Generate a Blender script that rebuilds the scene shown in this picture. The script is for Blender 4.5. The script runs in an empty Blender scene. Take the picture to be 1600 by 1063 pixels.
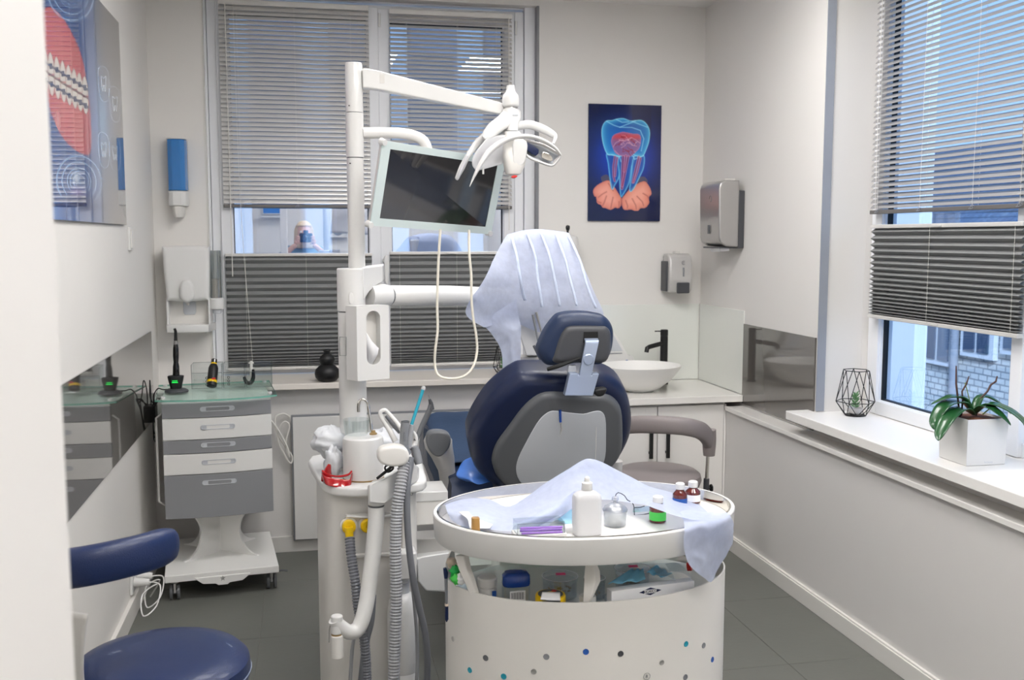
import bpy, math, random
import numpy as np
from mathutils import Vector, Matrix
random.seed(7)
PI = math.pi
S = bpy.context.scene
COL = S.collection

# ------------------------------------------------------------------ camera, sky, lights, exposure
cam = bpy.data.objects.new('camera', bpy.data.cameras.new('camera'))
COL.objects.link(cam)
cam.location = (0, 0, 1.6)
cam.data.sensor_width = 36
cam.data.lens = 36 * 1556 / 1600
cam.data.clip_start = 0.02
cam.rotation_euler = (math.radians(90 - 5.871), 0, math.radians(-11.632))
cam.data.dof.use_dof = True
cam.data.dof.focus_distance = 3.2
cam.data.dof.aperture_fstop = 7.0
S.camera = cam

S.view_settings.view_transform = 'Standard'
S.view_settings.look = 'None'
S.view_settings.gamma = 1
S.view_settings.use_curve_mapping = False
S.view_settings.exposure = 0.5

world = bpy.data.worlds.new('sky')
S.world = world
world.use_nodes = True
nt = world.node_tree
bg = nt.nodes['Background']
tc = nt.nodes.new('ShaderNodeTexCoord')
sp = nt.nodes.new('ShaderNodeSeparateXYZ')
cr = nt.nodes.new('ShaderNodeValToRGB')
cr.color_ramp.elements[0].position = 0.0
cr.color_ramp.elements[0].color = (0.56, 0.77, 1.0, 1)
cr.color_ramp.elements[1].position = 0.6
cr.color_ramp.elements[1].color = (0.42, 0.64, 1.0, 1)
nt.links.new(tc.outputs['Generated'], sp.inputs[0])
nt.links.new(sp.outputs['Z'], cr.inputs[0])
nt.links.new(cr.outputs[0], bg.inputs[0])
bg.inputs[1].default_value = 1.35

# the sun stands behind this building and lights the houses opposite
sun = bpy.data.objects.new('sun', bpy.data.lights.new('sun', 'SUN'))
COL.objects.link(sun)
sun.data.energy = 5.0
sun.data.angle = 0.12
sun.data.color = (0.86, 0.93, 1.0)
sun.rotation_euler = Vector((0.42, 0.74, -0.52)).to_track_quat('-Z', 'Y').to_euler()

CEIL = 2.87
PANEL_POWER = 14.0      # emission of the ceiling light panels
PANELS = [(0.35, 3.55), (1.45, 3.55), (0.45, 1.9), (1.45, 1.9), (0.45, 0.2), (1.45, 0.2)]

# ------------------------------------------------------------------ materials
def lin(c):
    return tuple(((x / 255) / 12.92 if x / 255 <= 0.04045 else ((x / 255 + 0.055) / 1.055) ** 2.4) for x in c)

def mat(name, rgb, rough=0.5, metal=0.0, var=0.04, scale=6.0, bump=0.0, coat=0.0, emis=0.0, alpha=1.0, trans=0.0, sss=0.0, bscale=None, spec=0.5, ior=1.45):
    m = bpy.data.materials.new(name)
    m.use_nodes = True
    n = m.node_tree.nodes; l = m.node_tree.links
    b = n['Principled BSDF']
    c = lin(rgb)
    tcn = n.new('ShaderNodeTexCoord')
    no = n.new('ShaderNodeTexNoise'); no.inputs['Scale'].default_value = scale; no.inputs['Detail'].default_value = 4
    l.new(tcn.outputs['Object'], no.inputs['Vector'])
    mx = n.new('ShaderNodeMix'); mx.data_type = 'RGBA'
    mx.inputs[6].default_value = tuple(x * (1 - var) for x in c) + (1,)
    mx.inputs[7].default_value = tuple(min(1, x * (1 + var)) for x in c) + (1,)
    l.new(no.outputs[0], mx.inputs[0])
    l.new(mx.outputs[2], b.inputs['Base Color'])
    b.inputs['Roughness'].default_value = rough
    b.inputs['Metallic'].default_value = metal
    b.inputs['Coat Weight'].default_value = coat
    b.inputs['Coat Roughness'].default_value = 0.05
    b.inputs['Specular IOR Level'].default_value = spec
    b.inputs['IOR'].default_value = ior
    b.inputs['Alpha'].default_value = alpha
    b.inputs['Transmission Weight'].default_value = trans
    if emis:
        b.inputs['Emission Color'].default_value = c + (1,)
        b.inputs['Emission Strength'].default_value = emis
    if bump:
        bn = n.new('ShaderNodeTexNoise'); bn.inputs['Scale'].default_value = bscale or scale * 20; bn.inputs['Detail'].default_value = 3
        l.new(tcn.outputs['Object'], bn.inputs['Vector'])
        bp = n.new('ShaderNodeBump'); bp.inputs['Strength'].default_value = bump; bp.inputs['Distance'].default_value = 0.003
        l.new(bn.outputs[0], bp.inputs['Height']); l.new(bp.outputs[0], b.inputs['Normal'])
    return m

def clear(name, tint, gloss=0.1, rough=0.0, glosscol=(1, 1, 1), fres=None):
    # thin clear sheet: see-through plus a share of mirror reflection
    m = bpy.data.materials.new(name); m.use_nodes = True
    n = m.node_tree.nodes; l = m.node_tree.links
    n.clear()
    out = n.new('ShaderNodeOutputMaterial')
    t = n.new('ShaderNodeBsdfTransparent'); t.inputs[0].default_value = tint + (1,)
    g = n.new('ShaderNodeBsdfGlossy'); g.inputs[0].default_value = glosscol + (1,); g.inputs['Roughness'].default_value = rough
    mx = n.new('ShaderNodeMixShader')
    if fres:
        f = n.new('ShaderNodeFresnel'); f.inputs[0].default_value = fres
        a = n.new('ShaderNodeMath'); a.operation = 'ADD'; a.inputs[1].default_value = gloss; a.use_clamp = True
        l.new(f.outputs[0], a.inputs[0]); l.new(a.outputs[0], mx.inputs[0])
    else:
        mx.inputs[0].default_value = gloss
    l.new(t.outputs[0], mx.inputs[1]); l.new(g.outputs[0], mx.inputs[2]); l.new(mx.outputs[0], out.inputs[0])
    return m

def cloth_mat(name, rgb, alpha=0.12):
    m = bpy.data.materials.new(name); m.use_nodes = True
    n = m.node_tree.nodes; l = m.node_tree.links; n.clear()
    out = n.new('ShaderNodeOutputMaterial')
    tcn = n.new('ShaderNodeTexCoord')
    no = n.new('ShaderNodeTexNoise'); no.inputs['Scale'].default_value = 60; no.inputs['Detail'].default_value = 6
    l.new(tcn.outputs['Object'], no.inputs['Vector'])
    rp = n.new('ShaderNodeMix'); rp.data_type = 'RGBA'
    c = lin(rgb)
    rp.inputs[6].default_value = tuple(x * 0.86 for x in c) + (1,); rp.inputs[7].default_value = tuple(min(1, x * 1.1) for x in c) + (1,)
    l.new(no.outputs[0], rp.inputs[0])
    d = n.new('ShaderNodeBsdfDiffuse'); tl = n.new('ShaderNodeBsdfTranslucent'); tr = n.new('ShaderNodeBsdfTransparent')
    l.new(rp.outputs[2], d.inputs[0]); l.new(rp.outputs[2], tl.inputs[0])
    bn = n.new('ShaderNodeTexNoise'); bn.inputs['Scale'].default_value = 28; bn.inputs['Detail'].default_value = 5
    l.new(tcn.outputs['Object'], bn.inputs['Vector'])
    bp = n.new('ShaderNodeBump'); bp.inputs['Strength'].default_value = 0.5; bp.inputs['Distance'].default_value = 0.006
    l.new(bn.outputs[0], bp.inputs['Height']); l.new(bp.outputs[0], d.inputs['Normal'])
    m1 = n.new('ShaderNodeMixShader'); m1.inputs[0].default_value = 0.35
    m2 = n.new('ShaderNodeMixShader'); m2.inputs[0].default_value = alpha
    l.new(d.outputs[0], m1.inputs[1]); l.new(tl.outputs[0], m1.inputs[2])
    l.new(m1.outputs[0], m2.inputs[1]); l.new(tr.outputs[0], m2.inputs[2]); l.new(m2.outputs[0], out.inputs[0])
    return m

MT = {}
MT['wall'] = mat('wall_paint', (226, 223, 219), 0.7, var=0.012, scale=1.5, bump=0.05, bscale=300)
MT['ceiling'] = mat('ceiling_paint', (235, 233, 230), 0.8, var=0.01, scale=2)
MT['frame'] = mat('white_window_plastic', (232, 233, 236), 0.35, var=0.01)
MT['sill'] = mat('pale_sill_board', (228, 221, 212), 0.3, var=0.02, scale=14)
MT['sillw'] = mat('white_sill_board', (238, 235, 231), 0.3, var=0.01, scale=10)
MT['stone'] = mat('white_stone_top', (232, 229, 224), 0.22, var=0.035, scale=5, coat=0.3)
MT['lacquer'] = mat('white_lacquer', (232, 229, 225), 0.3, var=0.008)
MT['boxing'] = mat('white_panel', (216, 213, 210), 0.45, var=0.01, scale=2)
MT['heater'] = mat('white_glass_panel', (222, 220, 217), 0.12, var=0.05, scale=2.2, coat=0.5)
MT['white'] = mat('white_plastic', (222, 221, 219), 0.28, var=0.006, coat=0.2)
MT['white2'] = mat('warm_white_plastic', (226, 223, 218), 0.35, var=0.008)
MT['offwhite'] = mat('offwhite_plastic', (214, 211, 206), 0.4, var=0.01)
MT['navy'] = mat('navy_leather', (19, 38, 80), 0.33, var=0.08, scale=10, bump=0.25, bscale=500, coat=0.1)
MT['navyb'] = mat('deep_navy_leather', (15, 28, 62), 0.33, var=0.08, scale=10, bump=0.25, bscale=500, coat=0.1)
MT['navyd'] = mat('dark_navy_leather', (28, 44, 74), 0.36, var=0.08, scale=10, bump=0.25, bscale=500)
MT['navycloth'] = mat('navy_foot_cover', (44, 66, 96), 0.7, var=0.12, scale=18, bump=0.3, bscale=60)
MT['taupe'] = mat('taupe_leather', (142, 133, 132), 0.45, var=0.05, scale=8, bump=0.25, bscale=420)
MT['dgrey'] = mat('dark_grey_plastic', (96, 98, 101), 0.38, var=0.03)
MT['dgrey2'] = mat('charcoal_plastic', (70, 71, 75), 0.4, var=0.03)
MT['mgrey'] = mat('mid_grey_plastic', (132, 134, 138), 0.4, var=0.02)
MT['lgrey'] = mat('silver_grey_panel', (200, 203, 208), 0.35, 0.1, var=0.01)
MT['silver'] = mat('brushed_silver', (182, 180, 178), 0.32, 0.75, var=0.03)
MT['silverp'] = mat('silver_plastic', (200, 198, 196), 0.3, 0.25, var=0.02)
MT['bluesil'] = mat('blue_silver_metal', (168, 180, 202), 0.3, 0.5, var=0.02)
MT['chrome'] = mat('chrome', (225, 222, 216), 0.06, 1.0, var=0.0)
MT['black'] = mat('matt_black', (22, 22, 23), 0.45, var=0.1)
MT['blackg'] = mat('gloss_black', (10, 10, 11), 0.08, var=0.0, coat=1)
MT['rubber'] = mat('black_rubber', (30, 30, 32), 0.7, var=0.1)
MT['screen'] = mat('black_screen_glass', (44, 42, 43), 0.06, var=0.0, coat=0.6)
MT['slat'] = mat('pale_grey_slat', (208, 206, 203), 0.34, 0.25, var=0.01)
MT['slatg'] = mat('grey_slat', (164, 163, 164), 0.36, 0.25, var=0.01)
MT['slatd'] = mat('grey_blind_rail', (112, 109, 107), 0.4, 0.2, var=0.02)
MT['pleat'] = mat('grey_pleated_fabric', (134, 135, 135), 0.75, var=0.03, scale=20, bump=0.2, bscale=900)
MT['rail'] = mat('silver_white_rail', (214, 212, 208), 0.35, 0.2, var=0.01)
MT['cord'] = mat('white_cord', (225, 222, 216), 0.6)
MT['cordg'] = mat('grey_cord', (150, 155, 165), 0.6)
MT['gblack'] = mat('seal_black', (25, 26, 30), 0.6)
MT['greyglass'] = mat('grey_backpainted_glass', (92, 88, 84), 0.035, var=0.01, coat=1.0, ior=1.55)
MT['splash'] = mat('white_backpainted_glass', (226, 228, 222), 0.1, var=0.005, coat=0.8)
MT['tile'] = mat('grey_floor_tile', (102, 103, 98), 0.42, var=0.10, scale=3.5, bump=0.15, bscale=40)
MT['grout'] = mat('grout', (120, 119, 113), 0.8)
MT['dr_grey'] = mat('grey_drawer_lacquer', (142, 143, 146), 0.35, var=0.012)
MT['dr_white'] = mat('white_drawer_lacquer', (232, 231, 228), 0.35, var=0.008)
MT['bluetank'] = mat('blue_clear_plastic', (52, 122, 190), 0.12, var=0.04, coat=0.6)
MT['nip'] = mat('milky_plastic', (224, 224, 226), 0.35, var=0.01, trans=0.25)
MT['beige'] = mat('stacked_paper_cups', (226, 206, 188), 0.6)
MT['ygr'] = mat('yellow_plastic', (244, 200, 12), 0.4)
MT['green'] = mat('green_print', (40, 190, 90), 0.5)
MT['lime'] = mat('green_label', (88, 222, 96), 0.5)
MT['led'] = mat('green_led', (40, 230, 90), 0.4, emis=0.35)
MT['red'] = mat('red_print', (205, 45, 40), 0.5)
MT['amber'] = mat('dark_amber_glass', (96, 30, 24), 0.1, coat=0.8)
MT['gold'] = mat('gold_cap', (196, 152, 92), 0.3, 0.6, var=0.08)
MT['purple'] = mat('purple_plastic', (176, 120, 226), 0.3)
MT['pink'] = mat('pink_label', (248, 82, 138), 0.5)
MT['bluecap'] = mat('dark_blue_cap', (22, 66, 150), 0.25, coat=0.4)
MT['blueprint'] = mat('blue_print', (40, 90, 170), 0.5)
MT['cyan'] = mat('teal_tube', (20, 150, 172), 0.2, coat=0.5)
MT['maskblue'] = mat('light_blue_tissue', (168, 214, 234), 0.8, var=0.04, scale=30)
MT['wrapblue'] = mat('blue_glove_film', (86, 140, 232), 0.35, var=0.2, scale=30, coat=0.4)
MT['paper'] = mat('white_paper', (240, 240, 242), 0.8, var=0.01)
MT['hose'] = mat('grey_hose', (164, 165, 168), 0.45)
MT['hosed'] = mat('dark_grey_hose', (118, 120, 126), 0.4)
MT['leaf'] = mat('orchid_leaf', (34, 84, 44), 0.28, var=0.35, scale=9, coat=0.4)
MT['leaf2'] = mat('succulent_leaf', (96, 140, 92), 0.5, var=0.2, scale=20)
MT['bark'] = mat('brown_stem', (84, 62, 58), 0.7, var=0.2, scale=40)
MT['stemg'] = mat('green_stem', (120, 140, 70), 0.6)
MT['soil'] = mat('bark_chips', (120, 74, 52), 0.9, var=0.4, scale=60, bump=0.8, bscale=90)
MT['skin'] = mat('skin', (222, 178, 156), 0.5, var=0.04)
MT['hair'] = mat('blonde_hair', (206, 184, 150), 0.5, var=0.25, scale=30)
MT['shirt'] = mat('blue_grey_tunic', (118, 150, 168), 0.8, var=0.05)
MT['trouser'] = mat('dark_trousers', (60, 66, 80), 0.8)
MT['lip'] = mat('lip', (190, 110, 105), 0.5)
MT['tv'] = mat('blue_lit_screen', (40, 90, 150), 0.2, emis=0.5)
MT['cotton'] = mat('white_cotton', (246, 246, 246), 0.9, bump=0.6, bscale=60)
MT['shrink'] = mat('white_bag_film', (232, 234, 238), 0.3, trans=0.2, var=0.04, scale=30)
MT['redgl'] = mat('red_clear_plastic', (200, 14, 24), 0.08, coat=1.0, trans=0.35)
MT['topedgew'] = mat('pale_mint_bezel', (212, 224, 222), 0.3, var=0.01)
MT['cord2'] = mat('cream_cable', (226, 220, 206), 0.5)
MT['maskc'] = mat('face_mask_blue', (134, 204, 236), 0.8, var=0.05, scale=30, bump=0.3, bscale=80)
MT['frost2'] = clear('clear_box_plastic', (0.88, 0.91, 0.93), 0.16, 0.15)
MT['navyedge'] = mat('navy_print_edge', (14, 30, 70), 0.3)
MT['brassy'] = mat('small_brass_parts', (168, 140, 96), 0.35, 0.6, var=0.3, scale=80)
MT['panelglow'] = mat('light_panel_diffuser', (254, 252, 250), 0.6, var=0.0, emis=PANEL_POWER)
MT['winglass'] = clear('coated_window_glass', (0.62, 0.78, 0.95), 0.58, 0.0, (0.98, 0.99, 1.0))
MT['winglassr'] = clear('window_glass', (0.72, 0.80, 0.90), 0.13, 0.0, (0.9, 0.95, 1.0))
MT['acryl'] = clear('clear_acrylic', (0.93, 0.95, 0.95), 0.07, 0.05)
MT['acryledge'] = clear('clear_acrylic_edge', (0.72, 0.75, 0.75), 0.2, 0.1)
MT['bluefilm'] = clear('clear_blue_film', (0.80, 0.90, 0.95), 0.15, 0.15)
MT['topglass'] = clear('green_glass_top', (0.93, 0.985, 0.965), 0.10, 0.02)
MT['topedge'] = mat('green_glass_edge', (130, 190, 172), 0.15, coat=1)
MT['frost'] = clear('frosted_plastic', (0.80, 0.82, 0.84), 0.22, 0.3)
MT['drape'] = cloth_mat('blue_disposable_drape', (206, 213, 234), 0.14)
MT['drape2'] = cloth_mat('pale_blue_disposable_drape', (204, 212, 235), 0.2)
MT['seam'] = cloth_mat('drape_pleat', (222, 230, 246), 0.02)

# ------------------------------------------------------------------ mesh builder
class B:
    def __init__(s): s.v = []; s.f = []
    def add(s, v, f):
        k = len(s.v); s.v += [tuple(map(float, p)) for p in v]; s.f += [tuple(i + k for i in q) for q in f]; return s
    def box(s, x0, x1, y0, y1, z0, z1):
        v = [(x, y, z) for x in (x0, x1) for y in (y0, y1) for z in (z0, z1)]
        return s.add(v, [(0, 1, 3, 2), (4, 6, 7, 5), (0, 4, 5, 1), (2, 3, 7, 6), (0, 2, 6, 4), (1, 5, 7, 3)])
    def obox(s, c, h, M):
        v = [tuple(Vector(c) + M @ Vector((a * h[0], b * h[1], d * h[2]))) for a in (-1, 1) for b in (-1, 1) for d in (-1, 1)]
        return s.add(v, [(0, 1, 3, 2), (4, 6, 7, 5), (0, 4, 5, 1), (2, 3, 7, 6), (0, 2, 6, 4), (1, 5, 7, 3)])
    def rings(s, R, caps=True, closed=False):
        n = len(R[0]); v = [p for r in R for p in r]; f = []
        m = len(R)
        for i in range(m if closed else m - 1):
            a = i * n; b = ((i + 1) % m) * n
            for j in range(n):
                k = (j + 1) % n
                f.append((a + j, a + k, b + k, b + j))
        if caps and not closed:
            f.append(tuple(range(n - 1, -1, -1))); f.append(tuple((m - 1) * n + j for j in range(n)))
        return s.add(v, f)
    def lathe(s, c, prof, seg=32, axis=(0, 0, 1), sx=1.0, sy=1.0):
        q = Vector((0, 0, 1)).rotation_difference(Vector(axis).normalized()).to_matrix()
        R = []
        for r, z in prof:
            r = max(r, 1e-5)
            R.append([tuple(Vector(c) + q @ Vector((r * sx * math.cos(2 * PI * j / seg), r * sy * math.sin(2 * PI * j / seg), z))) for j in range(seg)])
        return s.rings(R)
    def cyl(s, p0, p1, r0, r1=None, seg=20):
        d = Vector(p1) - Vector(p0); L = d.length
        return s.lathe(p0, [(r0, 0), (r0 if r1 is None else r1, L)], seg, d)
    def tube(s, pts, r, seg=10, smooth=0, closed=False, flat=1.0):
        P = [Vector(p) for p in pts]
        rr = list(r) if hasattr(r, '__len__') else [r] * len(P)
        if smooth:
            P, rr = crom(P, rr, smooth)
        R = []; up = None
        n = len(P)
        for i in range(n):
            if closed: t = P[(i + 1) % n] - P[i - 1]
            else: t = P[min(i + 1, n - 1)] - P[max(i - 1, 0)]
            t = t.normalized() if t.length > 1e-9 else Vector((0, 0, 1))
            if up is None:
                up = Vector((0, 0, 1)) if abs(t.z) < 0.9 else Vector((0, 1, 0))
            up = (up - t * up.dot(t)).normalized()
            w = t.cross(up)
            R.append([tuple(P[i] + (w * math.cos(2 * PI * j / seg) * flat + up * math.sin(2 * PI * j / seg)) * rr[i]) for j in range(seg)])
        return s.rings(R, closed=closed)
    def prism(s, out, fr, t0, t1):
        o, a, b, n = fr
        R = [[tuple(o + a * x + b * y + n * t) for x, y in out] for t in (t0, t1)]
        return s.rings(R)
    def puff(s, out, fr, t0, t1, rad, k=5, inset0=0.0, smooth=2, back=None):
        # rounded slab: outline swept from t0 to t1 with both rims rounded by rad (back = rim radius at t0)
        o, a, b, n = fr
        if smooth: out = crom2(out, smooth)
        cx = sum(p[0] for p in out) / len(out); cy = sum(p[1] for p in out) / len(out)
        hx = max(abs(p[0] - cx) for p in out); hy = max(abs(p[1] - cy) for p in out)
        rb = rad if back is None else back
        prof = []
        for i in range(k + 1):
            t = PI / 2 * i / k
            prof.append((rb * (1 - math.sin(t)), t0 + rb * (1 - math.cos(t)) * (1 if t1 > t0 else -1)))
        for i in range(k, -1, -1):
            t = PI / 2 * i / k
            prof.append((rad * (1 - math.sin(t)), t1 - rad * (1 - math.cos(t)) * (1 if t1 > t0 else -1)))
        R = [[tuple(o + a * (cx + (p[0] - cx) * (1 - min(.98, d / hx))) + b * (cy + (p[1] - cy) * (1 - min(.98, d / hy))) + n * h) for p in out] for d, h in prof]
        return s.rings(R)
    def grid(s, G, closed=False):
        m, n = len(G), len(G[0])
        v = [p for r in G for p in r]; f = []
        for i in range(m - 1):
            for j in range(n - (0 if closed else 1)):
                k = (j + 1) % n
                f.append((i * n + j, i * n + k, (i + 1) * n + k, (i + 1) * n + j))
        return s.add(v, f)

def crom(P, rr, k):
    Q = []; q = []
    n = len(P)
    for i in range(n - 1):
        p0, p1, p2, p3 = P[max(i - 1, 0)], P[i], P[i + 1], P[min(i + 2, n - 1)]
        for j in range(k):
            t = j / k
            Q.append(0.5 * ((2 * p1) + (p2 - p0) * t + (2 * p0 - 5 * p1 + 4 * p2 - p3) * t * t + (3 * p1 - p0 - 3 * p2 + p3) * t ** 3))
            q.append(rr[i] * (1 - t) + rr[i + 1] * t)
    Q.append(P[-1]); q.append(rr[-1])
    return Q, q

def crom2(out, k):
    n = len(out); Q = []
    for i in range(n):
        p = [Vector(out[(i + d) % n]) for d in (-1, 0, 1, 2)]
        for j in range(k):
            t = j / k
            c = 0.5 * ((2 * p[1]) + (p[2] - p[0]) * t + (2 * p[0] - 5 * p[1] + 4 * p[2] - p[3]) * t * t + (3 * p[1] - p[0] - 3 * p[2] + p[3]) * t ** 3)
            Q.append((c.x, c.y))
    return Q

def frame(o, a, b):
    a = Vector(a).normalized(); b = Vector(b).normalized()
    return (Vector(o), a, b, a.cross(b).normalized())

def patch(ctrl, nu, nv, noise=0.0, ns=9.0, seed=0):
    # smooth surface through a grid of 3-D control points, with soft wrinkles
    from mathutils import noise as N
    rows = []
    for r in ctrl:
        rows.append(crom([Vector(p) for p in r], [0] * len(r), nu)[0])
    G = []
    for j in range(len(rows[0])):
        G.append(crom([r[j] for r in rows], [0] * len(rows), nv)[0])
    G = [[G[j][i] for j in range(len(G))] for i in range(len(G[0]))]
    if noise:
        for i, r in enumerate(G):
            for j, p in enumerate(r):
                q = p * ns + Vector((seed * 3.1, 0, 0))
                a = N.noise_vector(q)
                rd = 1 - abs(N.noise(q * 1.7 + Vector((5, seed, 1)))) * 2
                r[j] = p + a * noise + Vector((0, -noise * 0.7 * rd, 0))
    return [[tuple(p) for p in r] for r in G]

ORG = {}
def obj(name, b, m, parent=None, smooth=True, bevel=0.0, seg=2, local=False, org=None, sharp=0.6, solid=0.0, sub=0):
    me = bpy.data.meshes.new(name)
    base = Vector(ORG.get(parent.name, (0, 0, 0))) if parent and not local else Vector(org or (0, 0, 0))
    V = [tuple(Vector(p) - base) for p in b.v]
    me.from_pydata(V, [], b.f)
    me.update()
    import bmesh
    bm = bmesh.new(); bm.from_mesh(me); bmesh.ops.recalc_face_normals(bm, faces=bm.faces); bm.to_mesh(me); bm.free()
    if smooth:
        me.shade_smooth(); me.set_sharp_from_angle(angle=sharp)
    for x in (m if isinstance(m, (list, tuple)) else [m]):
        me.materials.append(MT[x] if isinstance(x, str) else x)
    o = bpy.data.objects.new(name, me)
    COL.objects.link(o)
    if parent: o.parent = parent
    else: o.location = base
    ORG[o.name] = base
    if bevel:
        md = o.modifiers.new('bevel', 'BEVEL'); md.width = bevel; md.segments = seg; md.limit_method = 'ANGLE'; md.angle_limit = 0.7
        if smooth:
            md.harden_normals = False
    if solid:
        md = o.modifiers.new('solid', 'SOLIDIFY'); md.thickness = solid; md.offset = 0
    if sub:
        md = o.modifiers.new('sub', 'SUBSURF'); md.levels = sub; md.render_levels = sub
    return o

def tag(o, label, cat, group=None, kind=None):
    if label: o['label'] = label
    if cat: o['category'] = cat
    if group: o['group'] = group
    if kind: o['kind'] = kind
    return o

def thing(name, label, cat, loc=(0, 0, 0), rz=0, group=None):
    o = bpy.data.objects.new(name, None)
    o.empty_display_size = 0.05
    COL.objects.link(o); o.location = loc; o.rotation_euler = (0, 0, rz)
    ORG[o.name] = Vector(loc)
    return tag(o, label, cat, group)

def struct(name, b, m, bevel=0.0, smooth=False, parent=None):
    o = obj(name, b, m, parent, smooth, bevel)
    if not parent: o['kind'] = 'structure'
    return o

def sgroup(name):
    o = bpy.data.objects.new(name, None); COL.objects.link(o); o['kind'] = 'structure'; ORG[o.name] = Vector((0, 0, 0)); return o

def share(o, parent, loc):
    # another object that uses the same mesh
    c = o.copy(); COL.objects.link(c); c.parent = parent; c.location = loc
    ORG[c.name] = ORG[o.name]
    return c

def dup(root, loc, rz=None, label=None):
    c = root.copy(); COL.objects.link(c); c.location = loc
    if rz is not None: c.rotation_euler[2] = rz
    if label: c['label'] = label
    for ch in list(root.children):
        d = ch.copy(); COL.objects.link(d); d.parent = c
        for g in list(ch.children):
            e = g.copy(); COL.objects.link(e); e.parent = d
    return c

def words(txt, size, loc, rot, m, parent, name='lettering', depth=0.0004):
    cu = bpy.data.curves.new(name, 'FONT'); cu.body = txt; cu.size = size; cu.align_x = 'CENTER'; cu.align_y = 'CENTER'; cu.extrude = depth
    tmp = bpy.data.objects.new(name, cu)
    me = bpy.data.meshes.new_from_object(tmp)
    bpy.data.objects.remove(tmp)
    me.materials.clear(); me.materials.append(MT[m])
    o = bpy.data.objects.new(name, me); COL.objects.link(o); o.parent = parent
    base = Vector(ORG.get(parent.name, (0, 0, 0))) if parent else Vector((0, 0, 0))
    o.matrix_local = Matrix.Translation(Vector(loc) - base) @ rot.to_4x4()
    return o

# ------------------------------------------------------------------ room shell
LX, RX, BY, FY = -0.757, 2.2, 5.35, -1.3
# floor with separate tiles
fl = sgroup('floor')
struct('grout_bed', B().box(LX - .1, RX + .1, FY - .1, BY + .1, -0.06, -0.003), 'grout', parent=fl)
TP = 0.655
tb = B(); g = 0.0012; q = TP / 2 - g
tb.rings([[(-q, -q, -.02), (q, -q, -.02), (q, q, -.02), (-q, q, -.02)], [(-q, -q, -.001), (q, -q, -.001), (q, q, -.001), (-q, q, -.001)],
          [(-q + .001, -q + .001, 0), (q - .001, -q + .001, 0), (q - .001, q - .001, 0), (-q + .001, q - .001, 0)]])
t0 = None
for i in range(-2, 4):
    for j in range(-8, 4):
        x = 0.44 + TP * (i + .5); y = 3.325 + TP * (j + .5)
        if x - q > RX or x + q < LX or y - q > BY or y + q < FY: continue
        if t0 is None:
            t0 = obj('tile', tb, 'tile', fl, smooth=False, local=True); t0.location = (x, y, random.uniform(-.0004, 0))
        else:
            share(t0, fl, (x, y, random.uniform(-.0004, 0)))
struct('ceiling', B().box(LX - .1, RX + .1, FY - .1, BY + .1, CEIL, CEIL + .1), 'ceiling')
# back wall with the opening of the double window
OX0, OX1, OZ0, OZ1 = -0.49, 1.25, 0.85, 2.835
w = B().box(LX - .1, OX0, BY, BY + .3, 0, CEIL).box(OX1, RX + .1, BY, BY + .3, 0, CEIL).box(OX0, OX1, BY, BY + .3, 0, OZ0).box(OX0, OX1, BY, BY + .3, OZ1, CEIL)
struct('wall_back', w, 'wall')
struct('wall_left', B().box(LX - .1, LX, FY, BY, 0, CEIL), 'wall')
RY0, RY1, RZ0, RZ1 = 1.55, 4.0, 0.79, 2.72
w = B().box(RX, RX + .34, FY, RY0, 0, CEIL).box(RX, RX + .34, RY1, BY, 0, CEIL).box(RX, RX + .34, RY0, RY1, 0, RZ0).box(RX, RX + .34, RY0, RY1, RZ1, CEIL)
struct('wall_right', w, 'wall')
struct('wall_front', B().box(LX - .1, RX + .1, FY - .1, FY, 0, CEIL), 'wall')
# blue-grey corner bead along the right window recess
struct('trim_1', B().box(RX - .004, RX + .035, RY1 - .006, RY1, .835, RZ1), 'cordg')
struct('trim_2', B().box(OX1 - .012, OX1, BY - .004, BY + .06, .88, OZ1), 'mgrey')
struct('trim_3', B().box(OX0 - .004, OX0 + .002, BY - .004, BY + .06, .88, OZ1), 'offwhite')
# boxed-in plinths
struct('trim_4', B().box(2.115, RX, FY, 4.765, 0.0, 0.713), 'boxing', bevel=.001)
struct('trim_5', B().box(2.098, RX, FY, 4.745, 0.714, 0.735), 'stone', bevel=.002)
struct('trim_6', B().box(LX, 1.33, 5.10, BY, 0.0, 0.84), 'boxing', bevel=.001)
bb = B().box(2.098, 2.115, FY, 4.74, 0, .072).box(2.103, 2.115, FY, 4.74, .072, .08)
struct('baseboard_right', bb, 'white2', bevel=.0015)
struct('baseboard_back', B().box(LX, 1.33, 5.083, 5.10, 0, .08), 'offwhite', bevel=.0015)
struct('baseboard_left', B().box(LX, LX + .018, 0, 5.083, 0, .085), 'white2', bevel=.002)

# ---- sills
struct('trim_7', B().box(-.52, 1.30, 5.03, 5.42, .845, .875), 'sill', bevel=.003)
struct('trim_8', B().box(2.085, RX + .26, 1.5, 4.0, .792, .831).box(2.085, RX, 4.0, 4.06, .792, .831), 'sillw', bevel=.003)

# ---- windows
def ring(b, x0, x1, z0, z1, w, y0, y1):
    return b.box(x0, x0 + w, y0, y1, z0, z1).box(x1 - w, x1, y0, y1, z0, z1).box(x0 + w, x1 - w, y0, y1, z0, z0 + w).box(x0 + w, x1 - w, y0, y1, z1 - w, z1)

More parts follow.
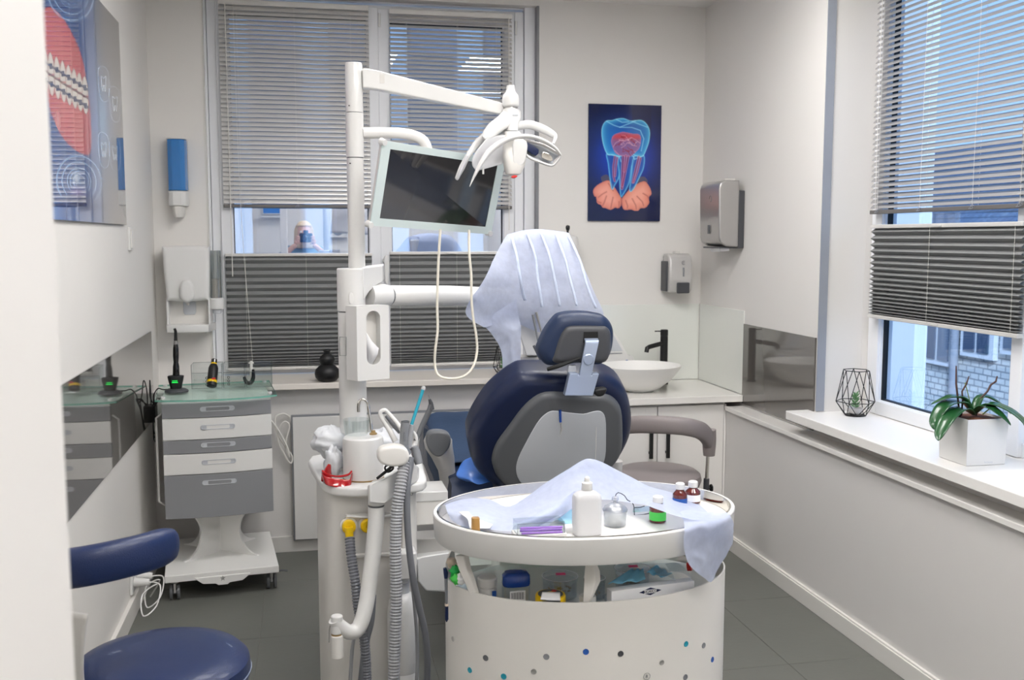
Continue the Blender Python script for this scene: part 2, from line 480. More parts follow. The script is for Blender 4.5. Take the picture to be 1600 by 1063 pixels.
def window(name, loc, rz, W, H, sashes, fw=0.05, strip=0.0, glass='winglass'):
    # local axes: x along the wall, y outwards, z up
    r = bpy.data.objects.new(name, None); COL.objects.link(r); r.location = loc; r.rotation_euler = (0, 0, rz); r['kind'] = 'structure'
    obj('window_frame', ring(B(), 0, W, 0, H, fw, 0.0, .07), 'frame', r, local=True, bevel=.003, smooth=False)
    for (x0, x1, z0, z1, hinge) in sashes:
        s = obj('sash', ring(ring(B(), x0, x1, z0, z1, .058, -.018, .05), x0 + .05, x1 - .05, z0 + .05, z1 - .05, .012, -.008, .05), 'frame', r, local=True, bevel=.003, smooth=False)
        obj('seal', ring(B(), x0 + .0615, x1 - .0615, z0 + .0615, z1 - .0615, .004, .006, .03), 'gblack', s, local=True, smooth=False)
        obj('pane', B().box(x0 + .06, x1 - .06, .018, .024, z0 + .06, z1 - .06), glass, s, local=True, smooth=False)
        if hinge:
            hx, hz = hinge
            h = B().cyl((hx, -.018, hz), (hx, -.06, hz), .009).lathe((hx, -.018, hz), [(.02, 0), (.019, -.006), (.016, -.009)], 16, (0, 1, 0))
            h.puff([(-.013, .02), (0, .026), (.013, .02), (.011, -.10), (0, -.125), (-.011, -.10)], frame((hx, -.058, hz), (1, 0, 0), (0, 0, 1)), 0, -.014, .005)
            obj('window_handle', h, 'white', s, local=True)
        hb = B()
        obj('hinge', B().cyl((x1 + .008, -.02, z1 - .10), (x1 + .008, -.02, z1 - .03), .007), 'white', s, local=True)
    return r

struct('trim_9', B().box(OX0, -.477, 5.40, 5.5, .85, OZ1).box(1.182, OX1, 5.40, 5.5, .85, OZ1).box(OX0, OX1, 5.43, 5.5, 2.827, OZ1), 'frame')
struct('trim_10', B().box(2.42, 2.53, 1.55, 4.0, 2.715, RZ1).box(2.44, 2.5, 1.55, 4.0, .79, .833), 'frame')
WZ = 0.876
window('window_1', (-.475, 5.42, WZ), 0, 1.655, 1.94, [(.045, .868, .03, 1.925, None), (.868, 1.60, .03, 1.915, (.895, .60))])
# right window: local x runs towards the viewer
window('window_2', (2.44, 4.0, .833), -PI / 2, 2.45, 1.88, [(.05, 1.0, .0, 1.85, None), (1.06, 2.40, .0, 1.85, (1.085, .66))], glass='winglassr')

# ---- venetian blinds
def slat_mesh(W, tilt, width=.025, th=.0007):
    b = B(); k = 5; R = []
    pr = []
    for i in range(k + 1):
        a = (i / k - .5); yy = a * width; zz = .0022 * (1 - (2 * a) ** 2)
        pr.append((yy, zz))
    loop = [(y, z + th / 2) for y, z in pr] + [(y, z - th / 2) for y, z in reversed(pr)]
    c, s = math.cos(tilt), math.sin(tilt)
    loop = [(y * c - z * s, y * s + z * c) for y, z in loop]
    return b.rings([[(x, y, z) for y, z in loop] for x in (0, W)])

def venetian(loc, rz, W, H, tilts, n, label, cords, rail_m='slatd', extra=(), sm='slat'):
    r = thing('venetian_blind', label, 'blind', loc, rz)
    obj('head_rail', B().box(0, W, -.014, .014, -.026, 0), 'rail', r, local=True, bevel=.002, smooth=False)
    obj('bottom_rail', B().box(0, W, -.012, .012, -H, -H + .017), rail_m, r, local=True, bevel=.003, smooth=False)
    zt, zb = -.040, -H + .032
    protos = {}
    for i in range(n):
        f = i / (n - 1)
        t = round(tilts[0] + (tilts[1] - tilts[0]) * f, 2)
        z = zt + (zb - zt) * f
        if t not in protos:
            o = obj('slat', slat_mesh(W, math.radians(t)), sm, r, local=True, sharp=1.2); o.location = (0, 0, z); protos[t] = o
        else:
            share(protos[t], r, (0, 0, z))
    for x in cords:
        for dy in (-.0125, .0125):
            obj('ladder_cord', B().tube([(x, dy, 0), (x, dy, -H + .01)], .0007, 5), 'cord', r, local=True)
        lp = [(x + .022 * math.sin(a * 2.1) * (1 - a / 14), -.016 - .003 * math.sin(a * 3), -H + .012 + .008 * math.cos(a * 1.7)) for a in range(13)]
        obj('slack_cord', B().tube(lp, .0006, 5, 3), 'cordg', r, local=True)
    for pts, rad in extra:
        obj('pull_cord', B().tube(pts, rad, 6, 3), 'cord', r, local=True)
    return r

venetian((-.412, 5.375, 2.80), 0, .755, 1.045, (62, 62), 43, 'closed pale grey slatted blind on the left leaf of the back window', [.09, .375, .66],
         extra=[([(.035, -.02, -.02), (.036, -.022, -.7), (.036, -.022, -1.4)], .0022), ([(.075, -.022, -.02), (.085, -.03, -1.0), (.12, -.03, -1.75), (.125, -.03, -1.84)], .0012)])
venetian((.450, 5.375, 2.79), 0, .655, 1.035, (44, 44), 43, 'half open grey slatted blind on the right leaf of the back window', [.09, .36, .57],
         extra=[([(.635, -.02, -.02), (.636, -.022, -.5), (.636, -.022, -1.15)], .0022)])
venetian((2.395, 3.93, 2.70), -PI / 2, .97, 1.0, (46, 46), 42, 'grey slatted blind in the right wall window, above the orchid', [.06, .36, .68, .93], sm='slatg',
         extra=[([(.055, -.02, -.02), (.055, -.022, -.5), (.06, -.022, -.98)], .0012), ([(.02, -.03, -.95), (.015, -.035, -1.4), (.01, -.03, -1.85)], .0008)])
venetian((2.395, 2.92, 2.70), -PI / 2, 1.28, 1.0, (46, 46), 42, 'grey slatted blind beyond the right edge of the view, over the near window leaf', [.1, .64, 1.2], sm='slatg')

# ---- pleated blinds
def pleated(loc, rz, W, H, p0, p1, label, cords, depth=.011):
    r = thing('pleated_blind', label, 'blind', loc, rz)
    obj('top_rail', B().box(-.002, W + .002, -.013, .013, -.016, 0), 'rail', r, local=True, bevel=.003, smooth=False)
    obj('bottom_rail', B().box(-.002, W + .002, -.013, .013, -H, -H + .016), 'rail', r, local=True, bevel=.003, smooth=False)
    z = -.016; rows = []; end = -H + .016; L = z - end
    n = int(round(2 * L / (p0 + p1))); zs = [z]
    ps = [p0 + (p1 - p0) * ((i / (n - 1)) ** 1.3) for i in range(n)]
    k = L / sum(ps)
    for p in ps:
        rows.append((z, depth)); rows.append((z - p * k * .5, -depth)); z -= p * k
    rows.append((end, depth))
    b = B().grid([[(x, y, zz) for x in (0, W * .25, W * .5, W * .75, W)] for zz, y in rows])
    obj('pleated_fabric', b, 'pleat', r, local=True, smooth=False, solid=.0006)
    for x in cords:
        obj('cord', B().tube([(x, -.014, -.01), (x, -.014, -H + .01)], .0007, 5), 'cord', r, local=True)
    obj('rail_grip', B().box(W * .5 - .03, W * .5 + .03, -.02, -.012, -.014, -.004).box(W * .5 - .03, W * .5 + .03, -.02, -.012, -H + .004, -H + .012), 'rail', r, local=True, bevel=.002)
    return r
pleated((-.412, 5.385, 1.518), 0, .755, .615, .040, .010, 'dark grey pleated shade in the left leaf of the back window', [.10, .41, .70])
pleated((.440, 5.385, 1.525), 0, .665, .622, .040, .010, 'dark grey pleated shade in the right leaf of the back window, behind the hanging cable', [.05, .36, .62])
pleated((2.395, 3.915, 1.655), -PI / 2, .93, .40, .030, .011, 'dark grey pleated shade in the right wall window, behind the orchid', [.42, .9])
pleated((2.395, 2.90, 1.655), -PI / 2, 1.25, .40, .030, .011, 'dark grey pleated shade beyond the right edge of the view', [.4, .9])

# ------------------------------------------------------------------ ceiling lights
for i, (x, y) in enumerate(PANELS):
    t = thing('ceiling_light', ['square ceiling light panel nearest the back window, left', 'square ceiling light panel nearest the back window, right', 'square ceiling light panel mid room, left', 'square ceiling light panel mid room, right', 'square ceiling light panel nearest the photographer, left', 'square ceiling light panel nearest the photographer, right'][i], 'light', (x, y, CEIL), group='ceiling light panels')
    obj('light_frame', B().box(-.31, .31, -.31, -.295, -.012, 0).box(-.31, .31, .295, .31, -.012, 0).box(-.31, -.295, -.295, .295, -.012, 0).box(.295, .31, -.295, .295, -.012, 0), 'white', t, local=True, smooth=False, bevel=.002)
    obj('diffuser', B().box(-.295, .295, -.295, .295, -.008, -.001), 'panelglow', t, local=True, smooth=False)

# ------------------------------------------------------------------ outdoors
def brickmat(name, c1, c2, mort, sc):
    m = bpy.data.materials.new(name); m.use_nodes = True
    n = m.node_tree.nodes; l = m.node_tree.links; b = n['Principled BSDF']; b.inputs['Roughness'].default_value = .8
    tcn = n.new('ShaderNodeTexCoord'); mp = n.new('ShaderNodeMapping'); mp.inputs['Rotation'].default_value = (PI / 2, 0, PI / 2)
    s = n.new('ShaderNodeSeparateXYZ'); cb = n.new('ShaderNodeCombineXYZ')
    l.new(tcn.outputs['Object'], s.inputs[0]); l.new(s.outputs['Y'], cb.inputs[0]); l.new(s.outputs['Z'], cb.inputs[1])
    k = n.new('ShaderNodeTexBrick'); k.inputs['Scale'].default_value = sc
    k.inputs['Color1'].default_value = lin(c1) + (1,); k.inputs['Color2'].default_value = lin(c2) + (1,); k.inputs['Mortar'].default_value = lin(mort) + (1,)
    k.inputs['Mortar Size'].default_value = .03
    l.new(cb.outputs[0], k.inputs['Vector']); l.new(k.outputs[0], b.inputs['Base Color'])
    return m
MT['pbrick'] = brickmat('painted_brick', (225, 226, 222), (206, 210, 210), (140, 148, 154), 3.2)
MT['roof'] = brickmat('roof_tiles', (96, 104, 120), (80, 90, 108), (40, 48, 62), 4.0)
MT['render'] = mat('pale_render', (225, 226, 226), .8, var=.03)
MT['pav'] = mat('street_asphalt', (90, 92, 96), .9)
MT['facade'] = mat('blue_grey_facade', (128, 146, 172), .6, var=.05)
MT['facadeL'] = mat('light_facade_fin', (225, 232, 240), .6)
MT['glassd'] = mat('dark_window_glass', (66, 84, 108), .1, coat=1)
tag(obj('street_ground', B().box(-40, 60, -40, 70, -3.3, -3.11), 'pav', smooth=False), 'grey street surface below the windows', 'street', kind='stuff')
# white brick house opposite the right window
t = thing('brick_house', 'white brick neighbouring house with tiled roof outside the right wall window', 'building', (8, 9, -3.1))
obj('house_wall', B().box(8.0, 12, 2.0, 19.0, -3.1, 1.75), 'pbrick', t, smooth=False)
r = B(); r.rings([[(7.6, 1.5, 1.70), (10.0, 1.5, 3.0), (12.4, 1.5, 1.70), (12.4, 1.5, 1.60), (7.6, 1.5, 1.60)], [(7.6, 19.5, 1.70), (10, 19.5, 3.0), (12.4, 19.5, 1.7), (12.4, 19.5, 1.60), (7.6, 19.5, 1.60)]])
obj('house_roof', r, 'roof', t, smooth=False)
for y0, y1, zb in ((9.25, 10.2, .25), (10.31, 10.92, .15), (11.06, 11.7, -.03), (7.2, 8.4, .2)):
    wf = obj('house_window', B().box(7.93, 8.02, y0, y1, zb, 1.35), 'frame', t, smooth=False)
    obj('house_pane', B().box(7.91, 7.93, y0 + .08, (y0 + y1) / 2 - .03, zb + .07, 1.27).box(7.91, 7.93, (y0 + y1) / 2 + .03, y1 - .08, zb + .07, 1.27), 'glassd', wf, smooth=False)
obj('downpipe', B().cyl((7.9, 10.99, -3.1), (7.9, 10.99, 1.6), .05), 'cordg', t)
tag(obj('rendered_wall', B().box(5.0, 5.12, 7.49, 12.5, -3.1, 6.0), 'render', smooth=False), 'pale rendered house end close outside the right window', 'building')
# office block behind the back window
t = thing('office_block', 'blue grey office block with pale vertical fins outside the back window', 'building', (0, 20, -3.1))
obj('facade_wall', B().box(-8, 7, 20, 24, -3.1, 9.0), 'facade', t, smooth=False)
for i in range(10):
    obj('facade_fin', B().box(-7.5 + i * 1.5, -7.0 + i * 1.5, 19.85, 20.0, -3.0, 9.0), 'facadeL', t, smooth=False)
for k in range(4):
    for i in range(10):
        if i % 1 == 0: obj('facade_window', B().box(-6.9 + i * 1.5, -6.1 + i * 1.5, 19.93, 20.0, -2.0 + k * 2.8, -.4 + k * 2.8), 'glassd', t, smooth=False)

# ------------------------------------------------------------------ painted prints (colour per point on a fine grid)
def seg_d(x, y, pts, closed=False):
    d = np.full(x.shape, 1e9)
    P = list(pts) + ([pts[0]] if closed else [])
    for (x0, y0), (x1, y1) in zip(P[:-1], P[1:]):
        dx, dy = x1 - x0, y1 - y0; L = dx * dx + dy * dy + 1e-12
        t = np.clip(((x - x0) * dx + (y - y0) * dy) / L, 0, 1)
        d = np.minimum(d, np.hypot(x - x0 - t * dx, y - y0 - t * dy))
    return d
def inside(x, y, P):
    r = np.zeros(x.shape, bool); n = len(P)
    for i in range(n):
        x0, y0 = P[i - 1]; x1, y1 = P[i]
        if y0 == y1: continue
        c = ((y0 > y) != (y1 > y)) & (x < (x1 - x0) * (y - y0) / (y1 - y0) + x0)
        r ^= c
    return r
def mixc(c, col, a):
    a = np.clip(a, 0, 1)[..., None]; return c * (1 - a) + np.array(col, float) * a
def printed(name, C, pos, parent, rough=.05, coat=1.0):
    # C: (rows, cols, 3) sRGB 0..255 ; pos(u, v) gives the point
    h, w_, _ = C.shape
    b = B().grid([[pos(j / (w_ - 1), i / (h - 1)) for j in range(w_)] for i in range(h)])
    m = bpy.data.materials.new(name + '_ink'); m.use_nodes = True
    n = m.node_tree.nodes; p = n['Principled BSDF']; p.inputs['Roughness'].default_value = rough; p.inputs['Coat Weight'].default_value = coat; p.inputs['Coat Roughness'].default_value = .02
    a = n.new('ShaderNodeVertexColor'); a.layer_name = 'ink'; m.node_tree.links.new(a.outputs[0], p.inputs['Base Color'])
    o = obj(name, b, m, parent, smooth=False)
    ca = o.data.color_attributes.new('ink', 'FLOAT_COLOR', 'POINT')
    X = C / 255.0; X = np.where(X <= .04045, X / 12.92, ((X + .055) / 1.055) ** 2.4)
    ca.data.foreach_set('color', np.concatenate([X, np.ones((h, w_, 1))], 2).astype(np.float32).ravel())
    return o
def crp(pts, k=4, closed=True):
    return crom2(pts, k) if closed else [(p.x, p.y) for p in crom([Vector((a, b_, 0)) for a, b_ in pts], [0] * len(pts), k)[0]]

# tooth picture on the back wall
def tooth_art():
    h, w_ = 300, 188
    y, x = np.mgrid[0:h, 0:w_]; x = x / (w_ - 1) * 600 + 45; y = y / (h - 1) * 955 + 55
    c = np.zeros((h, w_, 3)) + np.array([10, 22, 66.])
    c = mixc(c, (6, 62, 196), 1.3 * np.exp(-(((x - 345) / 250) ** 2 + ((y - 480) / 260) ** 2)))
    c = mixc(c, (16, 20, 60), .5 * ((x > 400) & (x < 560)) * (y < 330))
    W_ = crp([(150, 650), (200, 630), (230, 690), (170, 700)]); c = mixc(c, (92, 80, 92), inside(x, y, W_) * .8)
    W_ = crp([(455, 660), (500, 640), (535, 670), (525, 710), (460, 700)]); c = mixc(c, (92, 80, 92), inside(x, y, W_) * .8)
    hands = [crp([(85, 760), (120, 715), (200, 675), (240, 700), (300, 790), (322, 830), (312, 890), (290, 905), (270, 900), (230, 918), (190, 905), (165, 900), (150, 880), (118, 862), (110, 815), (95, 805)]),
             crp([(322, 830), (345, 795), (400, 735), (500, 678), (548, 715), (572, 780), (550, 812), (552, 860), (520, 900), (480, 905), (460, 925), (430, 925), (400, 915), (345, 918), (325, 880)])]
    for H in hands:
        i = inside(x, y, H); d = seg_d(x, y, H, True)
        c = mixc(c, (232, 142, 122), i * 1.0); c = mixc(c, (250, 178, 158), i * np.clip(d / 60, 0, 1) * .7); c = mixc(c, (170, 84, 78), i * np.exp(-d / 7) * .6)
    for L in [[(250, 815), (240, 860), (232, 905)], [(195, 805), (180, 850), (165, 885)], [(130, 815), (160, 790), (195, 770)], [(300, 850), (300, 900)], [(355, 840), (372, 885), (370, 900)], [(410, 825), (440, 880), (445, 910)], [(450, 805), (495, 850), (505, 880)], [(500, 780), (535, 800), (548, 820)], [(318, 830), (322, 880)], [(210, 700), (250, 760)], [(120, 850), (150, 860)]]:
        d = seg_d(x, y, L); c = mixc(c, (186, 100, 90), np.exp(-(d / 5.5) ** 2) * .7)
    roots = [crp([(198, 455), (208, 540), (228, 690), (243, 748), (262, 715), (298, 640), (312, 500)]), crp([(296, 480), (300, 620), (312, 792), (332, 792), (382, 690), (402, 560), (425, 480)]), crp([(420, 480), (402, 620), (388, 756), (420, 740), (470, 640), (502, 560), (500, 465)])]
    for R_ in roots:
        i = inside(x, y, R_); d = seg_d(x, y, R_, True)
        c = mixc(c, (24, 82, 178), i * .75); c = mixc(c, (120, 214, 246), np.exp(-(d / 5) ** 2) * .85); c = mixc(c, (80, 170, 230), i * np.exp(-d / 14) * .5)
    crown = crp([(152, 300), (158, 235), (188, 192), (235, 186), (280, 172), (330, 168), (385, 186), (425, 182), (480, 180), (520, 208), (547, 262), (545, 340), (522, 415), (490, 475), (430, 470), (410, 462), (330, 470), (290, 480), (240, 466), (200, 462), (168, 390)])
    i = inside(x, y, crown); d = seg_d(x, y, crown, True)
    c = mixc(c, (22, 118, 205), i * .85); c = mixc(c, (104, 214, 244), i * np.exp(-d / 26) * .85); c = mixc(c, (150, 230, 250), np.exp(-(d / 4) ** 2) * .8)
    c = mixc(c, (14, 76, 170), i * np.exp(-(((x - 345) / 110) ** 2 + ((y - 235) / 40) ** 2)) * .7)
    for L in [[(190, 195), (250, 225), (300, 240), (360, 215), (430, 185)], [(270, 178), (320, 200), (372, 195)], [(400, 190), (470, 215), (530, 235)], [(300, 240), (400, 240), (470, 262), (500, 330), (480, 430)], [(200, 462), (300, 478), (312, 520)], [(412, 470), (424, 500), (500, 468)]]:
        d = seg_d(x, y, L); c = mixc(c, (150, 226, 250), np.exp(-(d / 4.5) ** 2) * .8)
    pulp = crp([(230, 352), (250, 305), (310, 280), (345, 278), (400, 288), (462, 296), (478, 345), (462, 410), (420, 455), (380, 480), (322, 475), (268, 455), (240, 400)])
    i = inside(x, y, pulp); d = seg_d(x, y, pulp, True)
    c = mixc(c, (150, 96, 150), i * .9); c = mixc(c, (206, 70, 84), i * np.exp(-((y - 312) / 30.) ** 2)); c = mixc(c, (190, 150, 210), i * np.exp(-d / 8) * .6)
    rnd = random.Random(3)
    for k in range(26):
        px_, py_ = rnd.uniform(260, 440), rnd.uniform(300, 440); L = [(px_, py_)]
        for s_ in range(3): px_ += rnd.uniform(-45, 45); py_ += rnd.uniform(-22, 34); L.append((px_, py_))
        d = seg_d(x, y, L); c = mixc(c, (234, 176, 196) if k % 2 else (150, 40, 60), i * np.exp(-(d / 2.6) ** 2) * .75)
    for L, s_ in [([(262, 480), (250, 560), (252, 640), (262, 680)], 7), ([(282, 490), (272, 560), (266, 640)], 6), ([(330, 480), (326, 620), (322, 740)], 10), ([(372, 480), (350, 600), (326, 720)], 9), ([(352, 470), (340, 600)], 7), ([(460, 480), (436, 580), (412, 690)], 8), ([(476, 490), (452, 600), (420, 690)], 6)]:
        d = seg_d(x, y, L); c = mixc(c, (168, 60, 96), np.exp(-(d / s_) ** 2) * .8); c = mixc(c, (226, 170, 206), np.exp(-((d - s_) / 3.) ** 2) * .6)
    return c

t = thing('tooth_picture', 'blue glass picture of a see-through tooth held in two hands, on the back wall', 'picture', (1.736, 5.345, 1.69))
obj('glass_board', B().box(1.527, 1.945, 5.338, 5.35, 1.692, 2.328), 'navyedge', t, smooth=False)
printed('print', tooth_art(), lambda u, v: (1.527 + .418 * u, 5.3375, 2.328 - .636 * v), t, .12, .25)

# braces picture on the left wall: y runs 3.0..4.5 (u), z from 2.49 down to 1.655 (v)
def braces_art():
    # the artwork is foreshortened in the photo; x, y are its layout coordinates
    h, w_ = 300, 460
    v, u = np.mgrid[0:h, 0:w_]; Y = 3.0 + 1.5 * u / (w_ - 1); Z = 2.49 - .835 * v / (h - 1)
    x = 478 - 1302 / Y; y = 371 - (Z - 1.6) * (478 - x) / .787
    c = np.zeros((h, w_, 3)) + np.array([44, 84, 150.])
    k = 1 / (1 + np.exp(-(x - 156) / 3.5)); c = mixc(c, (112, 110, 112), k)
    c = mixc(c, (90, 130, 205), .7 * np.exp(-(((x - 160) / 16) ** 2 + ((y - 190) / 60) ** 2)))
    c = mixc(c, (120, 200, 240), .6 * np.exp(-(((x - 158) / 6) ** 2 + ((y - 190) / 40) ** 2)))
    jaw = crp([(72, 40), (82, 25), (98, 32), (116, 60), (130, 96), (137, 140), (140, 190), (138, 238), (126, 243), (108, 232), (92, 212), (80, 180), (74, 140), (70, 90)])
    i = inside(x, y, jaw); d = seg_d(x, y, jaw, True)
    c = mixc(c, (205, 84, 96), i); c = mixc(c, (232, 128, 128), i * np.clip(d / 18, 0, 1) * .5)
    c = mixc(c, (240, 190, 185), i * .6 * np.exp(-(((x - 90) / 5) ** 2 + ((y - 195) / 18) ** 2)))
    for q in range(8):
        xc = 74 + q * 9.2 * (1 - q * .012); mid = 120 + (xc - 75) * .62
        for (a, b_) in ((mid - 1, -34 + q * .6), (mid + 1, 32 - q * .8)):
            T = [(xc - 4.5, a), (xc - 4.5, a + b_ * .55), (xc - 2.4, a + b_ * .86), (xc, a + b_), (xc + 2.4, a + b_ * .86), (xc + 4.5, a + b_ * .55), (xc + 4.5, a)]
            ii = inside(x, y, T); dd = seg_d(x, y, T, True)
            c = mixc(c, (240, 232, 222), ii * 1.0); c = mixc(c, (170, 150, 146), ii * np.exp(-dd / .9) * .7)
        for zz in (mid - 13, mid + 14):
            c = mixc(c, (66, 72, 110), (abs(x - xc) < 2.3) & (abs(y - zz) < 4.2))
    for off in (-13, 14):
        d = seg_d(x, y, [(70, 117 + off), (140, 160 + off)]); c = mixc(c, (70, 74, 104), np.exp(-(d / 1.3) ** 2))
    d = seg_d(x, y, [(72, 118), (105, 140), (138, 159)]); c = mixc(c, (60, 40, 50), np.exp(-(d / 1.2) ** 2) * .7)
    for cy, cz, f in ((118, 285, 1), (118, 4, .9)):
        for ra in (9, 14, 18, 26, 34):
            r = np.hypot((x - cy) / ra, (y - cz) / (ra * 1.15)); c = mixc(c, (190, 214, 246), .75 * f * np.exp(-((r - 1) / .05) ** 2))
    c = mixc(c, (230, 240, 255), .8 * np.exp(-(((x - 114) / 7) ** 2 + ((y - 280) / 12) ** 2)))
    c = mixc(c, (170, 90, 190), .5 * np.exp(-(((x - 115) / 10) ** 2 + ((y - 302) / 8) ** 2)))
    c = mixc(c, (26, 34, 88), .7 * np.exp(-(((x - 120) / 36) ** 2 + ((y - 318) / 12) ** 2)))
    for cy, cz in ((162, 135), (178, 165), (175, 240), (158, 235)):
        rr = [(cy - 7, cz - 22), (cy + 7, cz - 18), (cy + 6, cz + 24), (cy - 6, cz + 22)]
        d = seg_d(x, y, crp(rr, 5), True); c = mixc(c, (200, 220, 250), .75 * np.exp(-(d / .8) ** 2))
        tt = crp([(cy - 3.5, cz - 10), (cy, cz - 7), (cy + 3.5, cz - 10), (cy + 3, cz + 2), (cy + 1.6, cz + 12), (cy, cz + 3), (cy - 1.6, cz + 12), (cy - 3, cz + 2)], 4)
        d = seg_d(x, y, tt, True); c = mixc(c, (226, 238, 255), .9 * np.exp(-(d / .8) ** 2))
    for q in range(14):
        zz = 110 + q * 13; L = [(150 + 2 * math.sin(q * 2), zz), (157 + 2 * math.cos(q * 3), zz + 6)]
        d = seg_d(x, y, L); c = mixc(c, (170, 205, 245), .6 * np.exp(-(d / .9) ** 2))
    return c
t = thing('braces_picture', 'long glass picture of teeth with braces on blue, on the left wall', 'picture', (LX, 3.75, 1.655))
obj('glass_board', B().box(LX, LX + .012, 3.0, 4.5, 1.655, 2.49), 'dgrey', t, smooth=False)
printed('print', braces_art(), lambda u, v: (LX + .0125, 3.0 + 1.5 * u, 2.49 - .835 * v), t, .03)

# ------------------------------------------------------------------ glass wall bands
tag(obj('glass_band', B().box(LX + .0002, LX + .008, 1.4, 5.098, .712, 1.146), 'greyglass', smooth=False, bevel=.001), 'grey glossy glass band along the left wall, mirroring the drawer trolley', 'wall panel')
tag(obj('tinted_mirror', B().box(RX - .008, RX, 4.012, 4.752, .745, 1.160), 'greyglass', smooth=False, bevel=.001), 'grey glossy glass panel on the right wall, mirroring the basin', 'wall panel')
tag(obj('splashback_panel', B().box(1.2, RX - .009, BY - .008, BY, .792, 1.225), 'splash', smooth=False, bevel=.001), 'white glass splashback behind the basin on the back wall', 'wall panel')
tag(obj('splashback_panel', B().box(RX - .007, RX, 4.754, BY - .009, .792, 1.225), 'splash', smooth=False, bevel=.001), 'white glass splashback on the right wall beside the grey glass panel', 'wall panel')

# ------------------------------------------------------------------ glass heater panel below the back window
t = thing('radiator', 'white glass heater panel with grey edge below the back window', 'heater', (.58, 5.07, .065))
obj('panel_frame', B().box(-.092, 1.24, 5.060, 5.075, .065, .712), 'mgrey', t, smooth=False, bevel=.001)
obj('glass_front', B().box(-.084, 1.232, 5.052, 5.0605, .071, .702), 'heater', t, smooth=False, bevel=.001)
obj('wall_bracket', B().box(.1, .16, 5.075, 5.098, .2, .6).box(1.0, 1.06, 5.075, 5.098, .2, .6), 'offwhite', t, smooth=False)
tag(obj('heater_cable', B().tube([(-.10, 5.09, .70), (-.13, 5.07, .72), (-.17, 5.06, .70), (-.16, 5.06, .62), (-.12, 5.055, .55), (-.09, 5.055, .50), (-.10, 5.05, .47), (-.13, 5.05, .52), (-.16, 5.05, .60), (-.13, 5.045, .68), (-.10, 5.045, .66), (-.12, 5.04, .58), (-.105, 5.04, .50), (-.115, 5.035, .56), (-.165, 5.04, .66), (-.20, 5.05, .69), (-.21, 5.07, .6), (-.21, 5.09, .3)], .004, 8, 5), 'cord'), 'looped white cable hanging left of the heater panel', 'cable')

# ------------------------------------------------------------------ counter, basin
t = thing('base_cabinet', 'white base cabinet with two black bar handles under the basin', 'cabinet', (1.7, 4.77, 0))
obj('carcass', B().box(1.36, 2.114, 4.785, 5.34, .08, .748), 'lacquer', t, smooth=False, bevel=.001)
for x0, x1, hx in ((1.362, 1.738, 1.700), (1.742, 2.100, 1.790)):
    d = obj('door', B().box(x0, x1, 4.765, 4.785, .085, .742), 'lacquer', t, smooth=False, bevel=.0015)
    obj('door_handle', B().box(hx - .009, hx + .009, 4.735, 4.747, .478, .690).box(hx - .006, hx + .006, 4.745, 4.768, .50, .512).box(hx - .006, hx + .006, 4.745, 4.768, .655, .667), 'black', d, smooth=False, bevel=.001)
obj('plinth', B().box(1.362, 2.114, 4.81, 4.84, 0, .08), 'mgrey', t, smooth=False)
obj('end_strip', B().box(2.102, 2.114, 4.765, 4.785, .085, .742), 'lacquer', t, smooth=False)
tag(obj('worktop', B().box(1.34, RX - .009, 4.735, BY - .009, .757, .791), 'stone', smooth=False, bevel=.002), 'pale veined stone worktop carrying the white basin', 'worktop')
BC = (1.715, 4.985, .7915)
prof = [(.055, 0), (.075, 0), (.085, .006), (.115, .02), (.165, .06), (.205, .105), (.222, .132), (.224, .138), (.219, .1385), (.200, .110), (.158, .065), (.11, .03), (.05, .018), (.02, .017)]
t = thing('basin', 'round white ceramic vessel basin on the worktop', 'basin', tuple(BC))
obj('bowl', B().lathe(BC, prof, 48, sx=1.0, sy=.88), 'dr_white', t)
obj('drain', B().lathe((BC[0], BC[1], BC[2] + .017), [(.02, 0), (.02, .003), (.008, .004)], 20), 'chrome', t)
t = thing('basin_tap', 'tall matt black mixer tap behind the basin', 'tap', (1.925, 5.20, .791))
x, y = 1.930, 5.20
obj('tap_body', B().lathe((x, y, .791), [(.026, 0), (.026, .006), (.021, .007), (.021, .265), (.020, .266), (.020, .270), (.0215, .271), (.0215, .30), (.018, .303)], 28), 'black', t)
obj('spout', B().tube([(x - .015, y - .005, 1.018), (x - .06, y - .03, 1.012), (x - .105, y - .055, 1.006), (x - .12, y - .063, 1.0), (x - .125, y - .066, .978)], [.0125, .0125, .0125, .0125, .012], 14), 'black', t)
obj('lever', B().box(x - .055, x - .01, y - .006, y + .006, 1.083, 1.089), 'black', t, bevel=.002)

# white apparatus on the worktop behind the chair headrest
t = thing('sealing_machine', 'white machine with sloping grey front standing behind the basin', 'appliance', (1.62, 5.28, .791))
fm = frame((0, 5.34, 0), (1, 0, 0), (0, 0, 1))
obj('housing', B().puff([(1.47, .793), (1.47, 1.0), (1.49, 1.12), (1.56, 1.145), (1.62, 1.12), (1.69, 1.03), (1.735, .955), (1.765, .945), (1.775, .915), (1.77, .88), (1.75, .793)], fm, .01, .10, .012, smooth=3), 'white', t)
obj('grey_cover', B().puff([(1.60, 1.085), (1.645, 1.075), (1.705, .975), (1.64, .975)], fm, .098, .102, .002, smooth=1), 'lgrey', t)
obj('front_slot', B().box(1.63, 1.70, 5.236, 5.24, .962, .966), 'mgrey', t)
obj('round_badge', B().lathe((1.728, 5.241, .915), [(.011, 0), (.011, .003), (.008, .003), (.008, .002)], 20, (0, -1, 0)), 'blueprint', t)
t = thing('water_distiller', 'white upright canister with black knob behind the draped stand', 'appliance', (1.38, 5.12, .791))
obj('canister', B().lathe(((1.371, 5.250, 1.571)[0], 5.25, .791), [(.075, 0), (.078, .01), (.078, .79), (.07, .815), (.03, .825)], 32), 'white', t)
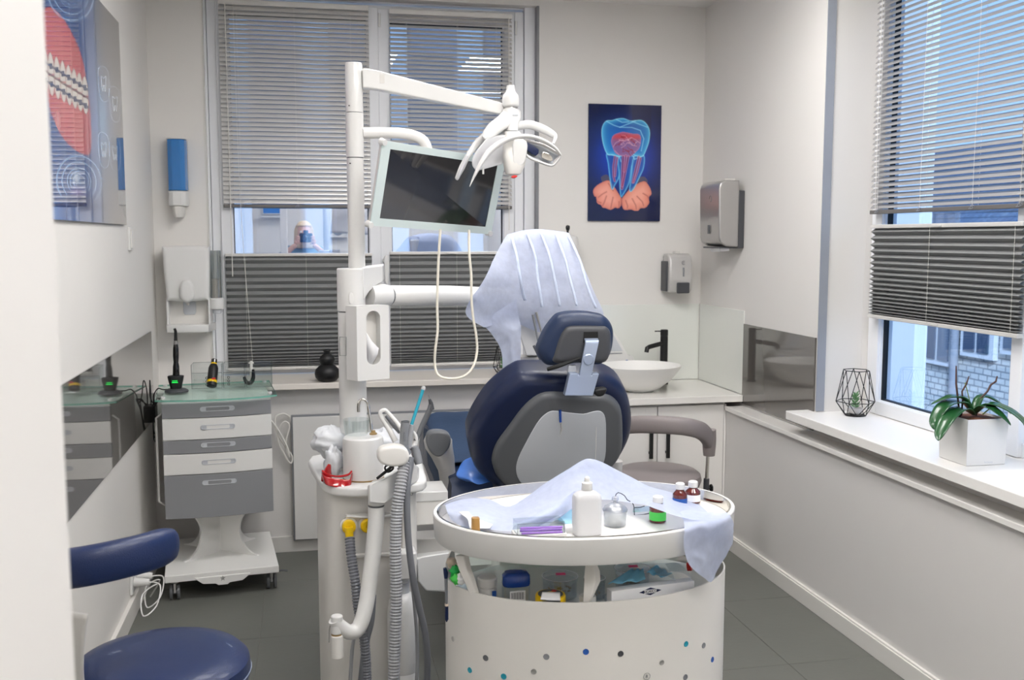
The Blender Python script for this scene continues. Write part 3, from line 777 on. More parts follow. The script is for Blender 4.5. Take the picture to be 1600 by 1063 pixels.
obj('knob_stem', B().cyl(((1.386, 5.240, 1.571)[0], 5.24, 1.60), ((1.386, 5.240, 1.571)[0], 5.24, 1.65), .006), 'black', t)
obj('knob', B().lathe(((1.386, 5.240, 1.571)[0], 5.24, 1.632), [(.004, 0), (.010, .01), (.0125, .022), (.010, .032), (.004, .036)], 18), 'blackg', t)

# ------------------------------------------------------------------ wall dispensers
t = thing('paper_towel_dispenser', 'brushed steel paper towel dispenser with a white towel hanging out, on the right wall', 'dispenser', (2.14, 4.9, 1.54))
fr = frame((RX - .002, 0, 0), (0, 1, 0), (0, 0, 1))
obj('back_shell', B().box(2.165, RX - .001, 4.785, 5.035, 1.545, 1.84), 'dgrey2', t, bevel=.004)
o = B().puff([(4.785, 1.56), (4.785, 1.87), (4.81, 1.893), (4.92, 1.893), (5.01, 1.893), (5.035, 1.87), (5.035, 1.56), (5.01, 1.548), (4.92, 1.548), (4.81, 1.548)], frame((2.17, 0, 0), (0, 1, 0), (0, 0, -1)), 0, -.13, .025, smooth=1) if False else B()
o.rings([[(x, yy, z) for x, z in [(2.168, 1.552), (2.168, 1.892), (2.10, 1.892), (2.08, 1.888), (2.062, 1.875), (2.056, 1.85), (2.062, 1.60), (2.07, 1.575), (2.10, 1.556)]] for yy in (4.783, 5.038)])
obj('steel_cover', o, 'silver', t, bevel=.008, seg=4, sharp=.9)
obj('outlet', B().box(2.075, 2.16, 4.80, 5.02, 1.545, 1.553), 'dgrey2', t)
obj('towel', B().add([(2.085, 4.83, 1.552), (2.13, 4.81, 1.552), (2.13, 4.99, 1.552), (2.085, 4.97, 1.552), (2.095, 4.84, 1.528), (2.135, 4.82, 1.532), (2.135, 4.98, 1.530), (2.095, 4.96, 1.526)], [(0, 1, 5, 4), (1, 2, 6, 5), (2, 3, 7, 6), (3, 0, 4, 7), (4, 5, 6, 7)]), 'paper', t, smooth=False)
obj('lock_window', B().box(2.053, 2.060, 4.90, 4.915, 1.62, 1.665), 'dgrey', t).name
obj('emblem', B().tube([(2.0555, 4.89 + .014 * math.cos(a * .5), 1.80 + .016 * math.sin(a * .5)) for a in range(10)], .0016, 6), 'mgrey', t)
obj('top_tab', B().box(2.13, 2.19, 4.88, 4.93, 1.892, 1.905), 'offwhite', t, bevel=.004)
o = thing('soap_dispenser', 'silver grey soap dispenser with dark push plate, on the back wall by the corner', 'dispenser', (2.03, 5.3, 1.29))
obj('back_shell', B().box(1.958, 2.012, 5.26, BY - .001, 1.30, 1.47).box(1.97, 2.10, 5.28, BY - .001, 1.30, 1.50), 'dgrey2', o, bevel=.006)
obj('silver_cover', B().rings([[(xx, y, z) for y, z in [(5.34, 1.295), (5.34, 1.512), (5.28, 1.512), (5.25, 1.50), (5.235, 1.47), (5.228, 1.38), (5.235, 1.31), (5.25, 1.295)]] for xx in (1.968, 2.102)]), 'silverp', o, bevel=.010, seg=4, sharp=.9)
obj('push_plate', B().box(2.01, 2.085, 5.222, 5.236, 1.292, 1.352), 'dgrey2', o, bevel=.006)
obj('level_window', B().box(2.044, 2.052, 5.224, 5.234, 1.385, 1.435), 'mgrey', o, bevel=.002)
obj('emblem', B().tube([(2.048 + .010 * math.cos(a * .5 + 1), 5.229, 1.462 + .010 * math.sin(a * .5 + 1)) for a in range(10)], .0014, 6), 'mgrey', o)
obj('top_tab', B().box(2.02, 2.05, 5.29, 5.33, 1.511, 1.524), 'offwhite', o, bevel=.003)

t = thing('liquid_dispenser', 'tall blue and white liquid dispenser on the back wall, left of the window', 'dispenser', (-.625, 5.29, 1.70))
prof = lambda s_: [(-.048 * s_, 0), (-.048 * s_, -.05), (-.040 * s_, -.078), (-.02 * s_, -.092), (.02 * s_, -.092), (.040 * s_, -.078), (.048 * s_, -.05), (.048 * s_, 0)]
def col(b, z0, z1, s_, dy=0):
    return b.rings([[(-.626 + x, BY - .002 + y + dy, z) for x, y in prof(s_)] for z in (z0, z1)])
obj('blue_tank', col(B(), 1.835, 2.088, 1.0), 'bluetank', t, bevel=.004)
obj('inner_bottle', col(B(), 1.84, 1.99, .72, -.03), 'bluesil', t) if False else None
obj('white_base', col(B(), 1.758, 1.834, 1.0), 'white', t, bevel=.008, seg=3)
obj('top_cap', col(B(), 2.089, 2.097, .98), 'white', t, bevel=.002)
obj('push_lever', B().rings([[(-.626 + x, BY - .002 + y, z) for x, y in prof(s_)] for z, s_ in ((1.757, .66), (1.72, .55), (1.70, .40))]), 'offwhite', t, bevel=.004)

t = thing('sanitiser_dispenser', 'large white wall dispenser with rounded front hood, above the drawer trolley', 'dispenser', (-.59, 5.3, 1.14))
fx = frame((0, BY - .002, 0), (1, 0, 0), (0, 0, 1))   # normal points to the viewer
obj('back_plate', B().puff([(-.694, 1.15), (-.700, 1.54), (-.69, 1.552), (-.49, 1.552), (-.480, 1.54), (-.482, 1.15), (-.49, 1.14), (-.688, 1.14)], fx, 0, .06, .01, smooth=1), 'white2', t)
obj('hood', B().puff([(-.690, 1.31), (-.702, 1.53), (-.688, 1.556), (-.59, 1.560), (-.49, 1.556), (-.476, 1.53), (-.484, 1.31), (-.50, 1.286), (-.59, 1.280), (-.676, 1.286)], fx, .02, .14, .022, smooth=2), 'white', t)
obj('nozzle_boss', B().puff([(-.620, 1.30), (-.622, 1.355), (-.608, 1.385), (-.588, 1.39), (-.568, 1.385), (-.554, 1.355), (-.556, 1.30), (-.588, 1.275)], fx, .10, .165, .018, smooth=3), 'white', t)
obj('nozzle', B().cyl((-.588, BY - .13, 1.262), (-.588, BY - .13, 1.29), .006, .012), 'offwhite', t)
obj('sensor_plate', B().puff([(-.618, 1.225), (-.618, 1.275), (-.556, 1.275), (-.556, 1.225), (-.562, 1.21), (-.612, 1.21)], fx, .055, .066, .003, smooth=1), 'lgrey', t)
obj('drip_tray', B().puff([(-.694, .004), (-.700, .03), (-.69, .145), (-.59, .16), (-.49, .145), (-.476, .03), (-.482, .004)], frame((0, BY - .002, 1.125), (1, 0, 0), (0, -1, 0)), 0, -.04, .006, smooth=2), 'white', t)
obj('side_cheek', B().box(-.694, -.682, BY - .12, BY - .02, 1.16, 1.30), 'white', t, bevel=.004)
obj('side_cheek', B().box(-.492, -.482, BY - .12, BY - .02, 1.16, 1.30), 'white', t, bevel=.004)
obj('tray_feet', B().cyl((-.67, BY - .1, 1.117), (-.67, BY - .1, 1.127), .008).cyl((-.505, BY - .1, 1.117), (-.505, BY - .1, 1.127), .008), 'white', t)
t = thing('cup_dispenser', 'clear tube cup dispenser with stacked beige cups, beside the large white wall dispenser', 'dispenser', (-.45, 5.28, 1.2))
x, y = -.452, 5.27
obj('clear_tube', B().lathe((x, y, 1.29), [(.027, 0), (.027, .245), (.025, .245), (.025, 0)], 28), 'acryledge', t)
obj('cup_stack', B().lathe((x, y, 1.29), [(.020 + .0022 * (i % 2), .0065 * i * .5) for i in range(32)], 24), 'beige', t)
obj('end_piece', B().lathe((x, y, 1.235), [(.022, 0), (.036, .004), (.038, .02), (.036, .055), (.030, .06)], 28), 'white', t)
obj('outlet_ring', B().lathe((x, y, 1.215), [(.018, 0), (.022, .003), (.022, .02)], 24), 'lgrey', t)
obj('bracket', B().box(x - .05, x - .02, y - .006, BY, 1.24, 1.27).box(x - .045, x - .026, y - .004, BY, 1.50, 1.515), 'white', t, bevel=.003)
t = thing('light_switch', 'narrow white switch on the left wall below the braces picture', 'switch', (LX, 4.62, 1.56))
obj('switch_plate', B().box(LX, LX + .011, 4.585, 4.655, 1.545, 1.645), 'white', t, bevel=.002)
obj('rocker', B().box(LX + .011, LX + .016, 4.595, 4.645, 1.555, 1.635), 'white2', t, bevel=.002)

# ------------------------------------------------------------------ things on the back sill
t = thing('gourd_vase', 'matt black double gourd vase on the back sill', 'vase', (.09, 5.09, .875))
obj('vase_body', B().lathe((.092, 5.09, .875), [(.025, 0), (.045, .004), (.060, .022), (.0635, .042), (.058, .062), (.042, .078), (.031, .086), (.036, .096), (.0395, .110), (.036, .124), (.024, .136), (.016, .142), (.0165, .15), (.0195, .158), (.018, .162), (.012, .158)], 40), 'black', t)

def wire_lantern(cx, cy, z, h, rb, rm, rt, zm, name_label, wr=.0024, n=6, plant=True, rot=0.2):
    t = thing('wire_lantern', name_label, 'lantern', (cx, cy, z))
    P = lambda r, k, zz, o=0: (cx + r * math.cos(2 * PI * (k + o) / n + rot), cy + r * math.sin(2 * PI * (k + o) / n + rot), zz)
    bt = [P(rb, k, z + wr) for k in range(n)]; md = [P(rm, k, z + zm, .5) for k in range(n)]; tp = [P(rt, k, z + h) for k in range(n)]
    bars = []
    for k in range(n):
        k2 = (k + 1) % n
        bars += [(bt[k], bt[k2]), (md[k], md[k2]), (tp[k], tp[k2]), (bt[k], md[k]), (bt[k2], md[k]), (md[k], tp[k]), (md[k], tp[k2])]
    for a, b_ in bars:
        obj('wire', B().cyl(a, b_, wr * .8, seg=6), 'black', t)
    obj('base_plate', B().lathe((cx, cy, z), [(rb * .95, 0), (rb * .95, .004)], n * 2), 'black', t)
    if plant:
        obj('bowl', B().lathe((cx, cy, z + .004), [(.018, 0), (.028, .008), (.034, .03), (.031, .03), (.026, .02)], 24), 'silverp', t)
        b = B()
        for i in range(22):
            a = i * 2.4; r = .020 * (1 - i / 34); zz = z + .034 + i * .0026
            d = Vector((math.cos(a), math.sin(a), .5 + i * .03)).normalized()
            p = Vector((cx, cy, zz)); b.tube([p, p + d * .012, p + d * .026], [.001, .0042, .0006], 6)
        obj('succulent', b, 'leaf2', t)
    return t
wire_lantern((2.321, 3.884, 0.835)[0], (2.321, 3.884, 0.835)[1], .831, .198, .046, .082, .056, .062, 'black wire geometric lantern with a small succulent, on the right sill')
wire_lantern(1.01, 5.13, .875, .155, .030, .055, .038, .045, 'black wire geometric lantern on the back sill, half behind the blue drape', wr=.002)

# orchid
pc = Vector((2.301, 3.071, 0.831)); pc = Vector((2.265, 2.995, .831))
t = thing('potted_orchid', 'orchid without flowers in a square white pot on the right sill', 'plant', tuple(pc), rz=0)
q = lambda s_, z, off=0: [(pc.x + x * s_, pc.y + y * s_, z) for x, y in crp([(-1, -.86), (-.86, -1), (.86, -1), (1, -.86), (1, .86), (.86, 1), (-.86, 1), (-1, .86)], 2)]
Z0 = .831
pc = Vector((2.240, 2.996, .831))
def sq(s_, z): return [(pc.x + x * s_, pc.y + y * s_, z) for x, y in crp([(-1, -.84), (-.84, -1), (.84, -1), (1, -.84), (1, .84), (.84, 1), (-.84, 1), (-1, .84)], 3)]
obj('pot', B().rings([sq(.070, .831), sq(.073, .834), sq(.077, .988), sq(.076, .991), sq(.073, .991), sq(.072, .975), sq(.06, .975)]), 'white', t)
obj('bark_mix', B().rings([sq(.070, .974), sq(.068, .984), sq(.03, .988)]), 'soil', t, smooth=False)
words('lechuza', .011, (2.25, pc.y - .0745, .843), Matrix.Rotation(PI / 2, 3, 'X'), 'lgrey', t)
def leaf(t, pts, wd, m='leaf', up=(0, 0, 1)):
    P, _ = crom([Vector(p) for p in pts], [0] * len(pts), 5); n = len(P); G = []
    for i, p in enumerate(P):
        f = i / (n - 1); w_ = wd * (math.sin(PI * min(1, f * .93 + .07)) ** .55) * (.55 + .45 * math.sin(PI * f ** .8)) if f < 1 else 0.0005
        tg = (P[min(i + 1, n - 1)] - P[max(i - 1, 0)]).normalized(); s_ = tg.cross(Vector(up)).normalized(); nn = s_.cross(tg)
        G.append([tuple(p + s_ * (w_ * a) + nn * (.12 * w_ * (a * a * 2.2) * (1 if nn.z > 0 else -1))) for a in (-1, -.6, -.25, 0, .25, .6, 1)])
    return obj('leaf', B().grid(G), m, t, solid=.0025)
c0 = (pc.x, pc.y, .992)
leaf(t, [c0, (2.19, 2.99, 1.035), (2.12, 2.98, 1.03), (2.075, 2.97, .985), (2.065, 2.96, .955)], .030)
leaf(t, [c0, (2.17, 2.96, 1.02), (2.10, 2.93, 1.0), (2.055, 2.91, .955), (2.04, 2.90, .93)], .030)
leaf(t, [c0, (2.20, 3.0, 1.045), (2.15, 3.0, 1.055), (2.09, 3.02, 1.03)], .026)
leaf(t, [c0, (2.26, 2.95, 1.035), (2.30, 2.90, 1.02), (2.33, 2.86, .985), (2.335, 2.84, .955)], .028)
leaf(t, [c0, (2.24, 2.94, 1.03), (2.26, 2.89, 1.01), (2.28, 2.86, .98)], .024)
leaf(t, [c0, (2.27, 3.0, 1.05), (2.31, 2.98, 1.04), (2.35, 2.95, 1.0)], .026)
for pts, r in (([(2.191, 3.000, 0.979), (2.180, 3.000, 1.046), (2.170, 3.000, 1.102), (2.167, 3.000, 1.164)], .0034), ([(2.196, 3.000, 0.990), (2.198, 3.000, 1.046), (2.194, 3.000, 1.075), (2.210, 3.000, 1.101), (2.218, 3.000, 1.127)], .0030), ([(2.253, 3.000, 0.988), (2.258, 3.000, 1.021), (2.269, 3.000, 1.050), (2.293, 3.000, 1.072), (2.304, 3.000, 1.094), (2.324, 3.000, 1.106), (2.328, 3.000, 1.124)], .0034)):
    obj('dry_stem', B().tube(pts, [r] * (len(pts) - 1) + [r * .6], 8), 'bark', t)
obj('green_stem', B().tube([(2.237, 3.000, 1.000), (2.222, 3.000, 1.052), (2.204, 3.000, 1.105)], .0018, 6), 'stemg', t)
obj('green_stem', B().tube([(2.240, 2.950, 1.002), (2.275, 2.950, 1.027), (2.309, 2.950, 1.035)], .0022, 6), 'stemg', t)

# ------------------------------------------------------------------ drawer trolley
TRZ = math.radians(6)
TX, TY = -.405, 4.585
t = thing('drawer_trolley', 'grey and white five drawer trolley on castors with a green glass top', 'trolley', (TX, TY, 0), TRZ)
L = dict(local=True)
def bow(b, x0, x1, y0, z0, z1, d=.022, back=.30, n=10, inset=0):
    R = []
    for z in (z0, z1):
        f = [(x0 + (x1 - x0) * i / n, y0 - d * (1 - (2 * i / n - 1) ** 2), z) for i in range(n + 1)]
        R.append(f + [(x1, back, z), (x0, back, z)])
    return b.rings(R)
obj('cabinet_body', B().box(-.232, .232, .02, .42, .345, .865), 'dr_white', t, smooth=False, bevel=.002, **L)
for z0, z1, m in ((.800, .864, 'dr_grey'), (.702, .797, 'dr_white'), (.639, .699, 'dr_grey'), (.544, .636, 'dr_white'), (.343, .541, 'dr_grey')):
    d = obj('drawer', bow(B(), -.236, .236, .018, z0, z1, back=.03), m, t, bevel=.0015, **L)
    zc = (z0 + z1) / 2 + .006 if z0 > .4 else .503
    o = [(.075 * (1 if math.cos(a) > 0 else -1) - (.011 * (1 if math.cos(a) > 0 else -1)) + .011 * math.cos(a), .011 * math.sin(a)) for a in [PI * 2 * i / 24 + .01 for i in range(24)]]
    R = []
    for s_, yy in ((1.0, -.0045), (1.0, -.006), (.93, -.0062), (.90, -.002)):
        R.append([(x * (s_ if abs(x) < 1 else 1), yy + .0 - (.022 * 0) + 0, zc + z * (s_ if s_ > .95 else .72)) for x, z in o])
    rim = B().rings([[(x, y_ - .0005 + .022 * ((x / .236) ** 2) * 1.0, z) for x, y_, z in r] for r in R])
    obj('drawer_grip', rim, 'lgrey', d, **L)
# X-shaped pedestal with round cut-outs
for sx, sy in ((1, 1), (1, -1), (-1, 1), (-1, -1)):
    o = []
    for i in range(13):
        a = -PI / 2 + PI * i / 12
        o.append((.215 - .10 * math.cos(a) * 1.0, .232 + .108 * math.sin(a)))
    out = [(0, .12), (.22, .12)] + o + [(.22, .345), (0, .345)]
    d = Vector((sx * .72, sy * .62, 0)).normalized()
    fr = (Vector((0, .22, 0)), d, Vector((0, 0, 1)), d.cross(Vector((0, 0, 1))))
    obj('pedestal_panel', B().prism(out, fr, -.006, .006), 'dr_white', t, smooth=False, **L)
obj('base_plate', B().box(-.245, .245, -.10, .46, .088, .120), 'dr_white', t, smooth=False, bevel=.003, **L)
o = [(-.12, .10), (.12, .10), (.105, .085), (.085, .07), (.03, .066), (.02, .058), (-.02, .058), (-.03, .066), (-.085, .07), (-.105, .085)]
obj('front_lip', B().prism(o, (Vector((0, -.101, 0)), Vector((1, 0, 0)), Vector((0, 0, 1)), Vector((0, -1, 0))), -.02, .003), 'dr_white', t, smooth=False, bevel=.002, **L)
e = B()
for k in range(5):
    a = PI / 2 + k * 2 * PI / 5
    e.prism([(.013 * math.cos(a), .013 * math.sin(a) ), (.003 * math.cos(a + .7), .003 * math.sin(a + .7)), (.003 * math.cos(a - .7), .003 * math.sin(a - .7))], (Vector((0, -.104, .088)), Vector((1, 0, 0)), Vector((0, 0, 1)), Vector((0, -1, 0))), 0, .001)
obj('emblem', e, 'black', t, smooth=False, **L)
for x, y in ((-.205, -.06), (.215, -.04), (-.20, .42), (.20, .42)):
    c = obj('castor', B().lathe((x - .022, y, .034), [(.012, 0), (.033, 0), (.034, .004), (.034, .012), (.012, .013), (.012, .031), (.034, .032), (.034, .040), (.033, .044), (.012, .044)], 24, (1, 0, 0)), 'dgrey', t, **L)
    obj('castor_fork', B().box(x - .004, x + .004, y - .02, y + .03, .034, .076).lathe((x, y + .012, .072), [(.018, 0), (.018, .014), (.01, .016)], 16), 'silverp', c, **L)
obj('castor_brake', B().tube([(.215, -.07, .085), (.26, -.085, .092), (.285, -.09, .088)], .005, 8), 'dgrey', t, **L)
G = B(); n = 14
def topl(x0, x1, z, e=0):
    f = [(x0 + e + (x1 - x0 - 2 * e) * i / n, .02 + e - .055 * (1 - (2 * i / n - 1) ** 2) ** .8 if 0 < i < n else .02 + e, z) for i in range(n + 1)]
    return f + [(x1 - e, .50 - e, z), (x0 + e, .50 - e, z)]
obj('glass_top', B().rings([topl(-.262, .262, .878), topl(-.262, .262, .885)]), 'topglass', t, smooth=False, **L)
obj('glass_edge', B().rings([topl(-.2635, .2635, .8775), topl(-.2635, .2635, .8855), topl(-.2635, .2635, .8855, .003), topl(-.2635, .2635, .8775, .003)], closed=True), 'topedge', t, smooth=False, **L)
obj('under_tray', B().box(-.235, .235, .02, .44, .866, .876), 'dr_white', t, smooth=False, **L)
for x, y in ((-.23, .05), (.235, .06), (.235, .44), (-.23, .44)):
    obj('spacer', B().lathe((x, y, .885), [(.010, 0), (.010, .008), (.006, .010)], 16), 'white', t, **L)
obj('side_bar', B().tube([(-.236, .05, .82), (-.262, .05, .80), (-.262, .05, .42), (-.236, .05, .40)], .005, 8), 'silverp', t, **L)

# ---- on the trolley
t = thing('curing_light', 'black cordless dental lamp standing in its charger, at the left of the trolley top', 'dental tool', (-.60, 4.80, .885))
x, y = -.605, 4.80
obj('charger_base', B().lathe((x + .002, y, .8855), [(.052, 0), (.054, .006), (.05, .012), (.036, .018), (.022, .02)], 32, sy=.8), 'dgrey2', t)
obj('charger_body', B().rings([[(x + a * wx, y + b_ * wy, z) for a, b_ in ((-1, -.6), (-.6, -1), (.6, -1), (1, -.6), (1, .6), (.6, 1), (-.6, 1), (-1, .6))] for z, wx, wy in ((.897, .024, .022), (.915, .026, .024), (.945, .033, .026), (.962, .036, .024), (.964, .022, .018))]), 'black', t, bevel=.003)
obj('charge_display', B().box(x - .015, x + .012, y - .0285, y - .024, .932, .937).box(x - .013, x + .010, y - .0285, y - .024, .940, .944), 'led', t)
obj('handpiece_body', B().lathe((x + .002, y, .955), [(.012, 0), (.0155, .01), (.0145, .05), (.011, .07), (.0135, .10), (.0125, .135), (.010, .15), (.009, .155)], 20, (.02, 0, 1)), 'blackg', t)
obj('collar_ring', B().cyl((x + .005, y, 1.109), (x + .0055, y, 1.126), .0092), 'silver', t)
obj('light_tip', B().tube([(x + .0055, y, 1.126), (x + .006, y, 1.15), (x + .006, y, 1.17), (x + .003, y - .004, 1.182)], [.008, .007, .0065, .006], 12), 'black', t)
tag(obj('charger_cable', B().tube([(x - .03, y, .90), (x - .06, y + .02, .896), (x - .085, y + .03, .90), (x - .105, y + .04, .87), (x - .11, y + .05, .83), (x - .125, y + .06, .86), (-.735, 4.90, .93), (-.74, 4.95, .88), (-.74, 4.95, .80), (-.73, 4.93, .76), (-.735, 4.96, .72)], .0028, 8, 5), 'rubber'), 'black cable looping from the charger to the left wall', 'cable')
t = thing('adapter_brick', 'black plug adapter with tangled leads hanging between trolley and left wall', 'charger', (-.735, 4.98, .74))
obj('adapter_case', B().box(-.752, -.722, 4.94, 5.02, .72, .80), 'black', t, bevel=.004)
for q in range(3):
    obj('lead', B().tube([(-.735, 4.95 + .02 * q, .80), (-.715 + .01 * q, 4.93, .84), (-.72, 4.90 - .01 * q, .79), (-.73, 4.92, .70 - .02 * q), (-.735, 4.98, .66 - .02 * q)], .0026, 6, 5), 'rubber', t)

t = thing('acrylic_rack', 'clear acrylic rack with three bays along the back of the trolley top', 'rack', (-.34, 4.93, .885))
def bay(b, x0, x1):
    y0, y1, z0, z1 = 4.88, 4.98, .886, 1.0
    return b.box(x0, x1, y1 - .002, y1, z0, z1).box(x0, x0 + .002, y0, y1, z0, z1).box(x1 - .002, x1, y0, y1, z0, z1).box(x0, x1, y0, y0 + .002, z0, z0 + .075)
for x0, x1 in ((-.545, -.405), (-.400, -.300), (-.295, -.175)):
    o = obj('bay', bay(B(), x0, x1), 'acryl', t, smooth=False)
    obj('bay_edge', B().tube([(x0 + .001, 4.88, .887), (x0 + .001, 4.88, 1.0), (x0 + .001, 4.98, 1.0), (x1 - .001, 4.98, 1.0), (x1 - .001, 4.88, 1.0), (x1 - .001, 4.88, .887)], .0015, 5, closed=True), 'acryledge', o, smooth=False)
    obj('front_edge', B().tube([(x0, 4.88, .961), (x1, 4.88, .961)], .0015, 5), 'acryledge', o, smooth=False)
for x in (-.475, -.375, -.285):
    for k in range(3 if x < -.3 else 1):
        obj('round_hole', B().tube([(x + .005 * math.cos(a), 4.8785, .905 + k * .016 + .005 * math.sin(a)) for a in [i * PI / 6 for i in range(12)]], .0014, 6, closed=True), 'black', t)
t = thing('spray_bottle', 'black bottle with yellow bands leaning in the acrylic rack', 'bottle', (-.44, 4.86, .89))
ax = Vector((.08, .60, 1)).normalized(); p0 = Vector((-.448, 4.815, .905))
obj('bottle_body', B().lathe(p0, [(.012, 0), (.0225, .002), (.023, .014), (.0225, .018)], 28, ax), 'black', t)
obj('yellow_band', B().lathe(p0, [(.0228, .018), (.0228, .030)], 28, ax).lathe(p0, [(.0150, .113), (.0135, .119)], 28, ax), 'ygr', t)
obj('printed_sleeve', B().lathe(p0, [(.0229, .030), (.0229, .092), (.019, .105), (.0155, .112)], 28, ax), 'black', t)
obj('red_print', B().box(-.444, -.428, 4.806, 4.812, .94, .947), 'red', t)
obj('cap', B().lathe(p0, [(.012, .119), (.0135, .121), (.0135, .138), (.010, .141)], 24, ax), 'blackg', t)
t = thing('clip_holder', 'small black and white instrument clip in the right bay of the acrylic rack', 'dental tool', (-.285, 4.92, .89))
obj('clip_body', B().tube([(-.305, 4.90, .935), (-.295, 4.90, .91), (-.275, 4.90, .905), (-.262, 4.90, .93), (-.262, 4.90, .97)], [.006, .010, .011, .009, .006], 12, 4), 'black', t)
obj('white_post', B().cyl((-.273, 4.91, .93), (-.27, 4.91, 1.01), .007).cyl((-.282, 4.91, 1.0), (-.258, 4.91, 1.0), .004), 'white2', t)

# wall sockets behind the blue stool
t = thing('socket_cluster', 'white plugs and looped cords at a low socket on the left wall', 'socket', (LX, 4.38, .12))
obj('socket_plate', B().box(LX + .0, LX + .012, 4.30, 4.46, .10, .19), 'white', t, bevel=.003)
for q in range(2):
    obj('plug', B().cyl((LX + .012, 4.34 + q * .08, .145), (LX + .075, 4.34 + q * .08, .14), .02, .014), 'white', t)
    obj('plug_cord', B().tube([(LX + .075, 4.34 + q * .08, .14), (LX + .12, 4.32 + q * .1, .13), (LX + .11, 4.27 + q * .1, .06), (LX + .06, 4.24 + q * .1, .03), (LX + .05, 4.3 + q * .1, .10), (LX + .10, 4.40 + q * .05, .11), (LX + .05, 4.5, .02)], .003, 8, 5), 'white', t)

# ------------------------------------------------------------------ tall white partition at the left of the view
tag(obj('partition_panel', B().box(-.245, -.183, .35, .80, 0, 2.6), 'boxing', smooth=False, bevel=.003), 'blurred white upright panel at the left edge of the photo, nearest of all', 'partition')

# ------------------------------------------------------------------ blue stool
t = thing('navy_stool', 'round navy leather stool with curved navy backrest, front left', 'stool', (-.345, 2.28, 0))
SC = (-.338, 2.26)
obj('seat', B().lathe((SC[0], SC[1], .592), [(.10, -.01), (.165, -.008), (.188, .004), (.196, .03), (.192, .058), (.178, .072), (.14, .080), (.07, .083), (.001, .084)], 56), 'navy', t)
obj('seam', B().tube([(SC[0] + .1955 * math.cos(a), SC[1] + .1955 * math.sin(a), .625) for a in [i * PI / 24 for i in range(48)]], .0016, 6, closed=True), 'bluesil', t)
obj('gas_column', B().cyl((SC[0], SC[1], .10), (SC[0], SC[1], .42), .028).cyl((SC[0], SC[1], .42), (SC[0], SC[1], .58), .018), 'silver', t)
obj('seat_plate', B().box(SC[0] - .09, SC[0] + 0.09, SC[1] - .08, SC[1] + .08, .572, .587), 'dgrey2', t, bevel=.003)
for k in range(5):
    a = .4 + k * 2 * PI / 5; d = Vector((math.cos(a), math.sin(a), 0)); c = Vector((SC[0], SC[1], .11))
    l = obj('leg', B().tube([c + d * .02, c + d * .15 + Vector((0, 0, -.01)), c + d * .27 + Vector((0, 0, -.035))], [.022, .018, .013], 12), 'silver', t)
    obj('wheel', B().lathe(c + d * .27 + Vector((0, 0, -.083)) - d.cross(Vector((0, 0, 1))) * .018, [(.008, 0), (.025, 0), (.026, .018), (.025, .036), (.008, .036)], 18, d.cross(Vector((0, 0, 1)))), 'rubber', l)
# curved backrest
bp = [(-.62, 2.30, .885), (-.545, 2.14, .921), (-.48, 2.09, .936), (-.41, 2.10, .942), (-.345, 2.15, .941), (-.295, 2.22, .938)]
def pad(b, pts, h, d, k=6, n=20, e=2.6):
    P, _ = crom([Vector(p) for p in pts], [0] * len(pts), k); R = []
    N = len(P)
    for i, p in enumerate(P):
        tg = (P[min(i + 1, N - 1)] - P[max(i - 1, 0)]).normalized(); s_ = tg.cross(Vector((0, 0, 1))).normalized(); up = s_.cross(tg).normalized()
        if up.z < 0: up = -up
        f = i / (N - 1); ed = min(i, N - 1 - i); m_ = min(1, (ed + .25) / 4.5); m_ = math.sqrt(max(0.0, 1 - (1 - m_) ** 2))
        R.append([tuple(p + s_ * d * (.35 + .65 * m_) * sgnp(math.cos(a), 2 / e) + up * h * (.45 + .55 * m_) * sgnp(math.sin(a), 2 / e)) for a in [2 * PI * j / n for j in range(n)]])
    return b.rings(R)
def sgnp(v, p): return (1 if v >= 0 else -1) * abs(v) ** p
obj('backrest', pad(B(), bp, .041, .026), 'navy', t)
obj('backrest_arm', B().tube([(SC[0] - .05, SC[1] - .05, .60), (-.43, 2.12, .60), (-.50, 2.06, .64), (-.50, 2.085, .82)], .012, 12, 4), 'silver', t)
s_ = patch([[(-.60, 2.18, .84), (-.53, 2.13, .84), (-.455, 2.11, .83)], [(-.60, 2.19, .74), (-.535, 2.14, .74), (-.470, 2.13, .74)], [(-.59, 2.20, .66), (-.53, 2.17, .66), (-.478, 2.16, .66)], [(-.58, 2.20, .60), (-.52, 2.18, .60), (-.465, 2.17, .60)]], 6, 6)
obj('back_shield', B().grid(s_), 'offwhite', t, solid=.008)

# ------------------------------------------------------------------ taupe stool by the basin
t = thing('taupe_stool', 'taupe leather assistant stool with curved arm bar, by the basin cabinet', 'stool', (1.57, 4.25, 0))
SC = (1.555, 4.25)
obj('seat', B().lathe((SC[0], SC[1], .47), [(.10, -.01), (.165, -.008), (.19, .006), (.200, .032), (.195, .056), (.178, .070), (.14, .078), (.07, .080), (.001, .080)], 48), 'taupe', t)
obj('arm_bar', pad(B(), [(1.342, 4.330, 0.732), (1.428, 4.220, 0.762), (1.520, 4.140, 0.773), (1.625, 4.100, 0.768), (1.720, 4.140, 0.736), (1.783, 4.200, 0.675), (1.792, 4.220, 0.628)], .040, .026), 'taupe', t)
obj('arm_bar_end', B().tube([(1.779, 4.200, 0.728), (1.783, 4.200, 0.675), (1.784, 4.200, 0.609)], [.034, .032, .026], 18, 3), 'taupe', t)
obj('arm_post', B().cyl((1.778, 4.200, 0.627), (1.773, 4.200, 0.437), .008), 'chrome', t)
obj('post_sleeve', B().cyl((1.774, 4.200, 0.502), (1.771, 4.200, 0.383), .013), 'dgrey2', t)
obj('clamp_knob', B().cyl((1.775, 4.200, 0.457), (1.792, 4.195, 0.458), .006).lathe((1.789, 4.195, 0.458), [(.008, 0), (.018, .002), (.018, .010), (.008, .012)], 6, (1, 0, 0)), 'black', t)
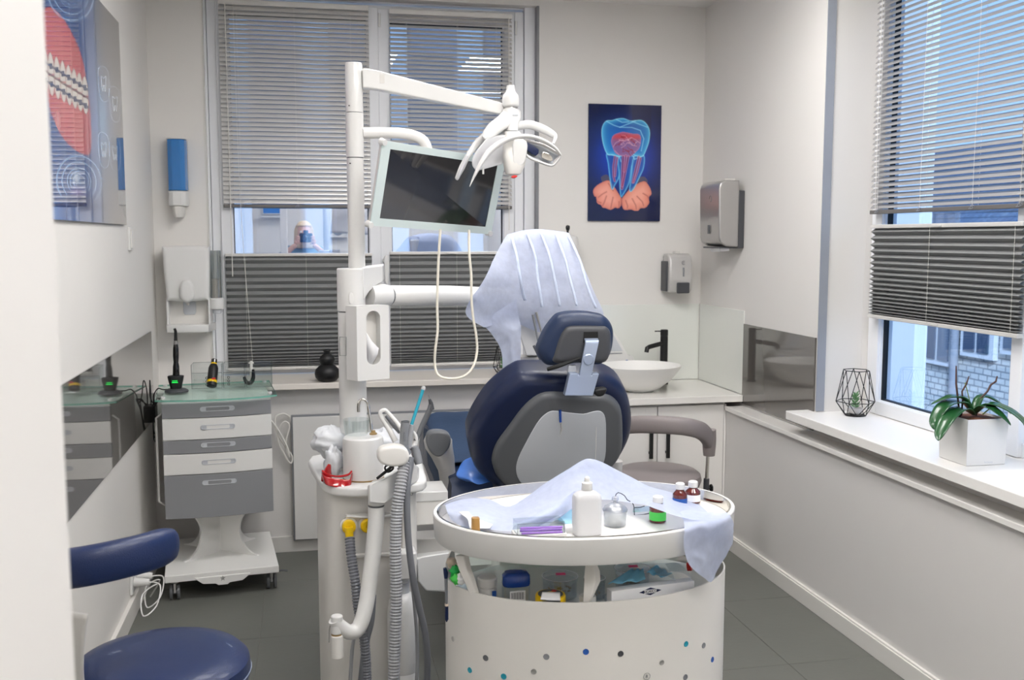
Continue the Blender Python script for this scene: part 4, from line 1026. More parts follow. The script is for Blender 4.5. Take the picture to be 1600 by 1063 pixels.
obj('post_bracket', B().tube([(1.770, 4.200, 0.389), (1.748, 4.220, 0.373), (1.66, 4.25, .45), (1.56, 4.25, .45)], .010, 10), 'dgrey2', t)
obj('gas_column', B().cyl((SC[0], SC[1], .10), (SC[0], SC[1], .30), .028).cyl((SC[0], SC[1], .30), (SC[0], SC[1], .46), .016), 'silver', t)
for k in range(5):
    a = .2 + k * 2 * PI / 5; d = Vector((math.cos(a), math.sin(a), 0)); c = Vector((SC[0], SC[1], .11))
    l = obj('leg', B().tube([c + d * .02, c + d * .14 + Vector((0, 0, -.01)), c + d * .25 + Vector((0, 0, -.035))], [.022, .018, .013], 12), 'silver', t)
    obj('wheel', B().lathe(c + d * .25 + Vector((0, 0, -.083)) - d.cross(Vector((0, 0, 1))) * .018, [(.008, 0), (.025, 0), (.026, .018), (.025, .036), (.008, .036)], 18, d.cross(Vector((0, 0, 1)))), 'rubber', l)

# ------------------------------------------------------------------ treatment chair
t = thing('treatment_chair', 'navy leather dental treatment chair seen from behind, with silver grey back shell', 'chair', (.78, 3.6, 0))
BO = [(-0.270,-0.016),(-0.267,0.033),(-0.247,0.088),(-0.212,0.154),(-0.172,0.199),(-0.129,0.234),(-0.091,0.244),(0.028,0.238),(0.128,0.237),(0.183,0.226),(0.233,0.197),(0.269,0.145),(0.295,0.067),(0.303,-0.005),(0.292,-0.066),(0.265,-0.114),(0.224,-0.164),(0.162,-0.216),(0.085,-0.248),(-0.005,-0.253),(-0.098,-0.228),(-0.179,-0.176),(-0.243,-0.102)]
BF = [(-0.183,-0.089),(-0.185,-0.049),(-0.173,-0.000),(-0.138,0.065),(-0.103,0.129),(-0.068,0.170),(-0.031,0.189),(0.027,0.187),(0.125,0.173),(0.173,0.174),(0.209,0.151),(0.235,0.107),(0.251,0.027),(0.259,-0.043),(0.249,-0.099),(0.210,-0.149),(0.138,-0.206),(0.061,-0.238),(-0.018,-0.241),(-0.100,-0.205),(-0.157,-0.150)]
BP = [(-0.104,-0.104),(-0.100,-0.054),(-0.078,0.013),(-0.052,0.080),(-0.030,0.114),(-0.003,0.128),(0.050,0.119),(0.100,0.112),(0.132,0.120),(0.159,0.119),(0.178,0.090),(0.191,0.011),(0.199,-0.069),(0.187,-0.115),(0.144,-0.168),(0.080,-0.203),(0.013,-0.212),(-0.052,-0.189),(-0.089,-0.151)]
HO = [(-0.126,-0.019),(-0.118,0.005),(-0.104,0.037),(-0.087,0.063),(-0.067,0.086),(-0.049,0.094),(-0.016,0.098),(0.028,0.097),(0.065,0.091),(0.086,0.085),(0.105,0.068),(0.117,0.042),(0.119,0.009),(0.115,-0.024),(0.104,-0.051),(0.086,-0.068),(0.065,-0.072),(0.034,-0.066),(-0.002,-0.065),(-0.032,-0.070),(-0.062,-0.072),(-0.092,-0.070),(-0.107,-0.060),(-0.122,-0.039)]
HI = [(-0.086,-0.049),(-0.082,-0.031),(-0.076,-0.008),(-0.065,0.027),(-0.054,0.048),(-0.036,0.062),(0.018,0.063),(0.072,0.060),(0.090,0.054),(0.102,0.036),(0.105,0.000),(0.103,-0.030),(0.092,-0.056),(0.064,-0.062),(-0.002,-0.059),(-0.041,-0.059),(-0.071,-0.059)]
# frames: normal a x b points towards the camera side (-y); use it with positive heights
fb = frame((.77, 3.17, .95), (1, 0, 0), (0, -.2, .43))
fh = frame((.83, 3.02, 1.27), (1, 0, 0), (0, -.04, .4))
BB = [(x * .97, y - .02 if y < -.1 else y) for x, y in BO]
obj('back_cushion', B().puff(BB, fb, -.10, .028, .045, k=7, smooth=3, back=.03), 'navyb', t, sharp=1.2)
obj('back_shell', B().puff(BF, fb, .0, .048, .022, k=6, smooth=3), 'dgrey', t, sharp=1.2)
obj('shell_inlay', B().puff(BP, fb, .03, .0505, .003, k=3, smooth=3), 'lgrey', t, sharp=1.2)
obj('headrest_cushion', B().puff(HO, fh, -.06, .030, .035, k=7, smooth=3, back=.03), 'navyd', t, sharp=1.2)
obj('headrest_shell', B().puff(HI, fh, .0, .040, .020, k=6, smooth=3), 'dgrey2', t, sharp=1.2)
fo = lambda fr, h: (fr[0] + fr[3] * h, fr[1], fr[2], fr[3])
obj('slide_recess', B().puff([(.009, .044), (.058, .044), (.060, .006), (.008, .006)], fh, .03, .0405, .003, smooth=1), 'black', t)
obj('neck_bar', B().rings([[tuple(fh[0] + fh[1] * x + fh[2] * y + fh[3] * h) for x, y in ((x0, y_), (x1, y_))] + [tuple(fh[0] + fh[1] * x + fh[2] * y + fh[3] * (h - .010)) for x, y in ((x1, y_), (x0, y_))] for x0, x1, y_, h in ((.013, .057, .024, .036), (.013, .057, .016, .054), (.012, .055, .008, .058), (-.004, .036, -.096, .056))]), 'bluesil', t, bevel=.0015)
obj('lock_button', B().lathe(fh[0] + fh[1] * .024 + fh[2] * -.042 + fh[3] * .056, [(.017, 0), (.0175, .003), (.015, .005), (.001, .0055)], 28, fh[3]), 'bluesil', t)
obj('neck_bracket', B().prism([(-.034, -.086), (-.006, -.087), (-.006, -.092), (.038, -.094), (.040, -.088), (.061, -.089), (.043, -.160), (-.048, -.157)], fo(fh, .03), 0, .026), 'bluesil', t, smooth=False, bevel=.002)
obj('bracket_side', B().prism([(-.032, -.066), (-.009, -.067), (-.006, -.09), (-.034, -.09)], fo(fh, .02), 0, .012), 'lgrey', t, smooth=False, bevel=.001)
P = lambda x, y, h: tuple(fh[0] + fh[1] * x + fh[2] * y + fh[3] * h)
obj('release_lever', B().tube([P(-.002, -.040, .045), (P(-.04, -.05, .055)), P(-.075, -.062, .055), P(-.104, -.073, .045)], [.004, .006, .007, .006], 10, 4), 'black', t)
obj('back_knob', B().puff([(.052, -.142), (.085, -.138), (.092, -.146), (.080, -.164), (.062, -.166), (.050, -.155)], fo(fh, .02), 0, .03, .008, smooth=2), 'black', t)
# seat, leg rest, arms, lift base
seat = patch([[(.47, 3.30, .66), (.475, 3.34, .745), (.50, 3.37, .775), (.77, 3.37, .785), (1.04, 3.37, .775), (1.06, 3.34, .74), (1.07, 3.30, .66)],
              [(.46, 3.5, .64), (.465, 3.5, .75), (.50, 3.5, .79), (.77, 3.5, .77), (1.04, 3.5, .79), (1.07, 3.5, .75), (1.075, 3.5, .64)],
              [(.46, 3.8, .64), (.465, 3.8, .78), (.50, 3.8, .83), (.77, 3.8, .82), (1.04, 3.8, .83), (1.07, 3.8, .78), (1.075, 3.8, .64)],
              [(.46, 4.05, .66), (.465, 4.05, .79), (.50, 4.05, .845), (.77, 4.05, .85), (1.04, 4.05, .845), (1.07, 4.05, .79), (1.075, 4.05, .66)],
              [(.50, 4.6, .56), (.505, 4.6, .66), (.54, 4.6, .70), (.77, 4.6, .70), (1.0, 4.6, .70), (1.03, 4.6, .66), (1.035, 4.6, .56)],
              [(.52, 4.78, .56), (.53, 4.79, .62), (.56, 4.8, .65), (.77, 4.8, .65), (.98, 4.8, .65), (1.0, 4.79, .62), (1.01, 4.78, .56)]], 5, 6)
b = B().grid(seat)
b.grid([[r[0] for r in seat], [((r[0][0] + .02), r[0][1], r[0][2] - .02) for r in seat], [((r[-1][0] - .02), r[-1][1], r[-1][2] - .02) for r in seat], [r[-1] for r in seat]])
b.add([p for p in seat[0]], [tuple(range(len(seat[0])))]); b.add([p for p in seat[-1]], [tuple(range(len(seat[-1])))])
obj('seat_cushion', b, 'navyd', t, sharp=1.2)
obj('foot_cover', B().grid(patch([[(.455, 3.46, .68), (.458, 3.46, .77), (.50, 3.46, .800), (.62, 3.46, .795), (.76, 3.46, .79)], [(.462, 3.9, .70), (.462, 3.9, .81), (.50, 3.9, .856), (.62, 3.9, .856), (.76, 3.9, .856)], [(.462, 4.08, .70), (.465, 4.08, .81), (.50, 4.08, .868), (.62, 4.08, .872), (.76, 4.08, .872)]], 6, 6, .006, 7)), 'navycloth', t, solid=.004)
obj('seat_pan', B().box(.56, .98, 3.30, 3.75, .585, .655).box(.60, .94, 3.75, 4.5, .56, .64), 'dgrey', t, bevel=.01)
obj('back_hinge', B().box(.62, .92, 3.26, 3.36, .60, .76), 'dgrey', t, bevel=.01)
obj('lift_column', B().box(.62, .92, 3.45, 3.95, .10, .585), 'white2', t, bevel=.03, seg=4)
obj('floor_plate', B().box(.58, .96, 3.25, 4.4, 0, .10), 'white2', t, bevel=.02, seg=3)
# armrest, left (pad seen end-on) and its silver bracket
def lofty(b, secs, n=20, e=2.2):
    return b.rings([[(c[0] + rx * sgnp(math.cos(a), 2 / e), c[1] + ry * sgnp(math.sin(a), 2 / e), c[2] + tz * math.cos(a)) for a in [2 * PI * j / n for j in range(n)]] for c, rx, ry, tz in secs])
for sgn in (0, 1):
    if sgn == 0:
        secs = [((0.482, 3.420, 0.634), .034, .03, 0), ((0.478, 3.420, 0.726), .031, .03, 0), ((0.469, 3.420, 0.784), .030, .032, 0), ((0.455, 3.410, 0.833), .040, .036, 0), ((0.440, 3.400, 0.870), .048, .04, 0), ((0.436, 3.400, 0.897), .050, .04, 0), ((0.434, 3.400, 0.916), .040, .035, 0)]
        obj('arm_bracket', lofty(B(), secs), 'silverp', t)
        cpt = Vector((0.429, 3.345, 0.900))
        fa = frame(cpt, (1, 0, -.12), (0.12, -.10, 1))
        obj('arm_pad', B().puff([(-.042, .022), (-.030, .038), (0, .043), (.028, .038), (.042, .020), (.040, -.012), (.022, -.040), (.002, -.048), (-.020, -.036), (-.038, -.010)], fa, -.03, .014, .010, smooth=3), 'dgrey', t)
        obj('arm_rest_bar', B().tube([(cpt.x + .004, cpt.y + .04, cpt.z - .008), (cpt.x + .016, cpt.y + .14, cpt.z - .03), (cpt.x + .026, cpt.y + .24, cpt.z - .055)], [.030, .028, .020], 16, 4, flat=1.2), 'dgrey', t)
    else:
        secs = [((1.085, 3.42, .66), .024, .03, 0), ((1.088, 3.42, .72), .024, .03, 0), ((1.09, 3.42, .79), .024, .032, 0)]
        obj('arm_bracket', lofty(B(), secs), 'silverp', t)
# loose blue film on the seat
t2 = [[(0.562, 3.330, 0.862), (0.614, 3.310, 0.832), (0.657, 3.300, 0.803)], [(0.510, 3.330, 0.826), (0.564, 3.280, 0.797), (0.626, 3.280, 0.780)], [(0.488, 3.320, 0.791), (0.529, 3.270, 0.783), (0.625, 3.275, 0.777)], [(0.523, 3.300, 0.770), (0.554, 3.250, 0.771), (0.593, 3.260, 0.774)]]
tag(obj('blue_film', B().grid(patch(t2, 7, 7, .006, 22, 4)), 'wrapblue', solid=.0015), 'crumpled bright blue glove or film lying on the chair seat under the backrest', 'glove')
t = thing('bib_chain', 'thin cord with blue bib clip hanging down the back of the treatment chair', 'clip', (.8, 3.1, 1.1))
obj('cord', B().tube([(0.798, 3.105, 1.102), (0.801, 3.105, 1.064), (0.803, 3.105, 1.039)], .0010, 6), 'rail', t)
obj('cord', B().tube([(0.918, 3.100, 1.099), (0.921, 3.100, 1.019), (0.920, 3.100, 0.912), (0.918, 3.100, 0.865)], .0010, 6), 'rail', t)
obj('blue_clip', B().cyl((0.790, 3.070, 1.048), (0.793, 3.075, 1.007), .0045, .0042), 'bluecap', t)
obj('metal_clip', B().tube([(0.793, 3.075, 1.007), (0.796, 3.075, 0.986), (0.791, 3.075, 0.961)], [.0035, .0032, .0012], 8), 'chrome', t)

# ------------------------------------------------------------------ dental unit: body, column, spittoon
t = thing('dental_unit', 'tall white dental unit body with rounded top shelf, front panel and central column', 'dental unit', (.16, 3.1, 0))
top = [(.004, 3.40), (.012, 3.16), (.040, 2.99), (.10, 2.93), (.17, 2.92), (.25, 2.93), (.335, 2.955), (.355, 3.10), (.35, 3.40), (.18, 3.45)]
obj('top_shelf', B().puff(top, (Vector((0, 0, .862)), Vector((1, 0, 0)), Vector((0, 1, 0)), Vector((0, 0, 1))), -.028, 0, .008, smooth=3), 'white', t)
bd = [(.030, 3.38), (.028, 3.16), (.045, 3.02), (.09, 2.975), (.17, 2.965), (.24, 2.97), (.305, 2.985), (.325, 3.10), (.322, 3.38), (.18, 3.40)]
obj('unit_body', B().prism(crom2(bd, 3), (Vector((0, 0, 0)), Vector((1, 0, 0)), Vector((0, 1, 0)), Vector((0, 0, 1))), .02, .834), 'white2', t, bevel=.004)
yf = 2.962
obj('front_panel', B().rings([[(x, yf - .004 * 1, z) for x, z in ((.10, .64), (.275, .64), (.275, .775), (.10, .775))], [(x, yf - .010, z) for x, z in ((.10, .64), (.275, .64), (.275, .775), (.10, .775))], [(x, yf - .010, z) for x, z in ((.106, .646), (.269, .646), (.269, .765), (.106, .765))], [(x, yf - .002, z) for x, z in ((.112, .652), (.263, .652), (.263, .750), (.112, .750))]]), 'offwhite', t, smooth=False)
obj('panel_lip', B().tube([(.103, yf - .012, .770), (.19, yf - .018, .764), (.272, yf - .012, .770)], .004, 8, 4), 'white', t)
for k, u in enumerate((545, 574)):
    c = [(0.108, 2.940, 0.740), (0.163, 2.940, 0.740)][k]
    v = obj('valve_ring', B().lathe((c[0], 2.962, c[2]), [(.026, 0), (.026, .010), (.020, .012)], 28, (0, -1, 0)), 'white', t)
    obj('yellow_valve', B().lathe((c[0], 2.951, c[2]), [(.0205, 0), (.0205, .016), (.017, .020), (.006, .020), (.005, .016), (.001, .016)], 28, (0, -1, 0)), 'ygr', v)
obj('valve_spout', B().cyl((0.107, 2.930, 0.743), (0.109, 2.930, 0.711), .013, .012), 'ygr', t)
words('BASIC', .014, (0.247, 2.955, 0.824), Matrix.Rotation(PI / 2, 3, 'X'), 'dgrey', t)
words('A7', .012, (0.296, 2.960, 0.824), Matrix.Rotation(PI / 2, 3, 'X'), 'dgrey', t)
cx_, cy_ = (0.136, 3.170, 1.138)[0], 3.17
obj('lower_column', B().lathe((cx_, cy_, .862), [(.046, 0), (.043, .02), (.043, .505)], 36), 'white', t)
obj('column_joint', B().lathe((cx_, cy_, 1.3675), [(.040, 0), (.040, .003)], 32), 'dgrey', t)
obj('swivel_collar', B().lathe((cx_, cy_, 1.371), [(.0435, 0), (.044, .003), (.044, .130), (.041, .134), (.02, .134)], 36), 'white', t)
ux_ = (0.155, 3.170, 1.742)[0]
obj('upper_pole', B().lathe((ux_, cy_, 1.50), [(.0262, 0), (.0262, .345)], 28), 'white', t)
obj('pole_sleeve', B().lathe((ux_, cy_, 1.848), [(.0275, 0), (.0275, .135)], 28), 'white', t)
obj('pole_head', B().lathe((ux_, cy_, 1.985), [(.0268, 0), (.0268, .145), (.024, .150), (.001, .151)], 28), 'white', t)
for z in (1.846, 1.984):
    obj('pole_joint', B().lathe((ux_, cy_, z - .0015), [(.0250, 0), (.0250, .004)], 24), 'dgrey', t)
for z in (1.828, 2.003):
    obj('set_screw', B().cyl((ux_ - .016, cy_ - .0205, z), (ux_ - .0175, cy_ - .0235, z), .002), 'black', t)
obj('collar_button', B().puff([(-.006, -.014), (-.006, .014), (.006, .014), (.006, -.014)], frame((cx_ - .003, cy_ - .042, 1.413), (1, 0, 0), (0, 0, 1)), 0, .003, .002, smooth=3), 'white', t)
# horizontal bracket and elbow carrying the tray arm
obj('arm_bracket', B().rings([[(0.170, 3.140, 1.508), (0.238, 3.200, 1.514), (0.237, 3.200, 1.461), (0.220, 3.190, 1.453), (0.192, 3.165, 1.432), (0.172, 3.140, 1.404)], [(0.175, 3.240, 1.509), (0.250, 3.300, 1.515), (0.249, 3.300, 1.461), (0.231, 3.290, 1.453), (0.200, 3.265, 1.431), (0.178, 3.240, 1.402)]]), 'white', t, bevel=.004)

t2 = thing('swing_arm', 'horizontal white round arm running from the column to the draped stand', 'arm', (0.222, 3.220, 1.415))
obj('elbow', B().tube([(0.190, 3.200, 1.416), (0.226, 3.220, 1.415), (0.256, 3.240, 1.413)], [.042, .040, .0345], 28, 2), 'white', t2)
obj('elbow_joint', B().cyl((0.253, 3.238, 1.413), (0.258, 3.243, 1.413), .032), 'dgrey', t2)
obj('arm_tube', B().tube([(0.259, 3.245, 1.413), (0.269, 3.250, 1.413), (0.331, 3.280, 1.410), (0.472, 3.380, 1.403), (0.592, 3.500, 1.392), (0.725, 3.640, 1.378)], [.028, .0335, .0335, .034, .034, .034], 28), 'white', t2)

# tissue holder on the column
t = thing('tissue_holder', 'white tissue box holder with oval opening fixed to the column', 'tissue box', (0.200, 3.080, 1.269))
A0, A1, A2 = Vector((0.115, 3.100, 1.149)), Vector((0.146, 3.055, 1.154)), Vector((0.247, 3.095, 1.145))
A3 = A0 + (A2 - A1)
z0, z1 = 1.162, 1.392
e1 = (A2 - A1); e1.z = 0; Wd = e1.length; e1.normalize(); nn = Vector((e1.y, -e1.x, 0)); 
O = Vector((A1.x, A1.y, z0))
f0 = (O, e1, Vector((0, 0, 1)), nn)
Hh = z1 - z0
ov = [(Wd * .51 + .0235 * sgnp(math.cos(a), .9), Hh * .57 + (.061 if math.sin(a) > 0 else -.061) + .022 * math.sin(a)) for a in [2 * PI * (i + .5) / 32 for i in range(32)]]
rect = []
for (x, y) in ov:
    dx, dy = x - Wd * .51, y - Hh * .57
    k = min((Wd - Wd * .51) / dx if dx > 0 else Wd * .51 / -dx, (Hh - Hh * .57) / dy if dy > 0 else Hh * .57 / -dy)
    rect.append((Wd * .51 + dx * k, Hh * .57 + dy * k))
for cx2, cy2 in ((0, 0), (Wd, 0), (Wd, Hh), (0, Hh)):
    i = min(range(32), key=lambda i: (rect[i][0] - cx2) ** 2 + (rect[i][1] - cy2) ** 2); rect[i] = (cx2, cy2)
T3 = lambda p, h: tuple(f0[0] + f0[1] * p[0] + f0[2] * p[1] + f0[3] * h)
dep = (A1 - A0).length
b = B().rings([[T3(p, -.05) for p in ov], [T3(p, -.001) for p in ov], [T3(p, 0) for p in ov], [T3(p, 0) for p in rect], [T3(p, -.004) for p in rect]], caps=False)
obj('holder_front', b, 'white', t, smooth=False)
sv = Vector((A0.x - A1.x, A0.y - A1.y, 0))
b = B()
q = [Vector((A1.x, A1.y, 0)), Vector((A2.x, A2.y, 0)), Vector((A2.x, A2.y, 0)) + sv, Vector((A0.x, A0.y, 0))]
q[2] = q[1] + sv
for i in range(4):
    if i == 0: continue
    p, r = q[i], q[(i + 1) % 4]
    b.add([(p.x, p.y, z0), (r.x, r.y, z0), (r.x, r.y, z1), (p.x, p.y, z1)], [(0, 1, 2, 3)])
b.add([(p.x, p.y, z0) for p in q] + [(p.x, p.y, z1) for p in q], [(0, 1, 2, 3), (4, 5, 6, 7)])
obj('holder_case', b, 'white', t, smooth=False)
obj('tissue_box_inside', B().add([T3(p, -.030) for p in ((Wd * .15, .03), (Wd * .87, .03), (Wd * .87, Hh - .02), (Wd * .15, Hh - .02))], [(0, 1, 2, 3)]), 'offwhite', t, smooth=False, solid=.002)
obj('tissue', B().grid([[T3((.030, .155), -.006), T3((.035, .10), -.02), T3((.038, .05), -.022)], [T3((.048, .12), .006), T3((.052, .09), .002), T3((.048, .05), -.01)], [T3((.071, .098), .004), T3((.066, .08), .006), T3((.050, .045), -.004)]]), 'paper', t, solid=.001)
obj('clear_strap', B().tube([(0.097, 3.130, 1.292), (0.095, 3.120, 1.277), (0.096, 3.120, 1.235), (0.114, 3.090, 1.238), (0.115, 3.090, 1.295)], .0015, 6, closed=True), 'acryledge', t)

# spittoon block with chrome spout
t = thing('spittoon', 'round white spittoon block on the unit shelf, with a curved chrome spout', 'spittoon', (0.153, 3.017, 0.863))
sc = Vector((0.159, 3.083, 0.863)); sc.y = 3.045
obj('drum', B().lathe((sc.x, sc.y, .8632), [(.050, 0), (.062, .003), (.0625, .115), (.060, .126), (.054, .131), (.03, .130), (.001, .129)], 40), 'white', t)
obj('drum_seam', B().lathe((sc.x, sc.y, .8627), [(.0632, 0), (.0632, .004)], 40), 'brassy', t)
obj('clear_cup', B().lathe((sc.x - .018, sc.y + .03, .991), [(.034, 0), (.040, .05), (.041, .05), (.035, 0)], 28), 'acryl', t)
obj('chrome_spout', B().tube([(0.190, 3.085, 0.967), (0.187, 3.090, 1.017), (0.182, 3.090, 1.057), (0.177, 3.090, 1.088), (0.165, 3.090, 1.100), (0.153, 3.090, 1.095), (0.149, 3.090, 1.079), (0.149, 3.090, 1.061)], .0048, 12, 4), 'chrome', t)
obj('spout_base', B().lathe((sc.x + .033, sc.y + .02, .992), [(.012, 0), (.012, .005), (.007, .008), (.006, .014)], 20), 'brassy', t)
# crumpled white bag behind the drum
def crumple(b, c, r, seed, n=26, m=18, amp=.35, fr=7):
    from mathutils import noise as N
    R = []
    for i in range(m):
        th = PI * (i + .5) / m; ring_ = []
        for j in range(n):
            ph = 2 * PI * j / n; d = Vector((math.sin(th) * math.cos(ph), math.sin(th) * math.sin(ph), math.cos(th)))
            k = 1 + amp * (N.noise(d * 2.3 + Vector((seed, 0, 0))) + .5 * (1 - 2 * abs(N.noise(d * fr + Vector((0, seed, 0))))) - .25)
            ring_.append((c[0] + d.x * r[0] * k, c[1] + d.y * r[1] * k, c[2] + d.z * r[2] * k))
        R.append(ring_)
    return b.rings(R)
tag(obj('white_bag', crumple(B(), (0.062, 3.160, 0.957), (.055, .05, .045), 3), 'shrink', sharp=3), 'crumpled translucent white bag left of the spittoon drum', 'bag')
tag(obj('white_bag', crumple(B(), (0.070, 3.100, 0.904), (.028, .03, .045), 9), 'shrink', sharp=3), 'smaller crumpled white film just above the red glasses', 'bag')
tag(obj('white_bag', crumple(B(), (0.239, 3.260, 0.930), (.055, .05, .042), 14), 'shrink', sharp=3), 'crumpled translucent white bag right of the spittoon drum, behind the column', 'bag')
# red goggles
t = thing('red_goggles', 'red see-through protective goggles lying on the unit shelf', 'goggles', (0.075, 2.969, 0.863))
g_ = patch([[(0.032, 2.985, 0.900), (0.045, 2.965, 0.889), (0.079, 2.960, 0.884), (0.111, 2.965, 0.878), (0.120, 2.985, 0.888)],
            [(0.032, 2.985, 0.881), (0.048, 2.955, 0.870), (0.078, 2.950, 0.864), (0.110, 2.955, 0.857), (0.121, 2.985, 0.868)],
            [(0.036, 2.985, 0.867), (0.050, 2.955, 0.866), (0.078, 2.950, 0.860), (0.106, 2.955, 0.855), (0.117, 2.985, 0.853)]], 6, 5)
obj('lens_shield', B().grid(g_), 'redgl', t, solid=.002)
obj('side_wing', B().grid(patch([[(0.030, 2.980, 0.874), (0.034, 2.985, 0.896), (0.052, 3.000, 0.921)], [(0.041, 2.990, 0.865), (0.050, 3.000, 0.888), (0.060, 3.010, 0.915)], [(0.057, 3.000, 0.858), (0.061, 3.010, 0.877), (0.060, 3.020, 0.895)]], 4, 4)), 'redgl', t, solid=.002)
obj('side_wing', B().grid(patch([[(0.120, 2.985, 0.890), (0.124, 3.000, 0.892), (0.121, 3.020, 0.892)], [(0.117, 2.985, 0.869), (0.124, 3.000, 0.871), (0.121, 3.020, 0.872)], [(0.111, 2.985, 0.849), (0.120, 3.000, 0.853), (0.119, 3.020, 0.856)]], 4, 4)), 'redgl', t, solid=.002)
obj('brow_bar', B().tube([(0.034, 2.985, 0.904), (0.049, 2.970, 0.895), (0.079, 2.970, 0.888), (0.109, 2.970, 0.892), (0.120, 2.985, 0.898)], .0035, 8, 4), 'redgl', t)

# suction side: white swing arm, holder, hoses
t = thing('assistant_arm', 'white bent tube arm with elbow joint in front of the dental unit', 'arm', (0.188, 2.840, 0.847))
obj('upper_block', B().rings([[(0.160, 2.800, 0.902), (0.204, 2.800, 0.913), (0.300, 2.930, 0.932), (0.315, 2.950, 0.911), (0.315, 2.950, 0.867), (0.205, 2.800, 0.844), (0.159, 2.800, 0.846)], [(0.172, 2.870, 0.894), (0.216, 2.870, 0.903), (0.297, 3.000, 0.916), (0.329, 3.020, 0.894), (0.328, 3.020, 0.854), (0.216, 2.870, 0.832), (0.171, 2.870, 0.835)]]), 'white', t, bevel=.006, seg=3)
obj('elbow_cap', B().cyl((0.184, 2.835, 0.892), (0.183, 2.835, 0.832), .0245), 'white', t, bevel=.004)
obj('joint_line', B().cyl((0.183, 2.835, 0.832), (0.183, 2.835, 0.828), .0235), 'dgrey', t)
obj('bent_tube', B().tube([(0.183, 2.835, 0.828), (0.181, 2.835, 0.773), (0.170, 2.825, 0.682), (0.156, 2.810, 0.593), (0.143, 2.790, 0.535), (0.124, 2.775, 0.491), (0.096, 2.760, 0.488), (0.069, 2.750, 0.513), (0.057, 2.745, 0.534)], [.0235, .0235, .0232, .0228, .0225, .0225, .0215, .0200, .0185], 24, 4), 'white', t)
obj('end_joint', B().cyl((0.063, 2.745, 0.545), (0.062, 2.745, 0.493), .0165), 'white', t, bevel=.003)
obj('joint_line', B().cyl((0.062, 2.745, 0.493), (0.062, 2.745, 0.489), .0155), 'brassy', t)
obj('end_cylinder', B().cyl((0.063, 2.745, 0.489), (0.062, 2.745, 0.422), .0175), 'white2', t, bevel=.003)
obj('side_clip', B().tube([(0.044, 2.745, 0.517), (0.041, 2.745, 0.504), (0.040, 2.745, 0.468)], .0022, 6), 'silver', t)

t = thing('handpiece_holder', 'white oval holder block carrying suction tips and handpieces', 'holder', (0.237, 2.860, 0.963))
fhh = frame((0.232, 2.800, 0.979), (1, 0, 0), (0, 0, 1))
obj('holder_body', B().puff([(-.046, 0), (-.038, .022), (-.012, .030), (.018, .029), (.038, .018), (.046, -.004), (.036, -.024), (.008, -.031), (-.018, -.028), (-.038, -.018)], fhh, -.05, 0, .010, smooth=3), 'white2', t)
obj('holder_arm', B().tube([(0.245, 2.880, 1.006), (0.224, 2.890, 1.047), (0.206, 2.900, 1.076), (0.203, 2.900, 1.090), (0.214, 2.900, 1.097), (0.225, 2.900, 1.089), (0.254, 2.890, 1.053), (0.274, 2.870, 1.022)], [.009, .008, .007, .006, .006, .006, .007, .009], 12, 3), 'white', t)
obj('grey_insert', B().tube([(0.218, 2.885, 1.082), (0.235, 2.885, 1.059), (0.257, 2.885, 1.031)], [.004, .006, .005], 10), 'dgrey', t)
obj('rear_hook', B().tube([(0.285, 2.870, 0.978), (0.301, 2.880, 0.994), (0.305, 2.880, 1.015), (0.297, 2.880, 1.031), (0.290, 2.880, 1.023)], [.008, .007, .006, .005, .004], 10, 3), 'white', t)
obj('pivot', B().tube([(0.310, 2.850, 0.943), (0.302, 2.860, 0.974), (0.299, 2.860, 0.993)], [.012, .014, .010], 12), 'mgrey', t)
obj('black_lever', B().tube([(0.233, 2.840, 0.945), (0.219, 2.850, 0.929), (0.188, 2.860, 0.903)], [.004, .005, .004], 8), 'black', t)
obj('black_hook', B().tube([(0.210, 2.850, 0.935), (0.215, 2.850, 0.942), (0.230, 2.850, 0.943), (0.234, 2.850, 0.932), (0.219, 2.850, 0.923), (0.210, 2.850, 0.935)], .003, 8, 3), 'black', t)
t = thing('suction_tip', 'thick grey suction handpiece standing in the white holder', 'dental tool', (0.269, 2.860, 1.028))
obj('tip_body', B().tube([(0.271, 2.850, 1.068), (0.268, 2.850, 1.038), (0.266, 2.850, 1.000)], [.0125, .013, .0125], 18), 'mgrey', t)
obj('tip_collar', B().tube([(0.264, 2.845, 1.001), (0.264, 2.845, 0.986), (0.275, 2.845, 0.971)], [.016, .018, .016], 18), 'hosed', t)
obj('tip_mouth', B().lathe((0.271, 2.850, 1.069), [(.0125, 0), (.0125, .002), (.009, .002), (.009, .0005)], 20), 'dgrey', t)
obj('slide_button', B().puff([(-.003, -.012), (-.003, .012), (.003, .012), (.003, -.012)], frame((0.267, 2.835, 1.028), (1, 0, 0), (0, 0, 1)), 0, .004, .001, smooth=2), 'hosed', t)
t = thing('saliva_ejector', 'teal saliva ejector tube with white tip leaning in the holder', 'dental tool', (0.306, 2.880, 1.099))
obj('teal_tube', B().cyl((0.291, 2.870, 1.056), (0.329, 2.900, 1.154), .0050), 'cyan', t)
obj('white_tip', B().lathe((0.329, 2.900, 1.154), [(.0055, 0), (.0065, .004), (.005, .010), (.001, .011)], 14, (.3, 0, 1)), 'nip', t)
obj('grey_grip', B().tube([(0.292, 2.865, 1.057), (0.286, 2.865, 1.027), (0.280, 2.865, 0.989)], [.007, .0085, .010], 14), 'hose', t)
t = thing('air_syringe', 'slim dark grey syringe handpiece leaning right in the holder', 'dental tool', (0.330, 2.900, 1.066))
obj('syringe_body', B().tube([(0.303, 2.880, 1.004), (0.326, 2.900, 1.047), (0.349, 2.900, 1.094), (0.353, 2.900, 1.109)], [.0085, .0095, .010, .009], 12, flat=.7), 'dgrey', t)
obj('syringe_head', B().tube([(0.353, 2.900, 1.094), (0.352, 2.900, 1.113), (0.348, 2.900, 1.125)], [.0095, .0065, .004], 12), 'dgrey2', t)
